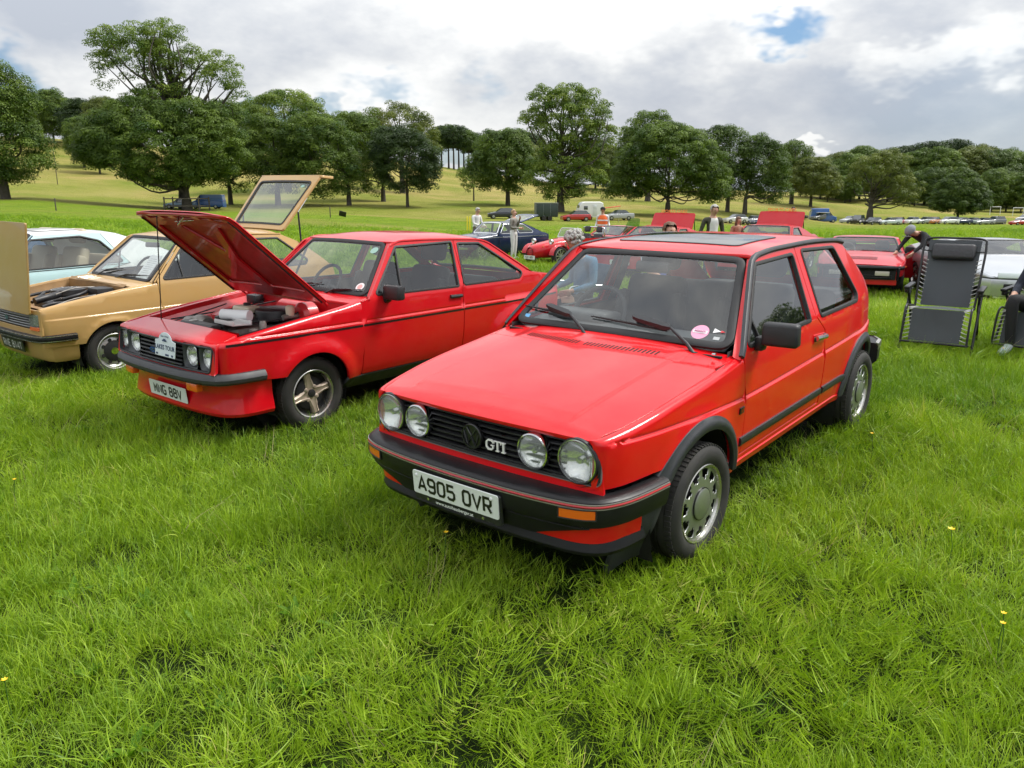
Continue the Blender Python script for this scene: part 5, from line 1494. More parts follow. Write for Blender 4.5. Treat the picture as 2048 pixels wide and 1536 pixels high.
	gl = [([(.021, .017), (.012, .0235), (-.008, .0235), (-.020, .012), (-.020, -.012), (-.008, -.0235), (.012, -.0235), (.021, -.014), (.021, -.002)], -.043), ([(.008, -.002), (.028, -.002)], -.043), ([(.021, .024), (.021, .010)], -.043),
		  ([(-.022, .0235), (.022, .0235)], .008), ([(0, .0235), (0, -.0235)], .008), ([(-.022, .024), (-.022, .012)], .008), ([(.022, .024), (.022, .012)], .008), ([(-.010, -.0235), (.010, -.0235)], .008),
		  ([(0, .0235), (0, -.0235)], .046), ([(-.011, .0235), (.011, .0235)], .046), ([(-.011, -.0235), (.011, -.0235)], .046)]
	parts = []
	for i, (pl, x0) in enumerate(gl):
		thick = .008 if (len(pl) == 2 and pl[0][0] == pl[1][0] == 0) or len(pl) > 4 else .0048
		L, Rr = ribbon2(pl, thick)
		V = []; F = []
		for a, b in zip(L, Rr): V += [(a[0] + x0, a[1], .003 + i * .0003), (b[0] + x0, b[1], .003 + i * .0003), (a[0] + x0, a[1], -.004), (b[0] + x0, b[1], -.004)]
		for j in range(len(L) - 1):
			p = j * 4; F += [(p, p + 1, p + 5, p + 4), (p + 2, p, p + 4, p + 6), (p + 1, p + 3, p + 7, p + 5)]
		F += [(0, 2, 3, 1), (len(V) - 4, len(V) - 3, len(V) - 1, len(V) - 2)]
		parts.append((np.array(V) * np.array([.92, .92, 1]), F))
	V, F = join_arrays(parts)
	link('grille_badge', mesh('grille_badge', place_flat(V, (float(fx(np.array(-.14), np.array(.645))) - .006, -.140, .643), (0, -1, 0), (0, 0, 1)), F, mat('badge_white', (.80, .80, .76), .3), smooth=False), car)
	# -- front bumper, stripe, indicators, apron, spoiler
	bp = [(-.36, .800), (-.50, .786), (-.62, .765), (-.70, .735), (-.752, .700), (-.785, .650), (-.812, .56), (-.838, .38), (-.850, .18), (-.853, 0)]
	bpth = smooth_path([(a, b) for a, b in bp] + [(a, -b) for a, b in bp[-2::-1]], 3)
	bpth = [tuple(p) for p in bpth]
	bumper = sweep_plan('front_bumper', bpth, [(-.13, .540), (-.03, .538), (-.008, .534), (.002, .526), (.004, .490), (.000, .445), (-.012, .412), (-.04, .398), (-.12, .398)], M_bumper, car)[0]
	M_pin = mat('pinstripe_red', (.48, .012, .02), .25, coat=.8); M_sil = mat('trim_silver', (.40, .37, .36), .3, .6)
	sweep_plan('bumper_stripe', bpth, [(-.004, .517), (.006, .516), (.0085, .5105), (.006, .505), (-.004, .504)], M_pin, bumper)
	for z in (.5195, .5005): sweep_plan('bumper_trim_line', bpth, [(-.004, z + .003), (.0065, z + .002), (.0065, z - .002), (-.004, z - .003)], M_sil, bumper)
	bx = pchip([(b, a) for a, b in reversed(bp)])
	BF = lambda y, z: np.stack([bx(np.abs(y)) - .007, y, z], 1)
	for s in (1, -1):
		ind = patch('indicator', [(s * .548, .455), (s * .690, .457), (s * .690, .494), (s * .548, .492)], BF, M_orange, bumper, flip=True, res=.03, thick=.014)[0]
		strip('indicator_frame', [(s * .543, .451), (s * .694, .453), (s * .694, .498), (s * .543, .496)], BF, box_prof(.006, .003, .01), M_black, ind, closed=True, flip=True)
	# black valance below the bumper, red corners, rubber lip
	vp = [(-.48, .735), (-.58, .712), (-.66, .690), (-.72, .640), (-.755, .54), (-.775, .30), (-.782, 0)]
	vpth = [tuple(p) for p in smooth_path(vp + [(a, -b) for a, b in vp[-2::-1]], 3)]
	sweep_plan('front_valance', [p for p in vpth], [(-.02, .42), (-.004, .40), (-.012, .33), (-.03, .27), (-.07, .27)], M_bumper, car)
	for s in (1, -1):
		seg = [p for p in vpth if p[1] * s > .36]
		if s < 0: pass
		sweep_plan('valance_corner', seg, [(-.02, .408), (.006, .404), (.006, .36), (.0, .318), (-.03, .316)], M_red, car)
	lp = [(-.44, .722), (-.55, .712), (-.65, .682), (-.71, .62), (-.74, .50), (-.756, .26), (-.76, 0)]
	lpth = [tuple(p) for p in smooth_path(lp + [(a, -b) for a, b in lp[-2::-1]], 3)]
	sweep_plan('front_spoiler', lpth, [(-.03, .322), (.004, .318), (.012, .300), (.020, .276), (.012, .258), (-.03, .256)], M_bumper, car)
	AS = lambda y, z: np.stack([bx(np.abs(y)) + .018 + (.405 - z) * .30, y, z], 1)
	patch('bumper_apron', [(-.66, .402), (-.60, .392), (-.46, .352), (-.40, .330), (.40, .330), (.46, .352), (.60, .392), (.66, .402)], AS, M_bumper, car, flip=True, res=.05, thick=.03)
	# -- number plate with holder
	X, Yv = (0, -1, 0), (-.06, 0, 1)
	po = (-.868, 0, .425)
	S = lambda a, b: place_flat(np.stack([a, b, np.zeros_like(a)], 1), np.array(po) + np.array([.008, 0, 0]), X, Yv)
	hold = patch('plate_holder', rounded([(-.263, -.088), (.263, -.088), (.263, .05), (-.263, .05)], .008), S, M_black, car, res=.3, thick=.02)[0]
	pl = number_plate(car, po, X, Yv, 'A905 OVR', .52, .111, .079, .047, .0135)
	for a in (-.235, .225): lathe('plate_screw', [(.008, .004), (.008, -.003), (.005, -.005), (.001, -.005)], M_white, pl, 12, 'x', (po[0] - .003, -a, po[2] + .036))
	text_part('holder_lettering', 'www.autohausberger.at', .024, np.array(po) + np.array([.004, 0, -.072]), X, Yv, M_white, hold, .0004, .004)
	for a in (-.17, .17): lathe('plate_screw', [(.007, .004), (.007, -.003), (.001, -.004)], M_alloy_lip, hold, 10, 'x', (po[0] + .006, -a, po[2] - .072))
	# -- mirrors, handles, badges, wipers
	for s in (-1,):
		bm = bmesh.new()
		bm_box(bm, (.085, .185, .118), (.600, s * .885, 1.018), (0, 0, s * -.10), .018, 3, (.8, .96))
		bm_box(bm, (.07, .05, .075), (.62, s * .775, .958), (0, 0, 0), .015, 2)
		mo = bm_out('door_mirror', bm, M_black, ds[0] if s < 0 else ds[1])
		box('mirror_glass', (.004, .155, .09), (.646, s * .885, 1.018), M_chrome, mo, bevel=0)
	h_ = strip('door_handle', [(1.47, .838), (1.645, .826)], dor, [(.016, .012), (.013, .026), (0, .031), (-.012, .026), (-.014, .012)], M_chrome, car, sides=2)
	h2 = strip('handle_recess', [(1.455, .832), (1.655, .818)], dor, [(.030, -.002), (.026, .004), (-.026, .004), (-.030, -.002)], M_red, car, sides=2)
	for i in (0, 1): h_[i].parent = ds[i]; h2[i].parent = ds[i]
	for i, o in enumerate(h_):
		for x in (1.478, 1.637):
			yv = -float(B.Y(x, .832)) * (1 if i == 0 else -1)
			box('handle_post', (.03, .03, .028), (x, yv, .832), M_black, ds[i], bevel=.006)
	bd = strip('wing_badge', [(.395, .648), (.445, .648)], dor, box_prof(.034, .006), M_ink, car, sides=2)
	for i, o in enumerate(bd):
		yv = -float(B.Y(.42, .648)) - .0075
		text_part('badge_lettering', 'GTI', .022, (.42, yv if i == 0 else -yv, .648), (1 if i == 0 else -1, 0, 0), (0, 0, 1), M_pin, o, .0006)
	nrm = np.array([-.62, 0, .78])
	def Wp(p, q, l=.0): return W(np.array([p]), np.array([q]))[0] + nrm * l
	for pv, a, b, c in (((.10, -.065), (.28, .065), (.49, .115), (.685, .118)), ((-.535, -.065), (-.36, .06), (-.12, .10), (.155, .088))):
		P = [Wp(*pv, .015), Wp(pv[0] * .7 + a[0] * .3, -.02, .03), Wp(*a, .035), Wp(*b, .032)]
		o = tubes_join('windscreen_wiper', [(P, [.011, .009, .008, .006])], M_black, car, 8)
		# aero cover on the arm, and the blade
		G = []
		for t, w2 in ((0, .012), (.15, .022), (.85, .020), (1, .008)):
			p = np.array(a) * (1 - t) + np.array(b) * t; m = (p + np.array(c)) * 0
			row = [Wp(p[0], p[1] - w2, .028), Wp(p[0], p[1] - w2 * .4, .045), Wp(p[0], p[1] + w2, .040), Wp(p[0], p[1] + w2, .020)]
			G.append(row)
		grid_mesh('arm_spoiler', G, M_black, o, sharp=40)
		st = np.array(a) * .35 + np.array(b) * .65 - np.array([.20 if pv[0] > 0 else .22, -.0])
		q0 = (b[0] - .22, b[1] - .058); q1 = c
		tubes_join('wiper_blade', [([Wp(q0[0], q0[1] + .01, .013), Wp((q0[0] + q1[0]) / 2, (q0[1] + q1[1]) / 2 + .006, .016), Wp(q1[0], q1[1], .012)], [.004, .008, .004])], M_rubber, o, 6)
		lathe('pivot', [(.016, 0), (.016, .02), (.001, .024)], M_black, o, 14, 'z', Wp(*pv, -.004))
	# stickers on the glass
	def sticker(nm, p, q, poly, m_, lift=.002):
		S = lambda a, b: W(p + a, q + b) + nrm * lift
		return patch(nm, poly, S, m_, ws, flip=True, res=.05, thick=0, grid=False)[0]
	circ = lambda r, n=28: [(r * math.cos(2 * math.pi * i / n), r * math.sin(2 * math.pi * i / n)) for i in range(n)]
	s1 = sticker('round_sticker', -.505, .085, circ(.046), mat('sticker_pink', (.78, .35, .50), .5))
	sticker('sticker_band', -.505, .085, [(-.038, -.008), (.038, -.008), (.038, .012), (-.038, .012)], M_white, .003)
	text_part('sticker_lettering', 'MEMBER', .017, Wp(-.505, .087, .0045), (0, -1, 0), (.5, 0, .4), mat('sticker_ink', (.45, .05, .2), .5), ws, .0004)
	sticker('pennant_sticker', -.604, .105, [(.034, .016), (.034, -.016), (-.005, 0)], M_white)
	sticker('pennant_sticker', -.612, .104, [(.004, .008), (.004, -.008), (-.02, .0)], mat('sticker_red', (.6, .04, .05), .5), .003)
	sticker('small_sticker', -.602, .058, [(-.016, -.010), (.016, -.010), (.016, .010), (-.016, .010)], mat('sticker_grey', (.45, .47, .47), .5))
	sticker('blue_sticker', .628, .045, [(-.026, -.018), (.026, -.018), (.026, .018), (-.026, .018)], mat('sticker_blue', (.12, .36, .62), .5))
	# -- cabin
	dk = mat('dash_grey', (.085, .088, .092), .55, bump=(150, .3, .002))
	G = []
	for yv in np.linspace(-.655, .655, 15):
		xa = .40 + .05 * (abs(yv) / .65) ** 2
		G.append([(xa, yv, .925), (xa + .10, yv, .948), (.66, yv, .962), (.76, yv, .945), (.78, yv, .89), (.76, yv, .66)])
	db = grid_mesh('dashboard', G, dk, car, sharp=50)[0]
	box('instrument_hood', (.20, .42, .07), (.70, .37, .975), dk, db, (0, .08, 0), .025, 3)
	steering_wheel(car, (.86, .37, .955))
	for s in (1, -1): seat(car, (1.34, s * .365, .47), M_seat, back=.60, hr_gap=.02)
	bm = bmesh.new(); bm_box(bm, (.45, 1.2, .18), (2.02, 0, .52), (0, -.1, 0), .06, 3); bm_box(bm, (.14, 1.2, .52), (2.30, 0, .76), (0, .35, 0), .06, 3)
	bm_out('rear_bench', bm, M_seat, car)
	box('parcel_shelf', (.5, 1.16, .02), (2.66, 0, .945), M_trim, car)
	box('cabin_floor', (2.5, 1.36, .02), (1.55, 0, .29), M_dark, car, bevel=0)
	box('underbody', (3.3, 1.20, .06), (1.1, 0, .245), M_dark, car, bevel=0)
	box('bulkhead', (.02, 1.36, .62), (.37, 0, .61), M_dark, car, bevel=0)
	box('engine_tray', (.95, 1.0, .02), (-.22, 0, .62), M_dark, car, bevel=0)
	G = [[(x, -.715 + .02 * (z > .8), z) for z in (.30, .60, .94)] for x in (.40, .8, 1.2, 1.66, 2.1, 2.8)]
	grid_mesh('door_trim', G, M_trim, car, sides=2)
	box('interior_mirror', (.025, .22, .065), (.86, 0, 1.275), M_black, car, (0, .2, 0), .015)
	ip = smooth_path([(1.52, -.69, .94), (1.535, -.61, 1.15), (1.53, -.545, 1.35)], 4)
	G = [[p + np.array([d, 0, 0]) for d in (-.055, .05)] for p in ip]
	grid_mesh('pillar_trim', G, M_trim, car, sides=2)
	# -- wheels
	for (x, s) in ((0, -1), (0, 1), (2.475, -1), (2.475, 1)):
		wheel(car, (x, s * .715, .290), .290, .189, .185, 'slots', steer=(R_(-2) if x == 0 else 0), mirror_side=s, spin=.2 + x)
	return car
# ------------------------------------------------------------ general car shell
def hood_surface(S, zc, w=.014, p=2.4, extra=None):
	zc = pchip(zc)
	def H(x, y):
		e = np.maximum(S.edge_y(x, w), .05); s = np.clip(np.abs(y) / e, 0, 1.2); z0 = S.top(x) + .001
		z = z0 + (zc(x) - z0) * (1 - s ** p)
		if extra is not None: z = z + extra(x, y)
		return z
	return lambda x, y: np.stack([x, y, H(x, y)], 1)
def screen_surface(b, t, sag=.035, drop=.01, bulge=.012):
	"""sheet between base corner b and top corner t (x, half width, z); returns surface and its slant length"""
	L_ = math.hypot(t[0] - b[0], t[2] - b[2]); sg = 1 if t[0] > b[0] else -1
	def W(p, q):
		v = q / L_; hw = b[1] + (t[1] - b[1]) * v; s = p / hw
		bl = bulge * 4 * v * (1 - v) * (1 - s * s)
		return np.stack([b[0] + (t[0] - b[0]) * v + sg * sag * (s * s - 1) - sg * bl * .6, p, b[2] + (t[2] - b[2]) * v + drop * (1 - s * s) + bl * .75], 1)
	return W, L_
def roof_surface(S, zr, zg, p=3.2, dy=.004):
	zr, zg = pchip(zr), pchip(zg); yg = lambda x: S.Y(x, zg(x)) + dy
	def RF(x, y): return zg(x) + (zr(x) - zg(x)) * (1 - np.clip(np.abs(y) / yg(x), 0, 1.1) ** p)
	return (lambda x, y: np.stack([x, y, RF(x, y)], 1)), yg, zg
def make_screen(car, name, b, t, flip, m_=None, r=.07, seal=.022, sag=.035, drop=.01, seal_mat=None, bulge=.012):
	W, L_ = screen_surface(b, t, sag, drop, bulge)
	out = rounded([(-b[1], 0), (b[1], 0), (t[1], L_), (-t[1], L_)], r, 6)
	o = patch(name, inset(out, .018), W, m_ or M_screen, car, flip=flip, res=.10, thick=0)[0]
	strip('seal', inset(out, .012), W, [(seal, -.008), (seal * .9, .005), (seal * .4, .009), (-seal * .5, .008), (-seal * .9, .004), (-seal, -.008)], seal_mat or M_rubber, o, closed=True, flip=flip, res=.06)
	return o, W, L_
def glazing(car, S, hole, panel, m_=None, seal_mat=None, wd=.012, off=-.012):
	"""glass and rubber in a window hole of both side panels"""
	A, F, N = patch_arrays(inset(hole, -.004), S.off(off), res=.12, thick=0)
	for i in (0, 1):
		if i: A, N, F = mir(A), mir(N), [f[::-1] for f in F]
		link('window_glass', mesh('window_glass', A, F, m_ or M_glass, N), panel[i])
	r_ = strip('window_seal', inset(hole, .004), S.door, [(wd, -.012), (wd, .003), (wd * .6, .006), (-wd * .5, .005), (-wd * .8, -.012)], seal_mat or M_rubber, car, closed=True, sides=2, res=.05)
	for i in (0, 1): r_[i].parent = panel[i]
def pillar(car, S, W, L_, b, t, pts, m_, n=10, flip=True, side_gap=.012):
	v = np.linspace(.01, 1, n)
	wl = W(-(b[1] + (t[1] - b[1]) * v) - side_gap, v * L_)
	d = resample(pts, n); dl = S.door(d[:, 0], d[:, 1])
	ribbon('windscreen_pillar' if flip else 'rear_pillar', wl, dl, m_, car, 5, .004, sides=2, flip=flip)
def wells(car, arches, yo=.72, yi=.42, k=1.06):
	for cx, cz, R in arches:
		G = [[(cx - R * k * math.cos(R_(a)), y, cz + R * k * math.sin(R_(a))) for y in (-yo, -yi)] for a in np.linspace(-20, 200, 20)]
		grid_mesh('wheel_arch_liner', G, M_dark, car, sides=2)
		G = [[(cx - R * q * math.cos(R_(a)), -yi, cz + R * q * math.sin(R_(a))) for q in (1.1, .02)] for a in np.linspace(-60, 240, 20)]
		grid_mesh('wheel_arch_wall', G, M_dark, car, sides=2)
def cabin(car, x0, x1, hw, zfloor, seats_x, seat_mat, zseat=.45, dash_z=.90, wheel_y=.36, back=.55, headrest=True, dash_x=None, bench=None, trim=None, belt=.93):
	trim = trim or M_trim
	dx = dash_x or x0
	G = [[(dx - .12, y, dash_z - .02), (dx + .05, y, dash_z), (dx + .2, y, dash_z - .005), (dx + .24, y, dash_z - .06), (dx + .22, y, dash_z - .3)] for y in np.linspace(-hw + .02, hw - .02, 7)]
	grid_mesh('dashboard', G, trim, car, sharp=50)
	if wheel_y is not None: steering_wheel(car, (dx + .34, wheel_y, dash_z + .02), .18)
	for s in (1, -1): seat(car, (seats_x, s * .34, zseat), seat_mat, back=back, headrest=headrest)
	if bench is not None:
		bm = bmesh.new(); bm_box(bm, (.45, hw * 1.7, .18), (bench, 0, zseat + .03), (0, -.1, 0), .06, 2); bm_box(bm, (.13, hw * 1.7, .48), (bench + .26, 0, zseat + .28), (0, .35, 0), .05, 2)
		bm_out('rear_bench', bm, seat_mat, car)
	box('cabin_floor', (x1 - x0, hw * 1.9, .02), ((x0 + x1) / 2, 0, zfloor), M_dark, car, bevel=0)
	G = [[(x, -hw - .02, z) for z in (zfloor, belt * .75, belt)] for x in np.linspace(x0, x1, 5)]
	grid_mesh('door_trim', G, trim, car, sides=2)
	box('bulkhead', (.02, hw * 1.9, dash_z - zfloor - .04), (x0 - .02, 0, (dash_z + zfloor) / 2 - .02), M_dark, car, bevel=0)
def shell(car, q):
	"""standard closed shell from a dict of measurements; returns useful pieces"""
	S = Side(q['sec'], q['plan'], q['belt'], q['k'], q['top'], q.get('r', .03), q['nose'], q.get('rn', .035), q.get('bumps'))
	m_ = q['paint']; res = q.get('res', .06); ar = q['arches']; R = {}
	(ax, az, aR), (bx_, bz, bR) = ar
	dfx, drx = q['door']                       # front and rear shut lines (bottom x)
	zl = q['sill']
	def aend(R_a, z, side):                    # angle on the arch circle at height z
		return math.degrees(math.asin(max(-1, min(1, (z - az) / R_a))))
	lowf = q.get('lowf', az + .15)
	tops = [(x, S.topt(x)) for x in np.linspace(q['fend'], q['nose'] + .02, 18)]
	u0 = q['nose'] + S.rn - S.rn * np.pi / 2
	fout = [(dfx - .004, zl)] + [(dfx - .004, z) for z in (.5,) if z > zl] + [(q['fend'], S.topt(q['fend']))] + tops + [(u0, S.topt(q['nose']) - .02), (u0, lowf)] + arc(ax, az, aR, aend(aR, lowf, 0), 180 - aend(aR, zl, 1))
	cz = q.get('crease_z')
	ex_ = lambda a, b: [(x, cz + d) for x in np.arange(a, b, .04) for d in (-.022, -.012, -.006, -.002, .002, .006, .012, .02)] if cz else []
	R['fender'] = patch('front_fender', fout, S.fender, m_, car, sides=2, res=res, gap=.002, thick=.025, extra=ex_(q['nose'] + .05, dfx - .02) + [(x, S.topt(x, .012 - d)) for x in np.linspace(q['nose'] + .03, q['fend'] - .02, 30) for d in (.008, .02, .034, .05)])
	R['door'] = patch('door', q['door_out'], S.door, m_, car, q.get('door_holes', []), sides=2, res=res, gap=.0032, thick=.025, extra=ex_(dfx + .02, drx - .02))
	R['quarter'] = patch('rear_quarter_panel', q['quarter_out'], S.door if not q.get('quarter_fold') else S.fender, m_, car, q.get('quarter_holes', []), sides=2, res=res, gap=.0026, thick=.025, extra=ex_(drx + .03, drx + .6))
	for h in q.get('door_holes', []): glazing(car, S, h, R['door'], q.get('glass'), q.get('seal'))
	for h in q.get('quarter_holes', []): glazing(car, S, h, R['quarter'], q.get('glass'), q.get('seal'))
	patch('sill', [(ax + aR, zl - q.get('sill_h', .06)), (bx_ - bR, zl - q.get('sill_h', .06)), (bx_ - bR, zl - .004), (ax + aR, zl - .004)], S.door, q.get('sill_mat', m_), car, sides=2, res=.1, thick=.03)
	wells(car, ar, q.get('yo', .70))
	R['ws'], W, L_ = make_screen(car, 'windscreen', *q['ws'], True, q.get('screen_glass'), sag=q.get('sag', .035), seal_mat=q.get('seal'))
	R['W'], R['L'] = W, L_
	RS, yg, zg = roof_surface(S, q['zr'], q['zg'])
	b, t = q['ws']
	x0, x1 = t[0], q['roof_end']
	ys = np.linspace(-1, 1, 17)
	rs = [(x, float(yg(x))) for x in np.linspace(x0 + .02, x1 - .02, 14)]
	te = q['rw'][1][1] if q.get('rw') else rs[-1][1]
	front = [(x0 - .03 + .035 * v * v, v * t[1]) for v in ys]
	back = [(x1 - .03 * v * v, v * te) for v in ys[::-1]]
	R['roof_out'] = front + rs + back + [(x, -y) for x, y in rs[::-1]]
	R['roof'] = patch('roof', R['roof_out'], RS, m_ if not q.get('roof_mat') else q['roof_mat'], car, q.get('roof_holes', []), res=res, thick=.015)[0]
	R['RS'] = RS
	patch('roof_lining', inset(R['roof_out'], .03), lambda x, y: RS(x, y) - np.array([0, 0, .03]), mat('roof_lining', (.30, .30, .29), .9), car, res=.15, thick=0, flip=True)
	pillar(car, S, W, L_, b, t, q['pillar'], m_)
	if q.get('gutter'): strip('gutter_strip', [tuple(p) for p in resample(q['gutter'], 40)], S.off(.003), [(.009, -.01), (.007, .006), (-.004, .006), (-.009, -.01)], q.get('gutter_mat', m_), car, sides=2)
	if q.get('rw') and not q.get('no_rear'):
		R['rw'], W2, L2 = make_screen(car, 'rear_window', *q['rw'], False, q.get('glass'), sag=q.get('rsag', .02))
		if q.get('rpillar'): pillar(car, S, W2, L2, q['rw'][0], q['rw'][1], q['rpillar'], m_, flip=False)
	if q.get('hood'):
		hx0, hx1 = q['hood']; HS = hood_surface(S, q['zc'], extra=q.get('hood_extra'))
		R['HS'] = HS
		fr = lambda v: hx0 + q.get('hood_bow', .03) * (v * v - 1)
		hs = [(x, float(S.edge_y(x, .016))) for x in np.linspace(hx0 + .02, hx1, 12)]
		e0, e1 = hs[0][1], hs[-1][1]
		if not q.get('hood_open'):
			R['hood'] = patch('bonnet', [(fr(v), v * e0) for v in ys] + hs + [(hx1 - .05 * (1 - v * v), v * e1) for v in ys[::-1]] + [(x, -y) for x, y in hs[::-1]], HS, m_, car, res=res, thick=.02, gap=.0015)[0]
		wb = lambda v: b[0] - q.get('sag', .035) * (1 - v * v) + .03
		R['scuttle'] = patch('scuttle_panel', [(hx1 + .004 - .05 * (1 - v * v), v * e1) for v in ys] + [(wb(v), v * min(e1, b[1] + .02)) for v in ys[::-1]], HS, m_, car, res=res, thick=.02)[0]
	if q.get('deck'):
		dx0, dx1 = q['deck']; DS = hood_surface(S, q['dzc'])
		ds = [(x, float(S.edge_y(x, .010))) for x in np.linspace(dx0, dx1, 8)]
		R['deck'] = patch('boot_lid', [(dx0, v * ds[0][1]) for v in ys] + ds + [(dx1, v * ds[-1][1]) for v in ys[::-1]] + [(x, -y) for x, y in ds[::-1]], DS, m_, car, res=.1, thick=.02)[0]
	if q.get('tail'):
		xt, z0, z1, hw_ = q['tail']
		patch('tail_panel', [(-hw_, z0), (hw_, z0), (hw_, z1), (-hw_, z1)], lambda y, z: np.stack([xt - .05 * (np.abs(y) / hw_) ** 3 + 0 * z, y, z], 1), m_, car, res=.12, thick=.01)
	if q.get('front'):
		xf, z0, z1, hw_, holes = q['front']
		FS = lambda y, z: np.stack([xf + q.get('front_bow', .03) * (np.abs(y) / hw_) ** 2.4 + (z - z0) * q.get('front_lean', .05), y, z], 1)
		R['FS'] = FS
		R['front'] = patch('front_panel', rounded([(-hw_, z0), (hw_, z0), (hw_, z1), (-hw_, z1)], .01), FS, m_, car, holes, flip=True, res=.07, thick=.02)[0]
	box('underbody', (q['len'] * .78, 1.15, .06), (q['len'] * .27, 0, zl - .08), M_dark, car, bevel=0)
	R['S'] = S
	return R
def mirror_box(car, par, x, y, z, size=(.08, .17, .11), base=(.07, .06, .06), m_=None):
	for i, s in enumerate((-1, 1)):
		bm = bmesh.new(); bm_box(bm, size, (x, s * y, z), (0, 0, 0), .018, 2, (.8, .95)); bm_box(bm, base, (x + .01, s * (y - size[1] * .5), z - size[1] * .32), (s * .5, 0, 0), .012, 1)
		o = bm_out('door_mirror', bm, m_ or M_black, par[i] if par else car)
		box('mirror_glass', (.004, size[1] * .82, size[2] * .74), (x + size[0] * .5, s * y, z), M_chrome, o, bevel=0)
def simple_wiper(car, W, a, b, lift=.02, par=None):
	n = np.array([-.6, 0, .8])
	P = lambda p, l: W(np.array([p[0]]), np.array([p[1]]))[0] + n * l
	m = ((a[0] + b[0]) / 2, (a[1] + b[1]) / 2 + .02)
	return tubes_join('windscreen_wiper', [([P(a, .012), P(m, .03), P(b, .02)], [.008, .006, .004]), ([P((m[0] - (b[0] - a[0]) * .15, m[1] - .012), .014), P(m, .016), P((b[0] + (b[0] - a[0]) * .3, b[1] + .015), .012)], [.004, .007, .004])], M_black, par or car, 6)
# ------------------------------------------------------------ red saloon coupe with its bonnet up
def build_red_coupe():
	car = thing('red_saloon_car', 'red two-door saloon with raised bonnet, four recessed round headlights and bronze four-spoke wheels', 'car', (-2.0759, 6.1707, -.0274), (.0096, -.0014, .8989))
	P = M_red2
	def bumps(x, z):
		d = z - .772
		f = sstep(-.74, -.60, x)
		line = .009 * (1 - sstep(-.010, .004, d)) * f - .004 * np.exp(-((d - .004) / .008) ** 2) * f
		sw = 0
		for cx, R0 in ((0., .33), (2.407, .33)):
			rr = np.sqrt((x - cx) ** 2 + (z - .275) ** 2)
			sw = sw + .034 * sstep(.47, .335, rr) * sstep(.20, .34, z)
		return line + sw
	q = dict(paint=P, sec=[(.18, .60), (.26, .660), (.32, .705), (.42, .740), (.58, .760), (.75, .764), (.86, .757), (.945, .748)],
			 plan=[(-.80, -.075), (-.72, -.050), (-.5, -.026), (-.2, -.006), (.3, 0), (2.2, 0), (2.7, -.02), (3.1, -.06), (3.3, -.10)],
			 belt=[(0, .94), (2.4, .945), (2.8, .96), (3.3, .94)], k=.46, top=[(-.75, .752), (-.55, .790), (-.3, .828), (0, .868), (.3, .905), (.6, .945), (2.6, .985), (2.9, .968), (3.3, .925)], r=.035, nose=-.735, rn=.05, bumps=bumps,
			 res=.045, arches=((0., .275, .325), (2.407, .275, .325)), door=(.473, 1.66), sill=.335, sill_h=.10, sill_mat=M_black, lowf=.46, fend=.55,
			 ws=((.587, .679, .952), (.993, .483, 1.346)), zr=[(.95, 1.352), (1.1, 1.388), (1.4, 1.410), (1.8, 1.402), (2.1, 1.372), (2.2, 1.35)], zg=[(.85, 1.31), (.957, 1.350), (1.085, 1.366), (1.734, 1.352), (2.10, 1.335), (2.25, 1.29)], roof_end=2.17,
			 pillar=[(.56, .935), (.70, 1.065), (.87, 1.235), (.955, 1.325), (.99, 1.352)], gutter=[(.56, .935), (.70, 1.068), (.87, 1.238), (.955, 1.330), (1.085, 1.366), (1.4, 1.364), (1.734, 1.353), (2.08, 1.338), (2.2, 1.31), (2.45, 1.165), (2.70, 1.02)], gutter_mat=P,
			 rw=((2.72, .56, .985), (2.19, .47, 1.335)), rpillar=[(2.78, .985), (2.55, 1.115), (2.35, 1.235), (2.2, 1.325)], hood=(-.56, .40), hood_open=True, zc=[(-.75, .775), (-.56, .812), (-.2, .866), (.2, .915), (.45, .945), (.62, .962)],
			 deck=(2.74, 3.24), dzc=[(2.6, 1.0), (3.0, .975), (3.3, .935)], tail=(3.26, .40, .90, .68), len=4.0, yo=.69)
	q['door_out'] = rounded([(.475, .340), (1.652, .340), (1.662, .90, .03), (1.700, 1.0), (1.742, 1.356, .02), (.985, 1.356, .06), (.56, .945, .03), (.478, .935, .01)], .012)
	q['door_holes'] = [rounded([(.632, .962, .02), (1.015, 1.322, .03), (1.712, 1.334, .02), (1.625, .950, .02)])]
	q['quarter_out'] = [(1.662, .340), (1.670, .90), (1.708, 1.0), (1.748, 1.352), (2.10, 1.336), (2.22, 1.30), (2.46, 1.15), (2.72, 1.005), (2.95, .957), (3.24, .93), (3.26, .45), (2.85, .40)] + arc(2.407, .275, .325, 150, 12)
	q['quarter_holes'] = [rounded([(1.700, .956, .02), (1.782, 1.318, .02), (2.075, 1.308, .05), (2.60, 1.002, .03), (2.52, .955, .04)])]
	q['crease_z'] = .772
	K = shell(car, q); S = K['S']
	strip('division_bar', [(.930, .955), (1.006, 1.300)], S.off(-.008), box_prof(.018, .010), M_rubber, car, sides=2)
	# black coach stripe with a raised swage above it
	for x0, x1 in ((-.70, .466), (.478, 1.655), (1.668, 3.2)):
		strip('side_stripe', [(x0, .742), (x1, .742)], S.door, [(.0085, -.002), (.0085, .0012), (-.0085, .0012), (-.0085, -.002)], M_ink, car, sides=2)
	hs = strip('door_handle', [(1.49, .868), (1.64, .864)], S.door, [(.017, -.002), (.014, .016), (0, .021), (-.012, .016), (-.014, -.002)], M_black, car, sides=2)
	for i in (0, 1): hs[i].parent = K['door'][i]
	mirror_box(car, K['door'], .735, .845, .985, (.09, .19, .115))
	simple_wiper(car, K['W'], (-.18, -.06), (-.50, .035)); simple_wiper(car, K['W'], (.35, -.06), (-.02, .05))
	W = K['W']; nrm = np.array([-.69, 0, .72])
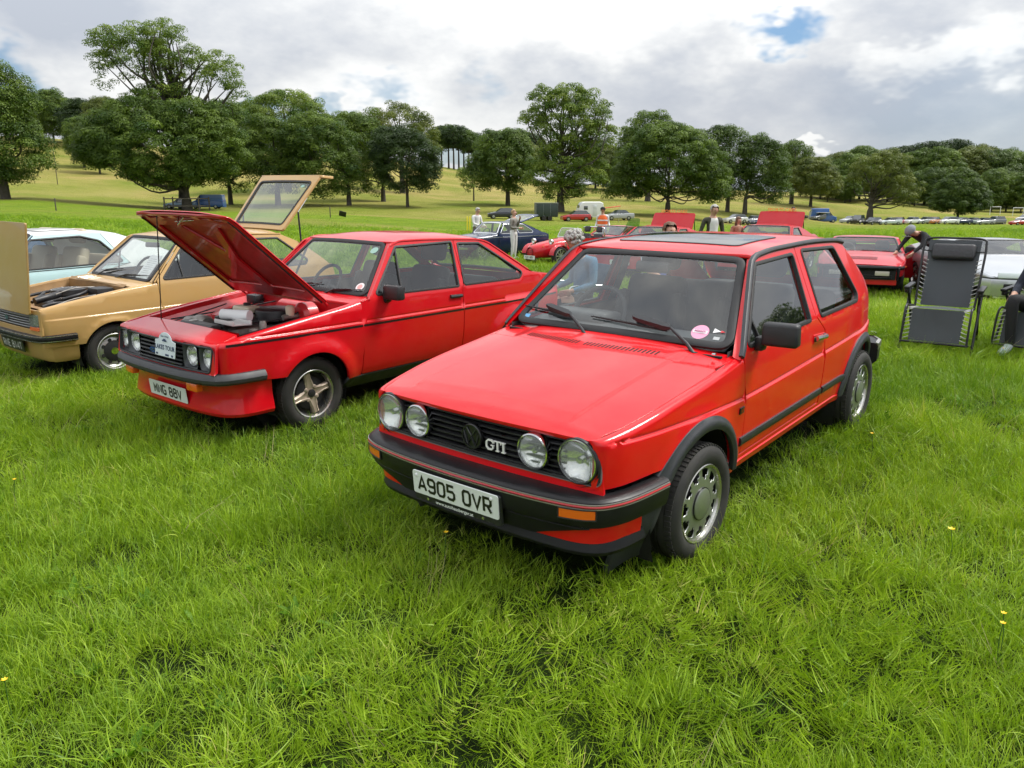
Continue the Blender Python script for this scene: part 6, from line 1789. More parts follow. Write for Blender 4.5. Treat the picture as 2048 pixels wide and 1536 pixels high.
	circ = lambda r, n=24: [(r * math.cos(2 * math.pi * i / n), r * math.sin(2 * math.pi * i / n)) for i in range(n)]
	patch('round_sticker', circ(.040), lambda a, b: W(-.555 + a, .085 + b) + nrm * .002, mat('sticker_white', (.75, .72, .72), .5), K['ws'], flip=True, res=.1, thick=0, grid=False)
	patch('sticker_centre', circ(.024), lambda a, b: W(-.555 + a, .085 + b) + nrm * .003, mat('sticker_pale_red', (.70, .35, .33), .5), K['ws'], flip=True, res=.1, thick=0, grid=False)
	patch('round_sticker', circ(.036), lambda a, b: W(-.43 + a, .475 + b) + nrm * .002, mat('sticker_green', (.25, .42, .36), .5), K['ws'], flip=True, res=.1, thick=0, grid=False)
	cabin(car, .58, 2.5, .66, .29, 1.42, mat('seat_black', (.022, .022, .024), .8, bump=(150, .4, .003)), wheel_y=.34, dash_z=.93, dash_x=.66, bench=2.05, back=.60)
	# -- nose cone: sloping top, lamp aperture, lamp pods
	hwn = .685
	def nose(y, t):
		"""t 0 at the bumper, up the face, over the edge and back to the bonnet"""
		s = np.abs(y) / hwn
		zz = np.interp(t, [0, .20, .235, .27, .46], [.545, .740, .762, .772, .806]); xx = np.interp(t, [0, .20, .235, .27, .46], [-.822, -.792, -.775, -.742, -.545])
		xx = xx + .040 * s ** 2.2 * (1 - sstep(.25, .46, t)) - 0 * y
		zz = zz - .016 * s ** 3 * sstep(.2, .3, t)
		return np.stack([xx, y, zz], 1)
	ap = rounded([(-.640, .012, .03), (.640, .012, .03), (.655, .185, .03), (-.655, .185, .03)])
	nf = patch('nose_cone', [(-hwn, -.02), (hwn, -.02), (.672, .25), (.628, .45), (-.628, .45), (-.672, .25)], nose, P, car, [ap], flip=True, res=.04, thick=.03)[0]
	nb = lambda d: (lambda y, t: nose(y, t) + np.array([d, 0, 0]))
	gr = patch('grille', inset(ap, -.004), nb(.075), M_dark, car, flip=True, res=.12, thick=0)[0]
	strip('aperture_edge', inset(ap, .003), nose, [(.009, -.07), (.009, .003), (.003, .006), (-.004, .004), (-.006, -.02)], M_black, gr, closed=True, flip=True)
	for k in range(6):
		t = .030 + k * .0285
		strip('grille_slat', [(-.30, t), (.30, t)], nb(.012), [(.008, -.03), (.009, -.006), (.004, .0), (-.005, -.002), (-.008, -.03)], M_black, gr, flip=True, res=.1)
	pod = mat('lamp_pod_grey', (.045, .050, .054), .45)
	for y in (.590, .402, -.402, -.590):
		c = np.array([-.752 + .035 * (abs(y) / hwn) ** 2.2, y, .648])
		# square-mouthed funnel narrowing to the lamp
		hw_, hh = .092, .093
		n = 40; a = np.linspace(0, 2 * np.pi, n, endpoint=False)
		sq = np.stack([np.sign(np.cos(a)) * np.abs(np.cos(a)) ** .35 * hw_, np.sign(np.sin(a)) * np.abs(np.sin(a)) ** .35 * hh], 1)
		ci = np.stack([np.cos(a) * .078, np.sin(a) * .078], 1)
		G = []
		for f, dx in ((0, -.046), (.30, -.040), (.75, -.028), (1, -.014)):
			pq = sq * (1 - f) + ci * f
			G.append(np.stack([np.full(n, c[0] + dx), c[1] + pq[:, 0], c[2] + pq[:, 1]], 1))
		grid_mesh('lamp_pod', G, pod, gr, closed_v=True, sharp=50)
		headlight(car, (c[0] - .020, c[1], c[2]), .070, rim_mat=M_chrome)
	bm = bmesh.new(); bmesh.ops.create_circle(bm, cap_ends=True, segments=28, radius=1)
	for v in bm.verts: v.co = Vector((-.828, -v.co.x * .052 + .03, v.co.y * .021 + .644))
	ov = bm_out('oval_emblem', bm, mat('emblem_blue', (.02, .06, .22), .2, coat=1), car, smooth=False)
	text_part('emblem_lettering', 'Ford', .024, (-.8285, .03, .644), (0, -1, 0), (0, 0, 1), M_chrome, ov, .0005, .002)
	# fillers beside the nose cone
	# -- bumper, indicators, air dam, plate
	bp = [(-.44, .782), (-.60, .765), (-.715, .735), (-.775, .690), (-.815, .60), (-.850, .35), (-.862, .0)]
	pth = [tuple(p) for p in (bp[:4] + [tuple(x) for x in smooth_path(bp[4:] , 3)])]
	pth = pth + [(a, -b) for a, b in pth[-2::-1]]
	bu = sweep_plan('front_bumper', pth, [(-.06, .548), (-.012, .545), (.004, .530), (.014, .508), (.010, .486), (-.004, .470), (-.06, .468)], mat('bumper_rubber', (.030, .031, .034), .5, var=(8, .5, (.05, .05, .054))), car, sharp=25)[0]
	for s in (1, -1): box('indicator', (.05, .125, .058), (-.800, s * .445, .436), M_orange, bu, (0, 0, -s * .06), .008)
	sp = [(-.36, .722), (-.50, .715), (-.60, .690), (-.675, .62), (-.715, .48), (-.735, .28), (-.74, 0)]
	sp = [tuple(p) for p in smooth_path(sp, 3)]; sp = sp + [(a, -b) for a, b in sp[-2::-1]]
	sweep_plan('air_dam', sp, [(-.04, .490), (.0, .480), (-.004, .40), (.0, .34), (.014, .28), (.020, .240), (.006, .216), (-.04, .214)], P, car)
	number_plate(car, (-.768, 0, .325), (0, -1, 0), (-.10, 0, 1), 'MNG 88V', .52, .111, .079, .047, .0135)
	# rally plaque on the grille
	po = np.array([-.850, -.185, .690]); X, Yv = (.0, -1, 0), (.10, 0, 1)
	arch_ = [(-.135, -.065), (.135, -.065), (.135, .045), (.10, .05)] + [(.085 * math.cos(a), .05 + .055 * math.sin(a)) for a in np.linspace(.1, math.pi - .1, 12)] + [(-.10, .05), (-.135, .045)]
	Sp = lambda a, b: place_flat(np.stack([a, b, np.zeros_like(a)], 1), po, X, Yv)
	pq = patch('rally_plaque', arch_, Sp, mat('plaque_white', (.70, .76, .80), .35, var=(22, .35, (.55, .64, .70))), car, res=.2, thick=.005)[0]
	ink = mat('plaque_ink', (.03, .05, .12), .5)
	text_part('plaque_lettering', 'LAKES TOUR', .046, po + np.array([0, 0, -.003]), X, Yv, ink, pq, .0012, .002)
	text_part('plaque_lettering', 'Classic & Vintage', .016, po + np.array([.006, 0, .078]), X, Yv, ink, pq, .0003, .002)
	text_part('plaque_lettering', 'CUMBRIA', .014, po + np.array([0, 0, -.034]), X, Yv, ink, pq, .0003, .002)
	for dy, w_ in ((.108, .030), (-.10, .024), (-.03, .05)):
		Sb = lambda a, b: place_flat(np.stack([a, b, np.full_like(a, .002)], 1), po + np.array([-.004, dy, -.052]), X, Yv)
		patch('plaque_logo', [(-w_ / 2, -.007), (w_ / 2, -.007), (w_ / 2, .007), (-w_ / 2, .007)], Sb, ink, pq, res=.2, thick=0, grid=False)
	# little car drawing on the plaque
	pts = [(-.028, 0), (-.026, .010), (-.014, .012), (-.006, .020), (.012, .020), (.020, .011), (.030, .009), (.030, 0)]
	Sb = lambda a, b: place_flat(np.stack([a, b, np.full_like(a, .002)], 1), po + np.array([.0, .0, .042]), X, Yv)
	patch('plaque_logo', pts, Sb, ink, pq, res=.2, thick=0, grid=False)
	# -- engine bay
	P2 = mat('bay_red', (.50, .005, .010), .35, coat=.6, var=(8, .4, (.36, .010, .012)))
	xs = np.linspace(-.56, .44, 12)
	e = lambda x: float(S.edge_y(x, .004)); zt = lambda x: float(S.top(x))
	G = [[(x, -e(x), zt(x) - .004), (x, -e(x) + .045, zt(x) - .012), (x, -e(x) + .055, zt(x) - .05), (x, -.50, zt(x) - .16), (x, -.48, .50)] for x in xs]
	grid_mesh('inner_wing', G, P2, car, sides=2, sharp=30, flip=True)
	for y in np.linspace(-.60, .60, 0): pass
	G = [[(.43 + .02 * (abs(y) / .6), y, .93), (.40, y, .915), (.395, y, .86), (.385, y, .55)] for y in np.linspace(-.66, .66, 9)]
	grid_mesh('bulkhead_panel', G, P2, car, sharp=30)
	G = [[(-.548, y, .803), (-.53, y, .795), (-.525, y, .76), (-.55, y, .52)] for y in np.linspace(-.62, .62, 9)]
	grid_mesh('slam_panel', G, P2, car, sharp=30)
	box('bay_floor', (1.0, 1.1, .02), (-.07, 0, .50), M_dark, car, bevel=0)
	for s in (1, -1): lathe('strut_top', [(.10, .70), (.10, .765), (.06, .785), (.03, .79), (.001, .79)], P2, car, 24, 'z', (.02, s * .47, 0))
	lathe('brake_servo', [(.001, -.09), (.08, -.085), (.11, -.05), (.11, .04), (.05, .09), (.001, .09)], P2, car, 28, 'x', (.27, -.33, .80))
	lathe('heater_drum', [(.001, -.17), (.085, -.17), (.10, -.15), (.10, .15), (.085, .17), (.001, .17)], P2, car, 24, 'y', (.33, -.10, .80))
	lathe('air_filter', [(.001, .86), (.12, .862), (.150, .852), (.155, .84), (.150, .79), (.155, .775), (.13, .765), (.001, .765)], M_black, car, 36, 'z', (.13, -.10, -.005))
	bm = bmesh.new(); bm_box(bm, (.13, .20, .13), (.02, .13, .80), (0, 0, .1), .02, 3); ob = bm_out('washer_bottle', bm, mat('cream_plastic', (.62, .56, .42), .5, coat=.2), car)
	lathe('bottle_cap', [(.03, .86), (.03, .885), (.001, .888)], M_black, ob, 16, 'z', (.03, .13, 0))
	al = mat('dull_metal', (.28, .27, .25), .5, .8, var=(20, .6, (.12, .10, .08)))
	box('engine_block', (.62, .26, .22), (-.05, -.02, .63), al, car, bevel=.03)
	box('cam_cover', (.55, .17, .06), (-.05, -.01, .755), M_black, car, bevel=.02)
	bm = bmesh.new(); bm_box(bm, (.17, .24, .17), (.20, .38, .73), (0, 0, 0), .012, 2); bm_out('battery', bm, M_black, car)
	lathe('alternator', [(.001, -.08), (.06, -.08), (.075, -.05), (.075, .05), (.05, .08), (.001, .08)], al, car, 24, 'y', (-.33, .20, .745))
	lathe('expansion_tank', [(.001, .80), (.05, .80), (.08, .77), (.085, .72), (.001, .70)], al, car, 24, 'z', (-.36, .30, 0))
	bm = bmesh.new(); bm_box(bm, (.09, .44, .30), (-.46, 0, .65), (0, 0, 0), .01, 1); bm_out('radiator', bm, M_black, car)
	for a in ([(-.42, -.1, .79), (-.3, -.12, .80), (-.2, -.06, .78)], [(-.42, .14, .72), (-.3, .2, .70), (-.15, .12, .72)], [(.25, .0, .80), (.1, .2, .79), (.1, .36, .79)]): tube('hose', smooth_path(a, 5), .017, M_black, car)
	for a in ([(.3, -.28, .86), (.15, -.34, .83), (0, -.3, .80), (-.15, -.2, .79)], [(-.2, .3, .74), (0, .26, .78), (.2, .28, .83), (.35, .2, .86)], [(-.1, -.05, .79), (.0, .02, .81), (.13, .02, .80)], [(.36, .4, .84), (.2, .48, .80), (-.1, .55, .77), (-.4, .55, .76)]): tube('cable', smooth_path(a, 5), .006, M_black, car)
	box('distributor', (.07, .07, .10), (-.20, .16, .755), M_ink, car, bevel=.015)
	for k in range(4): tube('plug_lead', smooth_path([(-.20, .16, .81), (-.16 + .05 * k, .12, .83), (-.20 + .12 * k, .07, .77)], 4), .005, M_ink, car, 6)
	lathe('radiator_cap', [(.032, .79), (.032, .805), (.02, .81), (.001, .81)], M_alloy, car, 16, 'z', (-.46, .10, 0))
	box('fan_shroud', (.05, .42, .26), (-.385, 0, .64), M_black, car, bevel=.01)
	box('fuse_box', (.09, .13, .07), (.33, .47, .86), M_black, car, bevel=.008); box('coil_bracket', (.05, .05, .12), (-.30, -.44, .72), al, car, bevel=.008)
	lathe('ignition_coil', [(.001, .86), (.02, .86), (.027, .84), (.027, .73), (.001, .72)], al, car, 16, 'z', (-.22, -.45, -.03))
	lathe('master_cylinder', [(.001, -.08), (.022, -.08), (.022, .08), (.001, .08)], al, car, 14, 'x', (.12, -.33, .81)); lathe('fluid_reservoir', [(.03, .82), (.035, .85), (.035, .89), (.02, .90), (.001, .90)], MAT['cream_plastic'], car, 16, 'z', (.11, -.33, 0))
	for a in ([(-.5, .45, .75), (-.35, .5, .76), (-.1, .52, .80), (.1, .55, .83)], [(-.52, -.3, .76), (-.45, -.45, .75), (-.2, -.52, .79), (.2, -.56, .85)], [(.2, .3, .82), (.05, .3, .80), (-.1, .22, .78)], [(-.35, -.2, .77), (-.1, -.25, .78), (.05, -.3, .80)]): tube('cable', smooth_path(a, 5), .0055, M_black, car, 6)
	# paper towel roll and tray laid on the engine (things of their own)
	# -- raised bonnet
	hp0 = np.array([.265, 0, .952]); hp1 = np.array([-.545, 0, 1.640])
	D = (hp1 - hp0); Lh = float(np.linalg.norm(D)); D /= Lh; Nn = np.array([D[2], 0, -D[0]])   # outer skin side: up and backwards
	if Nn[0] < 0: Nn = -Nn
	def BS(off):
		def f(y, t):
			s = np.abs(y) / .63
			bow = -.016 * s ** 2.4 - .030 * np.clip((t - Lh + .10) / .10, 0, 1) ** 2
			return hp0 + np.outer(t, D) + np.stack([0 * y, y, 0 * y], 1) + np.outer(bow + off, Nn)
		return f
	out = rounded([(-.625, 0, .03), (.625, 0, .03), (.610, Lh, .05), (.33, Lh + .015), (-.33, Lh + .015), (-.610, Lh, .05)])
	bo = patch('bonnet', out, BS(0.0), P, car, flip=False, res=.06, thick=.008)[0]
	# inner skin: dark red sheet behind a frame of pressed ribs, openings along the front edge
	holes = [rounded([(y0, Lh - .082), (y1, Lh - .082), (y1, Lh - .040), (y0, Lh - .040)], .012) for y0, y1 in ((-.50, -.36), (-.32, -.20), (-.12, .12), (.20, .32), (.36, .50))]
	big = [rounded([(-.52, .14), (-.05, .14), (-.05, .50), (-.30, Lh - .16), (-.52, Lh - .16)], .03), rounded([(.52, .14), (.05, .14), (.05, .50), (.30, Lh - .16), (.52, Lh - .16)], .03), rounded([(-.22, Lh - .16), (0.0, .58), (.22, Lh - .16)], .02)]
	patch('bonnet_frame', inset(out, .012), BS(-.028), P2, bo, holes + big, flip=True, res=.06, thick=.018)
	patch('bonnet_lining', inset(out, .02), BS(-.007), mat('bonnet_lining', (.42, .012, .014), .45, coat=.3, var=(5, .7, (.24, .030, .014))), bo, flip=True, res=.1, thick=0)
	strip('bonnet_seal', [(-.60, .03), (-.592, Lh - .06)], BS(-.028), box_prof(.014, .010), M_rubber, bo, flip=True); strip('bonnet_seal', [(.60, .03), (.592, Lh - .06)], BS(-.028), box_prof(.014, .010), M_rubber, bo, flip=True)
	tube('bonnet_catch', [hp1 - D * .05 - Nn * .04 + np.array([0, -.03, 0]), hp1 - D * .06 - Nn * .10, hp1 - D * .05 - Nn * .04 + np.array([0, .05, 0])], .006, M_chrome, bo)
	tube('bonnet_catch', [hp1 - D * .09 - Nn * .03 + np.array([0, -.10, 0]), hp1 - D * .09 - Nn * .05 + np.array([0, .14, 0])], .004, M_chrome, bo)
	for s in (1, -1):
		tube('bonnet_hinge', [(.30, s * .55, .90), (.22, s * .575, .975), tuple(hp0 + D * .10 + np.array([0, s * .575, 0]) - Nn * .02)], .012, P2, bo)
	tube('bonnet_stay', [(-.575, .365, .79), tuple(hp1 - D * .035 + np.array([0, .345, 0]) - Nn * .03)], .0045, M_ink, bo, 6)
	for (x, s) in ((0, -1), (0, 1), (2.407, -1), (2.407, 1)):
		wheel(car, (x, s * .640, .272), .286, .182, .19, 'fourspoke', mirror_side=s, spin=.22 + .1 * x)
	# things resting in the bay
	M = Matrix.LocRotScale(car.location, car.rotation_euler, None)
	def world(p): return M @ Vector(p)
	bm = bmesh.new()
	bmesh.ops.create_cone(bm, cap_ends=True, segments=28, radius1=.042, radius2=.042, depth=.25)
	ro = bm_out('paper_roll', bm, mat('white_paper', (.78, .79, .80), .8, bump=(60, .3, .003)), None)
	ro.location = world((-.235, -.125, .842)); ro.rotation_euler = (R_(90), 0, .8989 + .35)
	tag(ro, 'white paper roll lying across the open engine bay of the red saloon', 'paper roll')
	bm = bmesh.new(); bm_box(bm, (.16, .25, .012), (0, 0, 0), (0, 0, 0), .003); bm_box(bm, (.012, .25, .03), (-.075, 0, .012), (0, 0, 0), .003); bm_box(bm, (.012, .25, .03), (.075, 0, .012), (0, 0, 0), .003)
	tr = bm_out('tray', bm, mat('grey_card', (.55, .54, .53), .6), None); tr.location = world((-.33, -.23, .802)); tr.rotation_euler = (.01, .06, .8989)
	tag(tr, 'flat pale grey tray lying at the front of the red saloon\'s engine', 'tray')
	return car
# ------------------------------------------------------------ tan hatchback, bonnet and tailgate open
def build_tan_hatch():
	car = thing('tan_hatchback_car', 'tan mustard hatchback with bonnet tipped forward and tailgate raised', 'car', (-4.5372, 8.0774, -.0611), (.0112, -.0145, .9072))
	P = M_tan
	def bumps(x, z):
		d = z - .645
		f = sstep(-.66, -.5, x)
		sw = 0
		for cx in (0., 2.286):
			rr = np.sqrt((x - cx) ** 2 + (z - .262) ** 2); sw = sw + .016 * sstep(.37, .315, rr)
		return .009 * (1 - sstep(-.008, .008, d)) * f + sw
	q = dict(paint=P, sec=[(.18, .62), (.25, .665), (.32, .705), (.45, .735), (.60, .748), (.66, .748), (.78, .738), (.90, .722)], plan=[(-.72, -.07), (-.62, -.045), (-.4, -.02), (0, 0), (2.0, 0), (2.5, -.03), (2.85, -.09)],
			 belt=[(0, .90), (3, .915)], k=.42, top=[(-.66, .745), (-.5, .775), (-.34, .800), (0, .848), (.167, .868), (.45, .893), (.6, .91)], r=.03, nose=-.640, rn=.03, bumps=bumps, res=.05,
			 arches=((0., .262, .305), (2.286, .262, .305)), door=(.52, 1.66), sill=.32, sill_h=.06, lowf=.38, fend=.50,
			 ws=((.449, .648, .900), (.916, .506, 1.303)), zr=[(.88, 1.312), (1.0, 1.338), (1.4, 1.362), (1.8, 1.358), (2.2, 1.338)], zg=[(.8, 1.27), (.90, 1.308), (1.1, 1.326), (1.6, 1.326), (2.2, 1.302)], roof_end=2.16,
			 pillar=[(.44, .895), (.60, 1.045), (.80, 1.225), (.88, 1.292), (.91, 1.31)], gutter=[(.47, .90), (.62, 1.048), (.81, 1.228), (.90, 1.304), (1.2, 1.328), (1.7, 1.324), (2.16, 1.304)], gutter_mat=P,
			 rw=((2.75, .56, .92), (2.18, .50, 1.31)), no_rear=True, hood=(-.56, .24), hood_open=True, zc=[(-.66, .765), (-.5, .798), (0, .872), (.3, .905), (.5, .918)], tail=(2.90, .35, .90, .62), len=3.5, yo=.68)
	q['door_out'] = rounded([(.525, .325), (1.65, .325), (1.66, .88), (1.60, 1.31, .02), (.92, 1.312, .05), (.50, .915, .03)], .012)
	q['door_holes'] = [rounded([(.560, .918, .02), (.925, 1.272, .03), (1.53, 1.282, .03), (1.565, .918, .02)])]
	q['quarter_out'] = [(1.665, .325), (1.672, .88), (1.61, 1.312), (2.16, 1.300), (2.40, 1.20), (2.70, .99), (2.86, .86), (2.90, .60), (2.88, .38), (2.66, .35)] + arc(2.286, .262, .305, 160, 12)
	q['quarter_holes'] = [rounded([(1.70, .935, .03), (1.665, 1.272, .03), (2.10, 1.262, .05), (2.46, .985, .05), (2.40, .935, .04)])]
	q['crease_z'] = .645
	K = shell(car, q); S = K['S']
	strip('division_bar', [(.80, .915), (.80, 1.15)], S.off(-.008), box_prof(.014, .008), M_rubber, car, sides=2)
	# bonnet tipped forward on its front hinge, outer face to the front
	b0, b1 = np.array([-.688, 0, .700]), np.array([-.622, 0, 1.538]); D = b1 - b0; Lb = float(np.linalg.norm(D)); D /= Lb; Nn = np.array([-D[2], 0, D[0]])
	def BS(off):
		return lambda y, t: b0 + np.outer(t, D) + np.stack([0 * y, y, 0 * y], 1) + np.outer(.012 * (1 - (np.abs(y) / .62) ** 2.4) + off + 0 * t, Nn)
	out = rounded([(-.585, 0, .02), (.585, 0, .02), (.625, Lb, .02), (-.625, Lb, .02)])
	bo = patch('bonnet', out, BS(0), mat('tan_paint_worn', (.42, .26, .075), .42, coat=.5, var=(6, .55, (.47, .33, .15))), car, flip=True, res=.08, thick=.02)[0]
	patch('bonnet_lining', inset(out, .02), BS(-.022), P, bo, res=.2, thick=0)
	for y in (-.3, .3): strip('bonnet_rib', [(y, .08), (y * .6, Lb - .06)], BS(-.022), box_prof(.05, .02), P, bo)
	# front: grille, lamps, bumper, apron
	FS = lambda y, z: np.stack([-.640 - .030 * (1 - (np.abs(y) / .70) ** 2) + (z - .6) * .06, y, z], 1)
	ap = rounded([(-.665, .548), (.665, .548), (.655, .698), (-.655, .698)], .015)
	patch('front_panel', rounded([(-.700, .50), (.700, .50), (.690, .735), (-.690, .735)], .01), FS, P, car, [ap], flip=True, res=.08, thick=.02)
	gr = patch('grille', inset(ap, -.004), lambda y, z: FS(y, z) + np.array([.03, 0, 0]), M_black, car, flip=True, res=.2, thick=0)[0]
	for k in range(5):
		strip('grille_slat', [(-.485, .572 + k * .024), (.485, .572 + k * .024)], FS, [(.006, -.02), (.006, .0), (0, .004), (-.006, .0), (-.006, -.02)], mat('slat_grey', (.22, .22, .22), .4, .5), gr, flip=True, res=.15)
	for s in (1, -1):
		h = patch('headlight', rounded([(s * .500, .580), (s * .655, .585), (s * .648, .694), (s * .500, .694)], .012), lambda y, z: FS(y, z) - np.array([.010, 0, 0]), M_flute, car, flip=True, res=.05, thick=.02)[0]
		patch('reflector', [(s * .505, .585), (s * .650, .59), (s * .644, .69), (s * .505, .69)], lambda y, z: FS(y, z) + np.array([.025, 0, 0]), M_reflector, h, flip=True, res=.1, thick=0)
		patch('indicator', rounded([(s * .505, .545), (s * .660, .548), (s * .656, .579), (s * .505, .575)], .006), lambda y, z: FS(y, z) - np.array([.012, 0, 0]), M_orange, car, flip=True, res=.1, thick=.02)
	bm = bmesh.new(); bmesh.ops.create_circle(bm, cap_ends=True, segments=20, radius=1)
	for v in bm.verts: v.co = Vector((-.678, -v.co.x * .038, v.co.y * .024 + .62))
	bm_out('oval_emblem', bm, mat('emblem_grey_green', (.05, .10, .10), .3), car, smooth=False)
	bp = [(-.36, .765), (-.50, .752), (-.60, .725), (-.655, .680), (-.690, .55), (-.705, .3), (-.71, 0)]; bp = bp + [(a, -b) for a, b in bp[-2::-1]]
	bu = sweep_plan('front_bumper', bp, [(-.05, .505), (0, .500), (.010, .485), (.012, .455), (0, .435), (-.05, .43)], M_bumper, car)[0]
	for z in (.492, .446): sweep_plan('bumper_trim_line', bp, [(0, z + .005), (.014, z + .003), (.014, z - .003), (0, z - .005)], M_alloy_lip, bu)
	ap2 = [(-.33, .700), (-.48, .690), (-.56, .655), (-.605, .55), (-.625, .3), (-.63, 0)]; ap2 = ap2 + [(a, -b) for a, b in ap2[-2::-1]]
	sweep_plan('front_apron', ap2, [(-.03, .50), (0, .49), (-.006, .36), (-.02, .26), (-.05, .225), (-.08, .225)], P, car)
	bp_ = mat('plate_black', (.015, .015, .016), .4)
	pl = number_plate(car, (-.66, 0, .352), (0, -1, 0), (-.12, 0, 1), 'RNE 814T', .52, .111, .079, .046, .013, m_=bp_)
	pl.children[0].data.materials[0] = mat('plate_silver', (.55, .55, .55), .4)
	# cabin and engine bay
	cabin(car, .46, 2.3, .62, .27, 1.28, mat('seat_dark', (.028, .030, .034), .8, bump=(120, .4, .003)), wheel_y=.33, dash_z=.885, dash_x=.56, headrest=False, bench=1.95, back=.56, belt=.90)
	e = lambda x: float(S.edge_y(x, .004)); zt = lambda x: float(S.top(x))
	P2 = mat('bay_tan', (.30, .17, .06), .5, var=(9, .6, (.16, .09, .03)))
	G = [[(x, -e(x), zt(x) - .004), (x, -e(x) + .05, zt(x) - .015), (x, -e(x) + .06, zt(x) - .06), (x, -.47, .45)] for x in np.linspace(-.56, .26, 9)]
	grid_mesh('inner_wing', G, P2, car, sides=2, sharp=30, flip=True)
	G = [[(.235, y, .893), (.20, y, .87), (.19, y, .75), (.17, y, .45)] for y in np.linspace(-.62, .62, 7)]
	grid_mesh('bulkhead_panel', G, P2, car, sharp=30)
	G = [[(-.60, y, .745), (-.54, y, .745), (-.53, y, .70), (-.55, y, .45)] for y in np.linspace(-.62, .62, 7)]
	grid_mesh('slam_panel', G, P2, car, sharp=30)
	box('bay_floor', (.9, 1.1, .02), (-.15, 0, .44), M_dark, car, bevel=0)
	lathe('air_filter', [(.001, .85), (.10, .852), (.165, .84), (.17, .79), (.15, .775), (.001, .77)], M_black, car, 30, 'z', (-.08, -.02, -.005))
	tube('air_intake', smooth_path([(-.2, -.1, .80), (-.35, -.18, .79), (-.48, -.20, .77)], 5), .035, M_black, car, 10)
	box('engine_block', (.40, .55, .26), (-.12, .02, .60), M_black, car, bevel=.04)
	box('battery', (.17, .22, .19), (.10, -.33, .76), M_black, car, bevel=.01)
	al = MAT['dull_metal']
	for a in ([(-.5, -.4, .73), (-.35, -.3, .74), (-.2, -.35, .74)], [(-.5, .3, .72), (-.3, .35, .76), (0, .3, .8)], [(-.25, -.28, .77), (-.1, -.3, .80), (.05, -.2, .82)], [(-.45, -.05, .74), (-.3, .1, .78), (-.2, .28, .78)]): tube('hose', smooth_path(a, 5), .016, M_black, car)
	for a in ([(-.4, -.45, .74), (-.2, -.42, .78), (.0, -.44, .80)], [(.1, -.2, .85), (-.1, -.22, .86), (-.3, -.25, .82)]): tube('cable', smooth_path(a, 5), .006, al, car)
	# raised tailgate
	h0, h1 = np.array([2.20, 0, 1.345]), np.array([2.765, 0, 1.975]); D = h1 - h0; Lt = float(np.linalg.norm(D)); D /= Lt; Nn = np.array([-D[2], 0, D[0]])
	def TS(off): return lambda y, t: h0 + np.outer(t, D) + np.stack([0 * y, y, 0 * y], 1) + np.outer(.015 * (1 - (y / .6) ** 2) + off + 0 * t, Nn)
	o_ = rounded([(-.545, 0), (.545, 0), (.60, Lt), (-.60, Lt)], .03); hole = rounded([(-.475, .075), (.475, .075), (.525, Lt - .10), (-.525, Lt - .10)], .05)
	tg = patch('tailgate', o_, TS(0), P, car, [hole], flip=True, res=.08, thick=.03)[0]
	patch('tailgate_inner', inset(o_, .006), TS(-.03), P, tg, [inset(hole, -.02)], res=.1, thick=0)
	patch('rear_window', inset(hole, -.004), TS(-.008), M_glass, tg, flip=True, res=.15, thick=0)
	strip('window_seal', hole, TS(0), [(.016, -.01), (.014, .005), (-.012, .005), (-.016, -.01)], M_rubber, tg, closed=True, flip=True)
	l0, l1 = h1, np.array([2.985, 0, 1.960])
	Dl = (l1 - l0); Ll = float(np.linalg.norm(Dl)); Dl /= Ll; Nl = np.array([-Dl[2], 0, Dl[0]])
	patch('tailgate_lip', [(-.60, 0), (.60, 0), (.58, Ll), (-.58, Ll)], lambda y, t: l0 + np.outer(t, Dl) + np.stack([0 * y, y, 0 * y], 1) + np.outer(.01 + 0 * t, Nl), P, tg, flip=True, res=.1, thick=.03)
	for s in (1, -1):
		tube('gas_strut', [(2.42, s * .60, 1.17), tuple(h0 + D * .30 + np.array([0, s * .575, 0]) - Nn * .03)], .011, M_black, tg)
		tube('strut_rod', [tuple(h0 + D * .30 + np.array([0, s * .575, 0]) - Nn * .03), tuple(h0 + D * .52 + np.array([0, s * .575, 0]) - Nn * .03)], .005, M_chrome, tg)
	patch('round_sticker', [(.035 * math.cos(a), .022 * math.sin(a)) for a in np.linspace(0, 6.28, 18)[:-1]], lambda a, b: TS(-.004)(-.40 + a, Lt - .17 + b), mat('sticker_green', (.25, .42, .36), .5), tg, flip=True, thick=0, grid=False)
	simple_wiper(car, K['W'], (-.02, -.03), (-.46, .055)); simple_wiper(car, K['W'], (.42, -.03), (.05, .10))
	W = K['W']
	box('interior_mirror', (.02, .20, .055), (.86, -.02, 1.225), M_black, car, (0, .2, .3), .012)
	for (x, s) in ((0, -1), (0, 1), (2.286, -1), (2.286, 1)): wheel(car, (x, s * .645, .258), .272, .176, .165, 'steel', mirror_side=s, tread=True)
	# show card standing behind the windscreen
	M = Matrix.LocRotScale(car.location, car.rotation_euler, None)
	bm = bmesh.new(); bm_box(bm, (.006, .23, .32), (0, 0, 0), (0, 0, 0), 0)
	cd = bm_out('show_card', bm, M_white, None, smooth=False); cd.matrix_world = M @ Matrix.Translation((.68, -.23, 1.005)) @ Matrix.Rotation(R_(42), 4, 'Y')
	tag(cd, 'white typed card propped inside the tan hatchback\'s windscreen', 'card')
	parts = []
	for k in range(9):
		w_ = .085 if k % 3 else .06
		V = [(-.0042, w_, .11 - k * .026), (-.0042, -w_, .11 - k * .026), (-.0042, -w_, .106 - k * .026), (-.0042, w_, .106 - k * .026)]; parts.append((V, [(0, 1, 2, 3)]))
	V, F = join_arrays(parts); link('print', mesh('print', V, F, mat('grey_ink', (.25, .25, .26), .6), smooth=False), cd)
	return car
